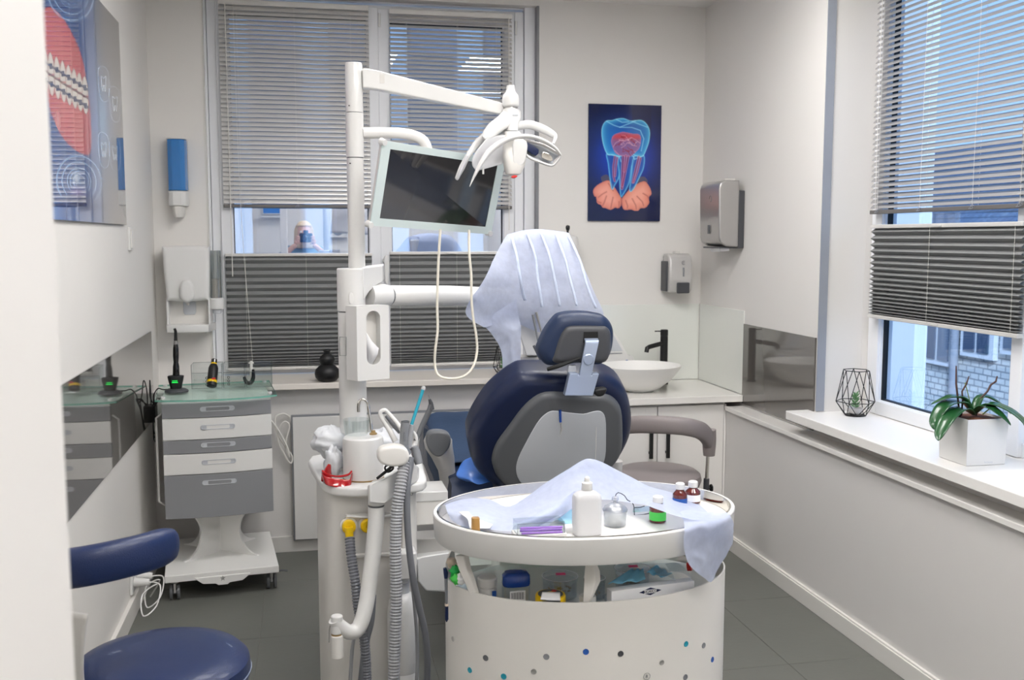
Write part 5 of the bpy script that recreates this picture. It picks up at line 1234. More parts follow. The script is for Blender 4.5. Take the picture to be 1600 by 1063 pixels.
obj('needle', B().cyl((0.348, 2.900, 1.123), (0.346, 2.900, 1.138), .002, .001), 'silver', t)

def corrugated(b, pts, r, rough=.24, step=.0090, k=8):
    P, _ = crom([Vector(p) for p in pts], [0] * len(pts), k)
    L = [0]
    for i in range(1, len(P)): L.append(L[-1] + (P[i] - P[i - 1]).length)
    n = int(L[-1] / step * 2); Q = []; R = []
    j = 0
    for i in range(n + 1):
        s_ = L[-1] * i / n
        while j < len(L) - 2 and L[j + 1] < s_: j += 1
        f = (s_ - L[j]) / max(1e-9, L[j + 1] - L[j]); Q.append(P[j].lerp(P[j + 1], f)); R.append(r * (1 + (rough if i % 2 else 0)))
    return b.tube(Q, R, 14)
tag(obj('suction_hose', corrugated(B(), [(0.265, 2.830, 0.955), (0.251, 2.800, 0.892), (0.238, 2.790, 0.820), (0.232, 2.780, 0.711), (0.232, 2.770, 0.583), (0.226, 2.760, 0.454), (0.220, 2.750, 0.339), (0.213, 2.750, 0.192), (0.192, 2.800, -0.009), (0.170, 2.900, -0.001)], .0145), 'hose', sharp=.25), 'thick grey corrugated suction hose hanging from the holder', 'hose')
tag(obj('suction_hose', B().tube([(0.285, 2.840, 0.966), (0.270, 2.810, 0.870), (0.271, 2.800, 0.740), (0.282, 2.790, 0.629), (0.300, 2.790, 0.532), (0.316, 2.790, 0.454), (0.322, 2.790, 0.376), (0.319, 2.800, 0.274), (0.302, 2.850, 0.052), (0.261, 2.950, -0.123)], .0098, 14, 5), 'hosed'), 'smooth dark grey hose, rightmost of those hanging from the holder', 'hose')
tag(obj('suction_hose', B().tube([(0.295, 2.860, 0.961), (0.268, 2.830, 0.808), (0.276, 2.820, 0.657), (0.288, 2.820, 0.541), (0.297, 2.830, 0.400), (0.293, 2.840, 0.258), (0.282, 2.950, -0.041)], .0052, 12, 5), 'hose'), 'thin pale grey hose just left of the smooth dark grey hose', 'hose')
tag(obj('drain_hose', corrugated(B(), [(0.109, 2.930, 0.711), (0.112, 2.900, 0.662), (0.121, 2.870, 0.594), (0.128, 2.860, 0.519), (0.142, 2.860, 0.440), (0.148, 2.860, 0.361), (0.153, 2.870, 0.218), (0.182, 2.930, -0.019)], .0125), 'hosed', sharp=.25), 'grey corrugated drain hose plugged into the left yellow valve', 'hose')
tag(obj('drain_hose', B().tube([(0.172, 2.870, 0.551), (0.165, 2.860, 0.477), (0.151, 2.860, 0.420), (0.139, 2.860, 0.342), (0.132, 2.870, 0.220), (0.154, 2.950, -0.048)], .010, 12, 5), 'hosed'), 'smooth grey hose behind the bent white arm', 'hose')
tag(obj('drain_hose', B().tube([(0.119, 2.840, 0.460), (0.109, 2.840, 0.412), (0.104, 2.840, 0.354), (0.102, 2.860, 0.247), (0.124, 2.950, -0.065)], .0055, 10, 4), 'hose'), 'thin grey tube below the elbow of the bent white arm', 'hose')
t = thing('water_bottle', 'white water bottle hanging at the right of the unit, behind the hoses', 'bottle', (0.262, 2.930, 0.462))
bx = (0.261, 2.940, 0.459)
obj('bottle_body', B().lathe((bx[0] + .004, 2.935, .18), [(.035, 0), (.046, .01), (.047, .10), (.0455, .105), (.0475, .11), (.047, .29), (.042, .325), (.028, .345), (.020, .35)], 32), 'white', t)
obj('bottle_neck', B().lathe((bx[0] + .006, 2.935, .53), [(.019, 0), (.019, .03), (.021, .031), (.021, .034), (.019, .035), (.019, .05)], 24), 'lgrey', t)
obj('cap_block', B().box(bx[0] - .012, bx[0] + .045, 2.90, 2.975, .58, .66), 'white', t, bevel=.004)
# link arms between unit and chair
t = thing('link_arm', 'two stepped white box sections linking unit and treatment chair', 'arm', (0.366, 3.100, 0.623))
obj('upper_box', B().box((0.314, 3.200, 0.596)[0], (0.442, 3.200, 0.587)[0], 3.2, 3.34, .655, .765), 'white2', t, bevel=.004)
obj('upper_lid', B().box((0.314, 3.200, 0.596)[0] - .003, (0.442, 3.200, 0.587)[0], 3.196, 3.34, .735, .768), 'white', t, bevel=.003)
obj('lower_box', B().rings([[(0.331, 2.980, 0.622), (0.421, 2.980, 0.630), (0.420, 2.980, 0.501), (0.342, 2.980, 0.511), (0.317, 2.980, 0.545), (0.314, 2.980, 0.615)], [(0.337, 3.140, 0.581), (0.433, 3.140, 0.585), (0.443, 3.140, 0.466), (0.353, 3.140, 0.472), (0.332, 3.140, 0.506), (0.328, 3.140, 0.575)]]), 'white', t, bevel=.004)
obj('link_pin', B().cyl((0.322, 3.100, 0.605), (0.322, 3.100, 0.531), .006), 'dgrey', t)
obj('rear_beam', B().box(.30, .62, 3.36, 3.46, .45, .56), 'white2', t, bevel=.004)

# ------------------------------------------------------------------ lamp
t = thing('operating_lamp', 'white operating lamp with curved handles on a long sloping arm from the pole', 'lamp', (0.653, 3.170, 1.989))
def boxy(b, secs):
    R = []
    for (u, h, d) in secs:
        R.append([(u[0], u[1] - d, u[2] - h), (u[0], u[1] - d, u[2] + h), (u[0], u[1] + d, u[2] + h), (u[0], u[1] + d, u[2] - h)])
    return b.rings(R)
obj('lamp_arm', boxy(B(), [((0.180, 3.170, 2.087), .029, .024), ((0.198, 3.170, 2.087), .029, .024), ((0.224, 3.170, 2.084), .0285, .022), ((0.617, 3.150, 2.004), .0185, .016), ((0.642, 3.150, 1.999), .0175, .014)]), 'white', t, bevel=.004, seg=3)
obj('arm_sticker', B().box((0.233, 3.143, 2.084)[0], (0.247, 3.143, 2.085)[0], 3.1465, 3.1475, (0.233, 3.143, 2.073)[2], (0.234, 3.143, 2.100)[2]), 'offwhite', t, smooth=False)
hc = Vector((0.640, 3.130, 2.024))
obj('top_knob', B().lathe((hc.x, hc.y, (0.640, 3.130, 2.010)[2]), [(.022, 0), (.0262, .004), (.0268, .024), (.024, .036), (.015, .046), (.013, .058), (.012, .066), (.004, .068)], 28), 'white', t)
obj('knob_joint', B().lathe((hc.x, hc.y, (0.640, 3.130, 2.007)[2]), [(.0225, 0), (.0225, .004)], 24), 'silver', t)
sec = [((0.648, 3.130, 2.004), .024, .024), ((0.644, 3.130, 1.988), .028, .026), ((0.620, 3.110, 1.966), .026, .026), ((0.587, 3.090, 1.943), .024, .024), ((0.561, 3.080, 1.918), .018, .018), ((0.546, 3.075, 1.902), .008, .012)]
obj('swan_neck', lofty(B(), [((c[0], c[1], c[2]), rx, ry, -.010) for c, rx, ry in sec]), 'white', t)
sec = [((0.640, 3.130, 2.000), .028, .026), ((0.642, 3.120, 1.975), .028, .027), ((0.640, 3.110, 1.956), .020, .024), ((0.638, 3.100, 1.932), .018, .02)]
obj('neck_drop', lofty(B(), [(c, rx, ry, 0) for c, rx, ry in sec]), 'white', t)
obj('lamp_print', B().box((0.638, 3.088, 1.979)[0], (0.656, 3.088, 1.980)[0], 3.0915, 3.094, (0.638, 3.090, 1.978)[2], (0.638, 3.090, 1.982)[2]), 'lgrey', t, smooth=False)
def arch(pts, rs, flat=.45, k=4): return B().tube(pts, rs, 14, k, flat=flat)
obj('rear_handle', arch([(0.456, 3.060, 1.779), (0.475, 3.070, 1.815), (0.498, 3.090, 1.853), (0.534, 3.110, 1.897), (0.577, 3.120, 1.926), (0.622, 3.120, 1.943), (0.659, 3.120, 1.950), (0.700, 3.120, 1.955), (0.742, 3.120, 1.942), (0.768, 3.110, 1.927), (0.778, 3.100, 1.915), (0.765, 3.080, 1.891)], [.006, .010, .009, .013, .014, .014, .013, .014, .014, .012, .008, .006], .7), 'white', t)
obj('grip_paddle', B().tube([(0.487, 3.055, 1.850), (0.472, 3.050, 1.813), (0.458, 3.050, 1.782), (0.455, 3.050, 1.776)], [.008, .0085, .009, .006], 14, flat=.6), 'nip', t)
obj('front_handle', arch([(0.487, 3.000, 1.753), (0.499, 3.000, 1.780), (0.517, 3.000, 1.814), (0.544, 3.010, 1.854), (0.578, 3.020, 1.882), (0.614, 3.020, 1.900), (0.652, 3.020, 1.908), (0.692, 3.020, 1.905), (0.728, 3.020, 1.892), (0.759, 3.020, 1.873), (0.777, 3.020, 1.852)], [.0012, .006, .011, .015, .015, .013, .012, .011, .0105, .008, .003], .6), 'white', t)
obj('lens_pod', B().tube([(0.660, 3.030, 1.896), (0.688, 3.030, 1.892), (0.724, 3.030, 1.882), (0.757, 3.030, 1.865), (0.775, 3.030, 1.853), (0.765, 3.030, 1.835), (0.749, 3.030, 1.822), (0.721, 3.030, 1.829), (0.684, 3.030, 1.842), (0.664, 3.030, 1.857), (0.656, 3.030, 1.876)], .0045, 10, 3, closed=True), 'silverp', t)
obj('pod_shell', B().grid(patch([[(0.660, 3.030, 1.892), (0.714, 3.030, 1.881), (0.773, 3.030, 1.853)], [(0.664, 3.060, 1.875), (0.715, 3.060, 1.859), (0.762, 3.050, 1.841)], [(0.664, 3.030, 1.857), (0.708, 3.030, 1.835), (0.751, 3.030, 1.823)]], 6, 6)), 'lgrey', t, solid=.003)
obj('blue_lens', B().puff([(-.030, .010), (-.020, .017), (.016, .006), (.012, -.014), (-.020, -.006)], frame((0.690, 3.030, 1.867), (1, 0, -.28), (.28, 0, 1)), -.006, .008, .004, smooth=2), 'navyedge', t)
obj('mirror_lens', B().puff([(-.016, .008), (.012, .004), (.022, -.010), (.006, -.015), (-.016, -.012)], frame((0.733, 3.030, 1.852), (1, 0, -.35), (.35, 0, 1)), -.004, .010, .003, smooth=2), 'chrome', t)
obj('lamp_core', lofty(B(), [((0.636, 3.090, 1.928), .024, .02, 0), ((0.638, 3.070, 1.895), .034, .03, 0), ((0.636, 3.050, 1.849), .036, .034, 0), ((0.633, 3.045, 1.815), .030, .03, 0), ((0.631, 3.045, 1.795), .022, .022, 0), ((0.631, 3.045, 1.790), .012, .012, 0)], e=3), 'white2', t)
obj('core_cover', B().puff([(-.020, .040), (.020, .040), (.025, -.005), (.018, -.030), (0, -.038), (-.014, -.030), (-.018, -.005)], frame((0.642, 3.020, 1.856), (1, 0, -.12), (.12, -.05, 1)), -.01, .006, .005, smooth=3), 'white', t)
obj('left_reflector', B().grid(patch([[(0.550, 3.060, 1.904), (0.588, 3.070, 1.914), (0.622, 3.070, 1.918)], [(0.510, 3.040, 1.855), (0.561, 3.070, 1.863), (0.612, 3.070, 1.875)], [(0.502, 3.040, 1.824), (0.551, 3.070, 1.831), (0.608, 3.070, 1.844)], [(0.514, 3.040, 1.803), (0.557, 3.060, 1.815), (0.598, 3.060, 1.827)]], 5, 5)), 'nip', t, solid=.003)
obj('small_knob', B().cyl((0.534, 3.030, 1.813), (0.534, 3.030, 1.793), .003), 'white', t)
obj('red_sensor', B().puff([(-.010, 0), (0, .004), (.010, .002), (.004, -.004), (-.006, -.005)], frame((0.628, 3.020, 1.786), (1, 0, 0), (0, 0, 1)), 0, .006, .002, smooth=2), 'red', t)

# ------------------------------------------------------------------ monitor
t = thing('arm_monitor', 'flat monitor with pale frame and dark screen hanging tilted from the pole arm', 'monitor', (0.403, 3.160, 1.744))
Q = [Vector((0.225, 2.985, 1.885)), Vector((0.655, 3.300, 1.858)), Vector((0.612, 3.340, 1.612)), Vector((0.188, 3.045, 1.637))]
nq = (Q[1] - Q[0]).cross(Q[3] - Q[0]).normalized()
if nq.y > 0: nq = -nq
def quad(i0, i1, j0, j1, h):
    r = []
    for a, b_ in ((i0, j0), (i1, j0), (i1, j1), (i0, j1)):
        p = (Q[0] * (1 - a) + Q[1] * a) * (1 - b_) + (Q[3] * (1 - a) + Q[2] * a) * b_
        r.append(tuple(p + nq * h))
    return r
obj('monitor_case', B().rings([quad(.03, .97, .03, .97, -.022), quad(.01, .99, .01, .99, -.016), quad(0, 1, 0, 1, 0)]), 'white2', t, smooth=False, bevel=.003)
obj('bezel', B().rings([quad(0, 1, 0, 1, 0.0), quad(0, 1, 0, 1, .004), quad(.062, .938, .085, .905, .004), quad(.062, .938, .085, .905, 0.0)], closed=True), 'topedgew', t, smooth=False)
obj('screen', B().rings([quad(.062, .938, .085, .905, .0), quad(.062, .938, .085, .905, .002)]), 'screen', t, smooth=False)
for a, b_ in ((0.01, .02), (.0, .99), (.99, .99)):
    p = (Q[0] * (1 - a) + Q[1] * a) * (1 - b_) + (Q[3] * (1 - a) + Q[2] * a) * b_
    obj('corner_bumper', B().cyl(p - nq * .01, p + nq * .009, .011, .009), 'white', t)
obj('support_arm', B().tube([(0.178, 3.170, 1.923), (0.246, 3.180, 1.926), (0.303, 3.190, 1.926), (0.344, 3.200, 1.920), (0.372, 3.200, 1.904), (0.384, 3.200, 1.876), (0.393, 3.210, 1.827)], [.0175, .0175, .0175, .0175, .0175, .017, .017], 20, 4), 'white', t)
obj('rear_mount', B().cyl((0.393, 3.210, 1.807), (0.395, 3.160, 1.774), .03), 'white2', t)
tag(obj('monitor_cable', B().tube([(0.421, 3.180, 1.627), (0.416, 3.180, 1.552), (0.412, 3.180, 1.481), (0.409, 3.180, 1.378), (0.410, 3.180, 1.305), (0.401, 3.180, 1.233), (0.401, 3.180, 1.181), (0.413, 3.160, 1.156), (0.449, 3.150, 1.148), (0.490, 3.150, 1.155), (0.521, 3.160, 1.182), (0.538, 3.180, 1.230), (0.536, 3.180, 1.282), (0.527, 3.180, 1.335), (0.521, 3.180, 1.397), (0.520, 3.180, 1.480), (0.514, 3.180, 1.552), (0.517, 3.200, 1.624)], .0042, 10, 5), 'cord2'), 'cream cable hanging in a long loop below the monitor', 'cable')

# ------------------------------------------------------------------ draped stand
t = thing('instrument_console', 'white instrument console hidden under the pale blue drape, carried by the round arm', 'dental unit', (0.848, 3.750, 1.333))
obj('console_body', B().rings([[(0.729, 3.660, 1.585), (0.971, 3.660, 1.594), (1.003, 3.620, 1.436), (1.049, 3.600, 1.244), (0.814, 3.600, 1.188), (0.760, 3.620, 1.295)], [(0.757, 3.800, 1.584), (1.008, 3.800, 1.594), (1.059, 3.820, 1.427), (1.119, 3.840, 1.220), (0.868, 3.840, 1.161), (0.802, 3.820, 1.278)]]), 'white2', t, bevel=.01)
obj('white_side', B().rings([[(0.750, 3.575, 1.287), (0.828, 3.575, 1.321), (0.838, 3.575, 1.164), (0.789, 3.575, 1.165)], [(0.777, 3.700, 1.276), (0.857, 3.700, 1.312), (0.867, 3.700, 1.149), (0.817, 3.700, 1.150)]]), 'white', t, bevel=.005)
obj('stand_post', B().box((0.783, 3.660, 1.048)[0], (0.868, 3.660, 1.045)[0], 3.62, 3.72, .90, (0.783, 3.660, 1.153)[2]), 'white2', t, bevel=.003)
for k, (a, b_) in enumerate((((0.798, 3.500, 1.323), (0.820, 3.500, 1.211)), ((0.810, 3.500, 1.332), (0.830, 3.500, 1.257)), ((0.801, 3.500, 1.211), (0.839, 3.500, 1.128)))):
    obj('instrument', B().tube([a, b_], [.005, .003], 10), ['mgrey', 'silver', 'dgrey'][k], t)
R0 = [(0.778, 3.840, 1.599), (0.842, 3.840, 1.614), (0.919, 3.840, 1.616), (1.018, 3.840, 1.604)]
rows = [[(0.738, 3.970, 1.267), (0.817, 3.970, 1.266), (0.952, 3.970, 1.264), (1.143, 3.970, 1.261)],
        [(0.755, 3.920, 1.476), (0.846, 3.920, 1.476), (0.939, 3.920, 1.475), (1.086, 3.920, 1.474)],
        R0,
        [(0.725, 3.640, 1.601), (0.791, 3.630, 1.618), (0.871, 3.620, 1.620), (0.970, 3.630, 1.606)],
        [(0.663, 3.540, 1.523), (0.754, 3.570, 1.538), (0.867, 3.560, 1.538), (0.984, 3.560, 1.528)],
        [(0.598, 3.440, 1.436), (0.725, 3.520, 1.447), (0.872, 3.520, 1.441), (1.011, 3.500, 1.436)],
        [(0.538, 3.420, 1.342), (0.685, 3.500, 1.357), (0.867, 3.500, 1.340), (1.051, 3.470, 1.340)],
        [(0.613, 3.460, 1.283), (0.731, 3.550, 1.290), (0.858, 3.520, 1.255), (1.057, 3.470, 1.267)]]
t = thing('blue_drape', 'pale blue pleated disposable drape thrown over the tall instrument console', 'drape', (0.836, 3.700, 1.618))
obj('main_sheet', B().grid(patch(rows, 12, 7, .006, 8, 2)), 'drape', t, sharp=3)
tail = [[(0.584, 3.495, 1.320), (0.662, 3.500, 1.334), (0.740, 3.505, 1.379)], [(0.644, 3.490, 1.262), (0.695, 3.490, 1.272), (0.750, 3.505, 1.293)], [(0.677, 3.480, 1.181), (0.709, 3.480, 1.192), (0.754, 3.500, 1.200)], [(0.681, 3.480, 1.077), (0.714, 3.480, 1.085), (0.747, 3.500, 1.119)], [(0.681, 3.490, 0.959), (0.709, 3.490, 0.981), (0.739, 3.500, 1.025)]]
obj('hanging_tail', B().grid(patch(tail, 8, 8, .010, 12, 5)), 'drape', t, sharp=3)
for pts in ([(0.798, 3.620, 1.618), (0.812, 3.550, 1.534), (0.815, 3.500, 1.443), (0.824, 3.480, 1.352)], [(0.847, 3.610, 1.618), (0.864, 3.540, 1.534), (0.876, 3.500, 1.442), (0.889, 3.480, 1.355)], [(0.908, 3.610, 1.613), (0.920, 3.540, 1.534), (0.931, 3.490, 1.442), (0.948, 3.460, 1.356)], [(0.960, 3.620, 1.606), (0.974, 3.545, 1.533), (0.987, 3.485, 1.442), (1.018, 3.455, 1.346)], [(0.740, 3.620, 1.599), (0.745, 3.550, 1.534), (0.751, 3.510, 1.454), (0.772, 3.520, 1.373)]):
    P_ = [Vector(p) for p in pts]
    obj('pleat', B().grid(patch([[tuple(p + Vector((dx, -.014 - (.003 if abs(dx) < .001 else 0), 0))) for dx in (-.005, 0, .005)] for p in P_], 2, 6, .004, 8, 2)), 'seam', t, solid=.001, sharp=3)

# ------------------------------------------------------------------ rolling instrument cart with oval tray
t = thing('oval_cart', 'white oval instrument cart with raised tray and perforated round body', 'cart', (.69, 2.4, 0))
def oval(cx, cy, a, b_, n=72, z=None, zf=None):
    return [(cx + a * math.cos(2 * PI * i / n), cy + b_ * math.sin(2 * PI * i / n), (z if zf is None else zf(math.cos(2 * PI * i / n), math.sin(2 * PI * i / n)))) for i in range(n)]
TZ = .895
obj('tray_band', B().rings([oval(.68, 2.38, .380, .265, z=.858), oval(.68, 2.38, .384, .269, z=.864), oval(.68, 2.38, .387, .272, z=.920), oval(.68, 2.38, .385, .270, z=.923), oval(.68, 2.38, .377, .262, z=.9225), oval(.68, 2.38, .372, .257, z=TZ)], caps=False), 'white', t, smooth=True)
obj('steel_liner', B().rings([oval(.68, 2.38, .3775, .2625, z=.9235), oval(.68, 2.38, .3735, .2585, z=.924), oval(.68, 2.38, .371, .256, z=TZ + .001)], caps=False), 'chrome', t)
obj('tray_floor', B().rings([oval(.68, 2.38, .378, .263, z=.862), oval(.68, 2.38, .371, .256, z=TZ)]), 'white2', t)
# body shell, rim rising towards the ends
zr = lambda c, s_: .757 + .035 * max(0, min(1, s_ * 3))
b = B().rings([oval(.69, 2.40, .365, .25, z=.10), oval(.69, 2.40, .365, .25, zf=zr), oval(.69, 2.40, .361, .246, zf=zr), oval(.69, 2.40, .361, .246, z=.12)], caps=False)
# open at the back: keep only the front part of the shell
keep = B(); n = 72
R4 = [b.v[i * n:(i + 1) * n] for i in range(4)]
idx = [i for i in range(n) if math.sin(2 * PI * i / n) < .45]
idx = sorted(idx, key=lambda i: ((i - n * 5 // 8) % n + n) % n)
st = [i for i in range(n) if math.sin(2 * PI * i / n) < .45]
k0 = next(i for i in range(n) if i in st and (i - 1) % n not in st)
order = [(k0 + j) % n for j in range(len(st))]
keep.grid([[r[i] for i in order] for r in R4])
obj('body_shell', keep, 'white2', t, sharp=.9)
obj('inner_shelf', B().rings([oval(.69, 2.40, .358, .243, z=.699), oval(.69, 2.40, .358, .243, z=.7075)]), 'splash', t)
obj('base_disc', B().rings([oval(.69, 2.40, .360, .245, z=.07), oval(.69, 2.40, .366, .251, z=.08), oval(.69, 2.40, .366, .251, z=.10)]), 'white2', t)
for sec in ([(0.351, 2.300, 0.842), (0.357, 2.290, 0.810), (0.366, 2.285, 0.787), (0.376, 2.280, 0.757), (0.388, 2.280, 0.724)], [(0.641, 2.190, 0.839), (0.643, 2.185, 0.818), (0.642, 2.180, 0.796), (0.636, 2.180, 0.773), (0.628, 2.180, 0.743)]):
    wd = (.017, .016, .015, .013, .008) if sec[0][0] < .5 else (.014, .020, .021, .016, .009)
    obj('tray_support', B().rings([[(p[0] - w_, p[1] + .004, p[2]), (p[0] + w_ * .2, p[1] - .006, p[2]), (p[0] + w_, p[1] + .004, p[2]), (p[0] + w_ * .2, p[1] + .012, p[2])] for p, w_ in zip(sec, wd)]), 'white2', t, bevel=.002)
obj('back_box', B().box(.50, .92, 2.60, 2.64, .62, .80), 'lacquer', t, bevel=.004)
obj('glass_screen', B().box(.38, 1.0, 2.56, 2.565, .70, .775), 'topglass', t, smooth=False)
for k, (x, y, z, m, r) in enumerate([(0.3987, 2.2493, 0.6029, 'dgrey', .0068), (0.3661, 2.2847, 0.5600, 'cyan', .0066), (0.4369, 2.2199, 0.5665, 'cyan', .0068), (0.5296, 2.1754, 0.6258, 'mgrey', .0068), (0.6195, 2.1547, 0.6388, 'blueprint', .0068), (0.7028, 2.1502, 0.6288, 'dgrey2', .0068), (0.5020, 2.1857, 0.5877, 'silver', .0065), (0.8099, 2.1639, 0.5920, 'silver', .0062), (0.8796, 2.1864, 0.6227, 'cyan', .0066), (0.9376, 2.2163, 0.6016, 'mgrey', .0066), (0.8793, 2.1863, 0.5392, 'hosed', .0068), (0.3342, 2.3441, 0.6169, 'silver', .0062), (0.9719, 2.2412, 0.5520, 'blueprint', .0066)]):
    nv = Vector(((x - .69) / .365 ** 2, (y - 2.4) / .25 ** 2, 0)).normalized()
    h = obj('body_hole', B().lathe(Vector((x, y, z)) - nv * .004, [(.001, .0045), (r * .8, .0046), (r, .0052), (r * 1.08, .0044), (r * 1.08, .0035)], 20, nv), m, t)
nv = Vector(((.770 - .69) / .365 ** 2, (2.156 - 2.4) / .25 ** 2, 0)).normalized()
obj('logo_ring', B().tube([Vector((.770, 2.156, .565)) + nv * .0008 + Vector((0, 0, 1)) * .0085 * math.sin(a) + Vector((nv.y, -nv.x, 0)) * -.0085 * math.cos(a) for a in [i * PI / 10 for i in range(20)]], .0005, 5, closed=True), 'mgrey', t)
yaw = math.atan2(nv.x, -nv.y)
words('R', .012, Vector((.770, 2.156, .565)) + nv * .0012, Matrix.Rotation(yaw, 3, 'Z') @ Matrix.Rotation(PI / 2, 3, 'X'), 'mgrey', t, 'logo_letter')
for k in range(4):
    a = .7 + k * PI / 2
    obj('castor', B().lathe((.69 + .28 * math.cos(a), 2.4 + .18 * math.sin(a) - .012, .03), [(.01, 0), (.028, 0), (.03, .012), (.028, .024), (.01, .024)], 18, (0, 1, 0)), 'rubber', t)

# pen clipped to the left of the cart
t = thing('clipped_pen', 'dark blue pen clipped on the left rim of the oval cart', 'pen', (0.316, 2.330, 0.735))
px_ = (0.316, 2.330, 0.735)
obj('pen_barrel', B().tube([(0.316, 2.330, 0.796), (0.316, 2.330, 0.775), (0.317, 2.330, 0.706)], [.0035, .0042, .0030], 12), 'hosed', t)
obj('pen_grip', B().tube([(0.317, 2.330, 0.706), (0.317, 2.330, 0.674), (0.317, 2.330, 0.667)], [.0045, .0045, .001], 12), 'navyedge', t)
obj('pen_head', B().tube([(0.313, 2.330, 0.803), (0.316, 2.330, 0.790), (0.316, 2.330, 0.777)], [.004, .006, .0045], 12), 'navyedge', t)
obj('orange_ring', B().cyl((0.317, 2.330, 0.713), (0.317, 2.330, 0.708), .0047), 'beige', t)

# ---- things on the tray
def on(u, Y, z):    # unused offsets kept simple
    return (u, Y, z)
X0 = (0.642, 2.235, 0.950)[0]
t = thing('white_bottle', 'tall white plastic squeeze bottle on the tray of the oval cart', 'bottle', (X0, 2.235, TZ))
def sqr(cx, cy, hx, hy, z, e=4.5, n=28): return [(cx + hx * sgnp(math.cos(2 * PI * i / n), 2 / e), cy + hy * sgnp(math.sin(2 * PI * i / n), 2 / e), z) for i in range(n)]
obj('bottle_body', B().rings([sqr(X0, 2.235, .030, .020, TZ + .001), sqr(X0, 2.235, .0335, .024, TZ + .004), sqr(X0, 2.235, .0335, .024, TZ + .088), sqr(X0, 2.235, .031, .022, TZ + .097, 4), sqr(X0, 2.235, .022, .018, TZ + .104, 3), sqr(X0, 2.235, .013, .013, TZ + .108, 2)]), 'nip', t)
obj('cap', B().lathe((X0, 2.235, TZ + .108), [(.013, 0), (.0135, .002), (.0125, .018), (.009, .020), (.007, .021), (.0062, .030), (.003, .033)], 24), 'white', t)
X0 = (0.730, 2.290, 0.930)[0]
t = thing('glass_jar', 'small clear glass jar with knob lid and cotton inside, on the tray', 'jar', (X0, 2.29, TZ))
obj('jar_body', B().lathe((X0, 2.29, TZ + .0005), [(.020, 0), (.027, .003), (.028, .034), (.029, .036), (.0275, .036), (.0265, .033), (.0255, .005), (.02, .003)], 32), 'frost', t)
obj('jar_lid', B().lathe((X0, 2.29, TZ + .037), [(.030, 0), (.031, .004), (.026, .012), (.014, .018), (.006, .020), (.005, .024), (.009, .029), (.008, .035), (.002, .037)], 32), 'frost', t)
obj('cotton_fill', crumple(B(), (X0, 2.29, TZ + .018), (.018, .018, .013), 4, 16, 10), 'cotton', t)
t = thing('strip_box', 'clear lidded box of purple strips on the tray, left of the white bottle', 'box', (0.519, 2.190, 0.924))
bx0, bx1 = (0.460, 2.190, 0.927)[0], (0.571, 2.190, 0.921)[0]
obj('box_tray', B().box(bx0 - .004, bx1 + .006, 2.17, 2.225, TZ + .001, TZ + .026), 'white', t, bevel=.002)
obj('clear_lid', B().box(bx0, bx1, 2.172, 2.174, TZ + .026, TZ + .052).box(bx0, bx1, 2.222, 2.224, TZ + .026, TZ + .052).box(bx0, bx0 + .002, 2.174, 2.222, TZ + .026, TZ + .052).box(bx1 - .002, bx1, 2.174, 2.222, TZ + .026, TZ + .052).box(bx0, bx1, 2.172, 2.224, TZ + .052, TZ + .054), 'acryl', t, smooth=False)
obj('lid_edge', B().tube([(bx0, 2.172, TZ + .027), (bx0, 2.172, TZ + .053), (bx1, 2.172, TZ + .053), (bx1, 2.172, TZ + .027)], .0008, 5), 'acryledge', t)
obj('box_end', B().cyl((bx1 + .004, 2.19, TZ + .030), (bx1 + .022, 2.19, TZ + .030), .011), 'nip', t)
for k in range(4):
    s_ = B().tube([(bx0 + .010 - .002 * (k % 2), 2.176 + .007 * (k % 3), TZ + .030 + .0040 * k), (bx1 - .004, 2.176 + .007 * (k % 3), TZ + .0275 + .0040 * k)], .0029, 8)
    tag(obj('purple_strip', s_, 'purple'), 'purple strip lying in the clear box on the tray', 'strip', 'purple strips in the clear box')
X0 = (0.375, 2.245, 0.932)[0]
t = thing('varnish_bottle', 'tiny bottle with tall gold cap at the left of the tray', 'bottle', (X0, 2.245, TZ))
obj('bottle_glass', B().rings([sqr(X0, 2.245, .008, .008, TZ + .001), sqr(X0, 2.245, .009, .009, TZ + .010), sqr(X0, 2.245, .009, .009, TZ + .018)]), 'amber', t)
obj('red_label', B().rings([sqr(X0, 2.245, .0093, .0093, TZ + .019), sqr(X0, 2.245, .0093, .0093, TZ + .024)]), 'red', t)
obj('gold_cap', B().rings([sqr(X0, 2.245, .0095, .0095, TZ + .025), sqr(X0, 2.245, .010, .010, TZ + .027), sqr(X0, 2.245, .0095, .0095, TZ + .052), sqr(X0, 2.245, .0085, .0085, TZ + .054)]), 'gold', t)
for (u0, Yc, r, h, lm, nm, lab) in (((0.844, 2.300, 0.921)[0], 2.30, .021, .046, 'lime', 'reagent_bottle', 'dark red bottle with bright green label at the right of the tray'), ((0.941, 2.400, 0.888)[0], 2.40, .019, .050, 'blueprint', 'reagent_bottle', 'amber bottle with white cap under the see-through drape edge'), ((0.997, 2.450, 0.871)[0], 2.45, .020, .040, 'paper', 'reagent_bottle', 'amber bottle farthest right on the tray, behind the blue drape')):
    t = thing(nm, lab, 'bottle', (u0, Yc, TZ))
    obj('bottle_glass', B().lathe((u0, Yc, TZ + .001), [(r * .9, 0), (r, .002), (r, h * .78), (r * .55, h), (r * .5, h + .006)], 28), 'amber', t)
    obj('bottle_label', B().lathe((u0, Yc, TZ + .001), [(r * 1.01, .006), (r * 1.01, h * .6)], 28), lm, t)
    obj('bottle_cap', B().lathe((u0, Yc, TZ + h + .004), [(r * .62, 0), (r * .64, .002), (r * .62, .014), (r * .5, .016)], 24), 'white', t)
t = thing('film_holder', 'folded clear blue film holder with a black wire clip, between jar and green labelled bottle', 'holder', (0.839, 2.420, 0.888))
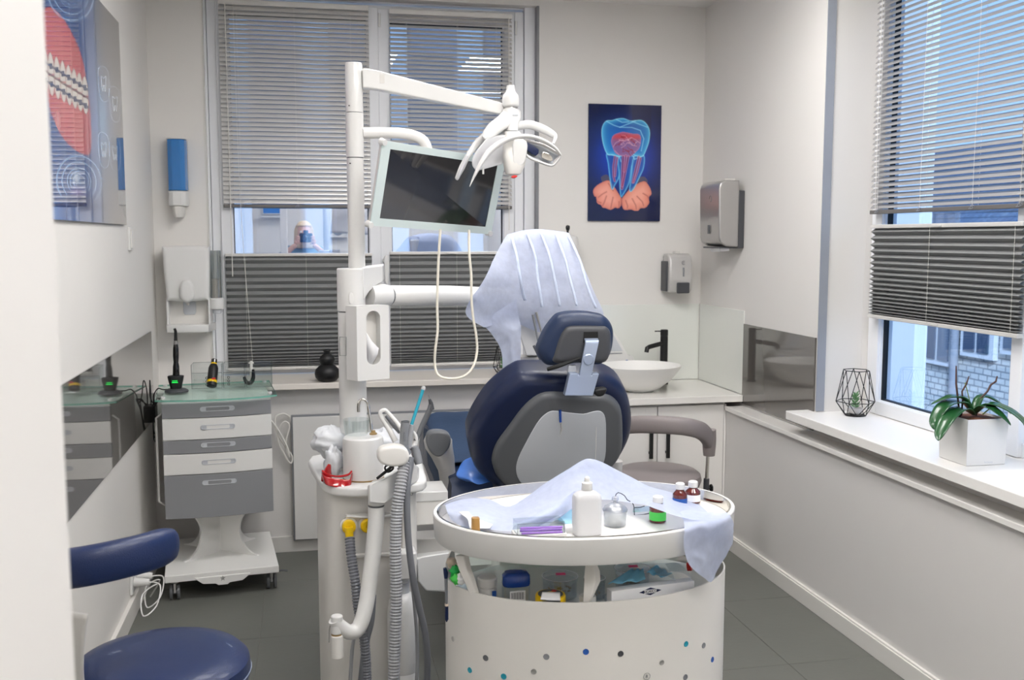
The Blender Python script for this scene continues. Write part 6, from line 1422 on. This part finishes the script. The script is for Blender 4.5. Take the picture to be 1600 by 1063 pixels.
def sheetq(a, b_, c, d, m, nm, par, th=.0012):
    return obj(nm, B().grid([[a, b_], [d, c]]), m, par, smooth=False, solid=th)
sheetq((0.797, 2.380, 0.843), (0.902, 2.380, 0.865), (0.909, 2.400, 0.907), (0.815, 2.400, 0.908), 'bluefilm', 'film_leaf', t)
sheetq((0.860, 2.390, 0.904), (0.907, 2.390, 0.898), (0.904, 2.380, 0.848), (0.857, 2.380, 0.844), 'topglass', 'film_leaf', t)
obj('black_wire', B().tube([(0.757, 2.370, 0.923), (0.755, 2.370, 0.945), (0.763, 2.370, 0.956), (0.780, 2.370, 0.947), (0.787, 2.370, 0.936), (0.801, 2.370, 0.927), (0.806, 2.370, 0.914), (0.807, 2.370, 0.884), (0.807, 2.370, 0.845)], .0011, 6, 2), 'black', t)
obj('black_wire', B().tube([(0.788, 2.370, 0.881), (0.807, 2.370, 0.894), (0.832, 2.370, 0.895), (0.856, 2.370, 0.899)], .0011, 6), 'black', t)
obj('black_wire', B().tube([(0.806, 2.370, 0.914), (0.822, 2.370, 0.914), (0.834, 2.370, 0.917)], .0010, 6), 'black', t)
tag(obj('folded_tissue', B().grid(patch([[(0.597, 2.360, 0.908), (0.625, 2.380, 0.919), (0.669, 2.400, 0.906)], [(0.596, 2.330, 0.907), (0.622, 2.350, 0.906), (0.664, 2.380, 0.899)], [(0.584, 2.320, 0.911), (0.615, 2.320, 0.899), (0.653, 2.340, 0.885)]], 4, 4, .004, 30, 2)), 'maskblue', solid=.0015), 'light blue folded tissue behind the white bottle', 'tissue')
tag(obj('gauze_pad', B().grid(patch([[(0.355, 2.360, 0.932), (0.408, 2.420, 0.912), (0.445, 2.400, 0.908)], [(0.364, 2.300, 0.929), (0.402, 2.340, 0.916), (0.437, 2.340, 0.909)], [(0.362, 2.240, 0.925), (0.388, 2.260, 0.917), (0.413, 2.270, 0.913)]], 5, 5, .003, 20, 8)), 'paper', solid=.002), 'white gauze pad behind the gold capped bottle', 'gauze')

# ---- drape over the cart tray
t = thing('tray_drape', 'pale blue disposable sheet peaked over the oval cart and hanging at its right', 'drape', (0.719, 2.500, 1.012))
ridge = [(0.335, 2.470, 0.920), (0.392, 2.530, 0.919), (0.455, 2.550, 0.909), (0.522, 2.560, 0.887), (0.619, 2.540, 0.948), (0.696, 2.500, 1.009), (0.737, 2.500, 1.013), (0.818, 2.520, 0.971), (0.907, 2.540, 0.923), (0.984, 2.520, 0.899), (1.042, 2.480, 0.885), (1.082, 2.410, 0.867)]
back = [(0.357, 2.520, 0.888), (0.424, 2.620, 0.857), (0.480, 2.640, 0.848), (0.546, 2.650, 0.841), (0.655, 2.650, 0.881), (0.736, 2.640, 0.929), (0.782, 2.640, 0.930), (0.858, 2.640, 0.901), (0.944, 2.640, 0.863), (1.015, 2.600, 0.847), (1.064, 2.540, 0.848), (1.090, 2.460, 0.842)]
mid = [(0.327, 2.400, 0.922), (0.364, 2.380, 0.921), (0.421, 2.360, 0.918), (0.486, 2.360, 0.911), (0.577, 2.400, 0.933), (0.668, 2.440, 0.980), (0.734, 2.450, 0.988), (0.813, 2.460, 0.951), (0.856, 2.380, 0.938), (0.914, 2.350, 0.923), (0.980, 2.340, 0.902), (1.050, 2.340, 0.878)]
front = [(0.335, 2.391, 0.905), (0.356, 2.330, 0.905), (0.408, 2.287, 0.905), (0.467, 2.270, 0.905), (0.543, 2.271, 0.908), (0.633, 2.339, 0.930), (0.721, 2.376, 0.940), (0.795, 2.367, 0.930), (0.805, 2.229, 0.955), (0.843, 2.178, 0.945), (0.889, 2.153, 0.940), (0.963, 2.167, 0.935)]
obj('peaked_sheet', B().grid(patch([back, ridge, mid, front], 6, 7, .005, 11, 3)), 'drape2', t, sharp=3)
fl_ = [[(0.466, 2.263, 0.907), (0.524, 2.278, 0.907), (0.585, 2.315, 0.912), (0.631, 2.334, 0.930)], [(0.471, 2.248, 0.925), (0.521, 2.264, 0.930), (0.582, 2.302, 0.935), (0.637, 2.343, 0.945)], [(0.506, 2.303, 0.920), (0.547, 2.309, 0.935), (0.595, 2.327, 0.950), (0.644, 2.352, 0.970)]]
obj('front_fold', B().grid(patch(fl_, 6, 6, .003, 14, 9)), 'drape2', t, sharp=3)
hang = [[(0.881, 2.247, 0.930), (0.925, 2.261, 0.930), (0.964, 2.253, 0.930), (0.990, 2.236, 0.930)], [(0.844, 2.116, 0.932), (0.883, 2.129, 0.932), (0.928, 2.146, 0.932), (0.978, 2.169, 0.932)], [(0.844, 2.118, 0.902), (0.888, 2.136, 0.894), (0.939, 2.165, 0.882), (1.016, 2.235, 0.867)], [(0.848, 2.118, 0.867), (0.886, 2.134, 0.860), (0.933, 2.162, 0.848), (1.008, 2.230, 0.837)], [(0.859, 2.120, 0.840), (0.889, 2.135, 0.825), (0.930, 2.160, 0.809), (0.984, 2.210, 0.822)], [(0.882, 2.130, 0.818), (0.903, 2.140, 0.802), (0.925, 2.155, 0.788), (0.952, 2.180, 0.806)]]
obj('hanging_corner', B().grid(patch(hang, 7, 7, .007, 16, 6)), 'drape2', t, sharp=3)

# ---- things on the shelf inside the cart
SZ = .708
def cylthing(name, label, cat, u, Y, parts, grp=None):
    pass
X0 = (0.415, 2.315, 0.782)[0]
t = thing('pill_jar', 'white screw lid jar on the cart shelf, far left of the row', 'jar', (X0, 2.315, SZ))
obj('jar_body', B().lathe((X0, 2.315, SZ), [(.020, 0), (.0225, .002), (.0225, .046), (.019, .050)], 30), 'white', t)
obj('jar_lid', B().lathe((X0, 2.315, SZ + .050), [(.0235, 0), (.024, .002), (.024, .018), (.0215, .021), (.001, .0215)], 30), 'white', t)
obj('blue_label', B().box(X0 + .008, X0 + .018, 2.2915, 2.2935, SZ + .020, SZ + .042), 'blueprint', t, smooth=False)
X0 = (0.481, 2.290, 0.785)[0]
t = thing('gel_jar', 'clear jar with wide domed dark blue cap on the cart shelf', 'jar', (X0, 2.29, SZ))
obj('jar_body', B().rings([sqr(X0, 2.29, .030, .020, SZ, 3), sqr(X0, 2.29, .033, .022, SZ + .004, 3), sqr(X0, 2.29, .034, .023, SZ + .052, 3), sqr(X0, 2.29, .028, .018, SZ + .058, 3)]), 'frost2', t)
obj('blue_cap', B().rings([sqr(X0, 2.29, .033, .023, SZ + .056, 3), sqr(X0, 2.29, .0345, .0245, SZ + .060, 3), sqr(X0, 2.29, .0335, .0235, SZ + .080, 3), sqr(X0, 2.29, .027, .018, SZ + .088, 3), sqr(X0, 2.29, .012, .008, SZ + .0915, 3)]), 'bluecap', t)
obj('bar_label', B().box(X0 - .020, X0 + .018, 2.2635, 2.2655, SZ + .020, SZ + .048), 'paper', t, smooth=False)
for k in range(14):
    obj('bar_line', B().box(X0 - .016 + k * .0022, X0 - .016 + k * .0022 + (.0006 if k % 3 else .0012), 2.2625, 2.2634, SZ + .028, SZ + .045), 'dgrey', t, smooth=False)
obj('small_text', B().box(X0 - .018, X0 + .006, 2.2625, 2.2634, SZ + .022, SZ + .026), 'navyedge', t, smooth=False)
def petri(u, Y, lab, z=SZ, r=.043):
    X0 = u
    t = thing('round_clear_box', lab, 'box', (X0, Y, z))
    obj('box_base', B().lathe((X0, Y, z), [(r * .92, 0), (r, .002), (r, .040), (r * .96, .040), (r * .95, .004), (.001, .003)], 36), 'frost2', t)
    obj('clear_lid', B().lathe((X0, Y, z + .041), [(r * 1.04, 0), (r * 1.05, .010), (r * 1.0, .013), (r * .3, .016), (.001, .016)], 36), 'frost2', t)
    obj('rim_ring', B().tube([(X0 + r * 1.04 * math.cos(a), Y + r * 1.04 * math.sin(a), z + .052) for a in [i * PI / 18 for i in range(36)]], .0010, 5, closed=True), 'nip', t)
    obj('pink_label', B().add([(X0 - .012, Y - .010, z + .0572), (X0 + .012, Y - .012, z + .0572), (X0 + .013, Y + .002, z + .0582), (X0 - .011, Y + .004, z + .0582)], [(0, 1, 2, 3)]), 'pink', t, smooth=False, solid=.0004)
    b = B(); rr = random.Random(int(u * 1000))
    for i in range(22):
        a = rr.uniform(0, 6.28); d = rr.uniform(0, r * .75); p = Vector((X0 + d * math.cos(a), Y + d * math.sin(a), z + .006 + rr.uniform(0, .012)))
        b.cyl(p, p + Vector((rr.uniform(-1, 1), rr.uniform(-1, 1), rr.uniform(0, .6))) * .008, .0018, seg=6)
    o = obj('small_brass_bits', b, 'brassy', t); o['kind'] = 'stuff'
petri((0.604, 2.340, 0.760)[0], 2.34, 'round clear box with pink label behind the yellow puck')
petri((0.800, 2.360, 0.739)[0], 2.36, 'round clear box with pink label behind the light blue masks')
petri((0.691, 2.300, 0.726)[0] - .006, 2.31, 'shallower round clear box with brass bits between the two pink labelled boxes', r=.026)
X0 = (0.555, 2.240, 0.758)[0]
t = thing('yellow_puck', 'yellow and black round dispenser with a folded white card on it', 'box', (X0, 2.24, SZ))
obj('puck_body', B().lathe((X0, 2.24, SZ), [(.035, 0), (.0365, .002), (.0365, .040), (.035, .044), (.030, .0445)], 36), 'ygr', t)
obj('black_face', B().lathe((X0, 2.24, SZ + .0445), [(.030, 0), (.030, .001), (.009, .001)], 36), 'dgrey2', t)
obj('yellow_centre', B().lathe((X0, 2.24, SZ + .0445), [(.0095, 0), (.009, .003), (.001, .003)], 24), 'ygr', t)
obj('red_sector', B().add([(X0 + .004, 2.25, SZ + .0462), (X0 + .010, 2.262, SZ + .0462), (X0 + .020, 2.255, SZ + .0462), (X0 + .012, 2.245, SZ + .0462)], [(0, 1, 2, 3)]), 'red', t, smooth=False, solid=.0004)
obj('dark_front', B().box(X0 - .030, X0 + .014, 2.196, 2.206, SZ + .005, SZ + .042), 'dgrey2', t, bevel=.002)
tag(obj('folded_card', B().grid(patch([[(X0 - .034, 2.20, SZ + .048), (X0 - .012, 2.195, SZ + .046), (X0 + .012, 2.192, SZ + .045)], [(X0 - .024, 2.225, SZ + .055), (X0 - .005, 2.222, SZ + .055), (X0 + .018, 2.22, SZ + .053)]], 4, 4)), 'paper', smooth=True, solid=.003), 'folded white card lying on the yellow puck', 'card')
tag(obj('white_tub', B().lathe(((0.643, 2.225, 0.733)[0], 2.225, SZ), [(.018, 0), (.0205, .002), (.0205, .036), (.019, .040), (.001, .041)], 32), 'white'), 'plain white round lid on the cart shelf in front of the tray support', 'jar')
# masks and carton
for k, (a, lab) in enumerate((([(0.692, 2.220, 0.750), (0.772, 2.290, 0.757), (0.801, 2.280, 0.758), (0.786, 2.220, 0.753)], 'light blue face mask lying left of the lettered carton'), ([(0.803, 2.260, 0.757), (0.844, 2.310, 0.756), (0.877, 2.280, 0.741), (0.841, 2.230, 0.752)], 'light blue face mask lying right, under the clear sachets'))):
    P_ = [Vector(p) for p in a]
    G = [[tuple(P_[0].lerp(P_[1], i / 5).lerp(P_[3].lerp(P_[2], i / 5), j / 8) + Vector((0, 0, .003 * math.sin(j * 1.8) + .024))) for j in range(9)] for i in range(6)]
    tag(obj('face_mask', B().grid(G), 'maskc', solid=.0015, sharp=3), lab, 'mask')
t = thing('lettered_carton', 'white carton with black diamond lettering lying on the cart shelf, right', 'box', (0.798, 2.200, 0.746))
c0_, c1_ = Vector((0.693, 2.195, 0.728)), Vector((0.914, 2.225, 0.742))
dd = (c1_ - c0_); dd.z = 0; Lb = dd.length; dd.normalize(); nb = Vector((-dd.y, dd.x, 0))
fc = (Vector((c0_.x, c0_.y, SZ + .034)), dd, Vector((0, 0, 1)), nb)
obj('carton', B().prism([(0, -.0335), (Lb, -.0335), (Lb, .022), (0, .022)], fc, 0, .028), 'paper', t, smooth=False, bevel=.001)
fcf = lambda x, z, h: tuple(fc[0] + dd * x + Vector((0, 0, 1)) * z - nb * h)
ym = Lb * .46
nf = Vector((dd.y, -dd.x, 0))
ctop = lambda x, h, e=.0: tuple(fc[0] + dd * x + nf * (.0003 + e) + Vector((0, 0, h - .002)))
obj('lozenge', B().add([ctop(ym - .030, .0125), ctop(ym, .003), ctop(ym + .030, .0125), ctop(ym, .022)], [(0, 1, 2, 3)]), 'navyedge', t, smooth=False, solid=.0003)
obj('lozenge_field', B().add([ctop(ym - .017, .008, .0005), ctop(ym + .017, .008, .0005), ctop(ym + .017, .017, .0005), ctop(ym - .017, .017, .0005)], [(0, 1, 2, 3)]), 'paper', t, smooth=False, solid=.0003)
words('HORICO', .0090, ctop(ym, .0125, .0012), Matrix.Rotation(math.atan2(dd.y, dd.x), 3, 'Z') @ Matrix.Rotation(PI / 2, 3, 'X'), 'black', t)
for k, (a, b_) in enumerate((((0.835, 2.250, 0.766), (0.854, 2.220, 0.759)), ((0.877, 2.280, 0.766), (0.899, 2.230, 0.757)))):
    A_, B_ = Vector(a), Vector(b_)
    tag(obj('clear_sachet', B().grid(patch([[A_ + Vector((-.01, .02, .02)), A_ + Vector((.015, .01, .025)), B_ + Vector((.01, .02, .02))], [A_ + Vector((-.012, -.01, .012)), (A_ + B_) / 2 + Vector((0, -.01, .018)), B_ + Vector((.008, 0, .010))]], 4, 4, .002, 30, k)), 'frost2', solid=.001), ['clear sachet lying on the light blue mask', 'clear sachet against the hanging drape corner'][k], 'sachet')
tag(obj('plastic_bag', crumple(B(), (0.707, 2.230, 0.736), (.022, .02, .012), 21, 18, 12), 'frost2', sharp=3), 'small crumpled clear bag beside the white round lid', 'bag')
t = thing('glass_tube', 'long clear tube with red stopper lying across the back of the cart shelf', 'tube', (0.979, 2.500, 0.715))
obj('tube_glass', B().cyl((0.803, 2.520, 0.706), (0.973, 2.420, 0.731), .011), 'frost2', t)
obj('red_stopper', B().cyl((0.973, 2.420, 0.731), (0.982, 2.415, 0.733), .0115), 'red', t)
# green and white wrappers at the left end
for k, (p, m, lab) in enumerate((((0.335, 2.360, 0.804), 'beige', 'cream coloured cotton roll at the left end of the cart'), ((0.338, 2.330, 0.793), 'green', 'green and white wrapper at the left end of the cart'), ((0.352, 2.310, 0.780), 'paper', 'white wrapper below the green one at the left end of the cart'), ((0.340, 2.320, 0.777), 'lime', 'small lime wrapper at the left end of the cart'))):
    tag(obj('wrapper', crumple(B(), p, (.012, .010, .013), 31 + k, 16, 10, .6), m, sharp=3), lab, 'wrapper')

# ------------------------------------------------------------------ photographer, seen mirrored in the back window
t = thing('photographer', 'blonde person in a blue grey tunic holding a camera, mirrored in the window', 'person', (-.02, -.30, 0))
def skin(name, verts, edges, radii, m, parent, lev=2):
    me = bpy.data.meshes.new(name); me.from_pydata(verts, edges, []); me.update()
    o = bpy.data.objects.new(name, me); COL.objects.link(o)
    o.modifiers.new('skin', 'SKIN')
    if not me.skin_vertices: pass
    for i, r in enumerate(radii):
        me.skin_vertices[0].data[i].radius = (r, r) if not isinstance(r, tuple) else r
    me.skin_vertices[0].data[0].use_root = True
    s_ = o.modifiers.new('sub', 'SUBSURF'); s_.levels = lev; s_.render_levels = lev
    me.materials.append(MT[m])
    dg = bpy.context.evaluated_depsgraph_get(); dg.update()
    ev = bpy.data.meshes.new_from_object(o.evaluated_get(dg))
    bpy.data.objects.remove(o)
    bb_ = B(); bb_.v = [tuple(v.co) for v in ev.vertices]; bb_.f = [tuple(p.vertices) for p in ev.polygons]
    return obj(name, bb_, m, parent, sharp=3)
cyb = -.34
V = [(-.02, cyb, .93), (-.02, cyb, 1.08), (-.02, cyb, 1.24), (-.02, cyb + .005, 1.37), (-.02, cyb + .015, 1.44), (-.02, cyb + .03, 1.50), (-.02, cyb + .05, 1.575),
     (-.11, cyb, .88), (-.12, cyb, .48), (-.12, cyb - .02, .08), (-.12, cyb + .12, .045), (.07, cyb, .88), (.08, cyb, .48), (.08, cyb - .02, .08), (.08, cyb + .12, .045),
     (-.18, cyb, 1.45), (-.30, cyb + .05, 1.33), (-.23, cyb + .17, 1.42), (-.10, cyb + .25, 1.53), (.14, cyb, 1.45), (.26, cyb + .05, 1.33), (.20, cyb + .17, 1.42), (.075, cyb + .25, 1.53)]
E_ = [(0, 1), (1, 2), (2, 3), (3, 4), (4, 5), (5, 6), (0, 7), (7, 8), (8, 9), (9, 10), (0, 11), (11, 12), (12, 13), (13, 14), (3, 15), (15, 16), (16, 17), (17, 18), (3, 19), (19, 20), (20, 21), (21, 22)]
R_ = [(.155, .11), (.125, .095), (.15, .10), (.145, .09), (.07, .06), (.052, .052), (.06, .06), (.09, .09), (.06, .06), (.04, .04), (.035, .03), (.09, .09), (.06, .06), (.04, .04), (.035, .03), (.065, .065), (.048, .048), (.036, .036), (.026, .026), (.065, .065), (.048, .048), (.036, .036), (.026, .026)]
skin('body', V, E_, R_, 'skin', t)
hd = Vector((-.02, cyb + .075, 1.655))
b = B(); R = []
for i in range(20):
    f = i / 19; z = -.125 + .235 * f
    w_ = .074 * (1 - ((z + .0) / .118) ** 2 * .8) ** .5 if z > 0 else .074 * (1 - (z / .135) ** 2) ** .55
    R.append([(hd.x + max(.008, w_) * math.cos(a), hd.y + (max(.008, w_) * 1.22) * math.sin(a) + (.012 if z < -.03 else 0), hd.z + z) for a in [2 * PI * j / 24 for j in range(24)]])
b.rings(R)
hdo = obj('head', b, 'skin', t, sharp=3)
obj('nose', B().tube([hd + Vector((0, .088, .02)), hd + Vector((0, .105, -.015)), hd + Vector((0, .094, -.028))], [.006, .011, .008], 10), 'skin', hdo)
obj('mouth', B().tube([hd + Vector((-.022, .083, -.058)), hd + Vector((0, .092, -.056)), hd + Vector((.022, .083, -.058))], [.002, .005, .002], 8, 3), 'lip', hdo)
for s_ in (-1, 1):
    obj('eye', B().lathe(hd + Vector((s_ * .030, .080, .008)), [(.001, -.006), (.011, -.003), (.012, 0), (.010, .004), (.001, .007)], 14, (0, 1, 0)), 'paper', hdo)
    obj('ear', B().tube([hd + Vector((s_ * .074, 0, .025)), hd + Vector((s_ * .084, -.008, .0)), hd + Vector((s_ * .076, 0, -.03))], [.008, .013, .007], 10, 2), 'skin', hdo)
b = B(); R = []
for i in range(22):
    f = i / 21; z = .128 - .30 * f; r = .100 * (math.sqrt(max(.0, 1 - (z / .132) ** 2)) if z > 0 else 1) * (1 + .12 * f)
    row = []
    for j in range(28):
        a = 2 * PI * j / 28; k = 1.0
        yy = math.sin(a)
        if yy > .25 and z < .062: k = .60
        row.append((hd.x + r * math.cos(a) * (1 if yy < .3 or z > .06 else .85), hd.y - .012 + r * 1.15 * yy * k, hd.z + z))
    R.append(row)
b.rings(R)
obj('hair', b, 'hair', t, sharp=3)
tv = [(-.02, cyb, .80), (-.02, cyb, .95), (-.02, cyb, 1.10), (-.02, cyb, 1.26), (-.02, cyb, 1.41), (-.02, cyb + .01, 1.475), (-.18, cyb, 1.445), (-.30, cyb + .05, 1.335), (-.24, cyb + .15, 1.405), (.14, cyb, 1.445), (.26, cyb + .05, 1.335), (.21, cyb + .15, 1.405)]
skin('tunic', tv, [(0, 1), (1, 2), (2, 3), (3, 4), (4, 5), (4, 6), (6, 7), (7, 8), (4, 9), (9, 10), (10, 11)], [(.20, .13), (.185, .13), (.155, .118), (.175, .12), (.155, .105), (.08, .07), (.085, .08), (.066, .066), (.056, .056), (.085, .08), (.066, .066), (.056, .056)], 'shirt', t)
skin('trousers', [(-.02, cyb, .92), (-.11, cyb, .86), (-.12, cyb, .48), (-.12, cyb - .02, .10), (.07, cyb, .86), (.08, cyb, .48), (.08, cyb - .02, .10)], [(0, 1), (1, 2), (2, 3), (0, 4), (4, 5), (5, 6)], [(.16, .12), .105, .075, .06, .105, .075, .06], 'trouser', t)
for s_ in (-1, 1):
    obj('shoe', B().puff([(-.042, -.08), (-.045, .08), (-.03, .16), (0, .18), (.03, .16), (.045, .08), (.042, -.08), (0, -.10)], (Vector((-.02 + s_ * .10, cyb, 0)), Vector((1, 0, 0)), Vector((0, 1, 0)), Vector((0, 0, 1))), 0, .085, .03, smooth=2), 'dr_white', t)
for s_, wx in ((-1, -.10), (1, .075)):
    wp = Vector((wx, cyb + .25, 1.53)); tgt = Vector((-.005 + s_ * .092, -.115, 1.585))
    dirn = (tgt - wp).normalized()
    hb = wp + dirn * .055
    v = [tuple(wp), tuple(wp + dirn * .03), tuple(hb)]; e = [(0, 1), (1, 2)]; r = [.024, .028, .026]
    o = skin('palm', v, e, [(.022, .022), (.030, .020), (.034, .018)], 'skin', t)
    for q in range(4):
        s0 = hb + Vector((0, .012 - .004 * q, .026 - .018 * q)); ln = (.9, 1.0, .95, .75)[q]
        pts = [s0 - dirn * .02, s0 + Vector((s_ * .002, .022 * ln, .006)), s0 + Vector((-s_ * .008, .040 * ln, .006)), s0 + Vector((-s_ * .024, .046 * ln, .004)), s0 + Vector((-s_ * .034, .042 * ln, .002))]
        obj('finger', B().tube(pts, [.009, .0088, .0082, .0075, .0055], 10, 3), 'skin', o)
    obj('thumb', B().tube([hb + Vector((0, -.01, -.02)), hb + Vector((-s_ * .018, .0, -.042)), hb + Vector((-s_ * .042, .006, -.046))], [.011, .0095, .007], 10, 3), 'skin', o)
t = thing('photo_camera', 'black camera held up by the blonde photographer', 'camera', (0, -.12, 1.56))
obj('camera_body', B().box(-.070, .070, -.135, -.088, 1.550, 1.648), 'black', t, bevel=.010, seg=3)
obj('viewfinder', B().box(-.026, .026, -.140, -.088, 1.64, 1.680), 'black', t, bevel=.008)
obj('camera_lens', B().lathe((0, -.107, 1.597), [(.036, 0), (.036, .02), (.040, .022), (.040, .06), (.038, .075), (.033, .075), (.030, .06), (.001, .058)], 36, (0, 1, 0)), 'black', t)
obj('front_glass', B().lathe((0, -.045, 1.597), [(.029, 0), (.022, .004), (.001, .006)], 28, (0, 1, 0)), 'blackg', t)
# front wall things that the window mirrors
t = thing('wall_screen', 'small lit blue screen above a shelf on the front wall, mirrored in the window', 'screen', (-.37, FY, 1.9))
obj('screen_case', B().box(-.50, -.245, FY + .001, FY + .04, 1.87, 2.03), 'white', t, bevel=.004)
obj('screen_glass', B().box(-.485, -.26, FY + .04, FY + .043, 1.885, 2.02), 'tv', t, smooth=False)
obj('shelf', B().box(-.52, -.22, FY + .001, FY + .13, 1.835, 1.855), 'white', t, bevel=.002)
t = thing('wall_fan', 'square white wall fan unit on the front wall, mirrored in the window', 'fan', (.36, FY, 1.69))
obj('fan_case', B().box(.24, .48, FY + .001, FY + .08, 1.60, 1.79), 'offwhite', t, bevel=.006)
obj('fan_grille', B().lathe((.375, FY + .08, 1.695), [(.07, 0), (.068, .004), (.05, .002), (.048, .006), (.02, .003), (.001, .006)], 32, (0, 1, 0)), 'mgrey', t)
t = thing('front_cabinet', 'white low cabinet against the front wall at the left', 'cabinet', (-.62, FY + .2, 0))
obj('carcass', B().box(LX + .02, -.50, FY + .001, FY + .5, 0, 1.35), 'lacquer', t, bevel=.003)
d = obj('door', B().box(LX + .025, -.505, FY + .501, FY + .518, .05, 1.33), 'lacquer', t, bevel=.002)
obj('knob', B().lathe((-.54, FY + .519, .8), [(.006, 0), (.012, .01), (.010, .018), (.001, .02)], 16, (0, 1, 0)), 'silver', d)
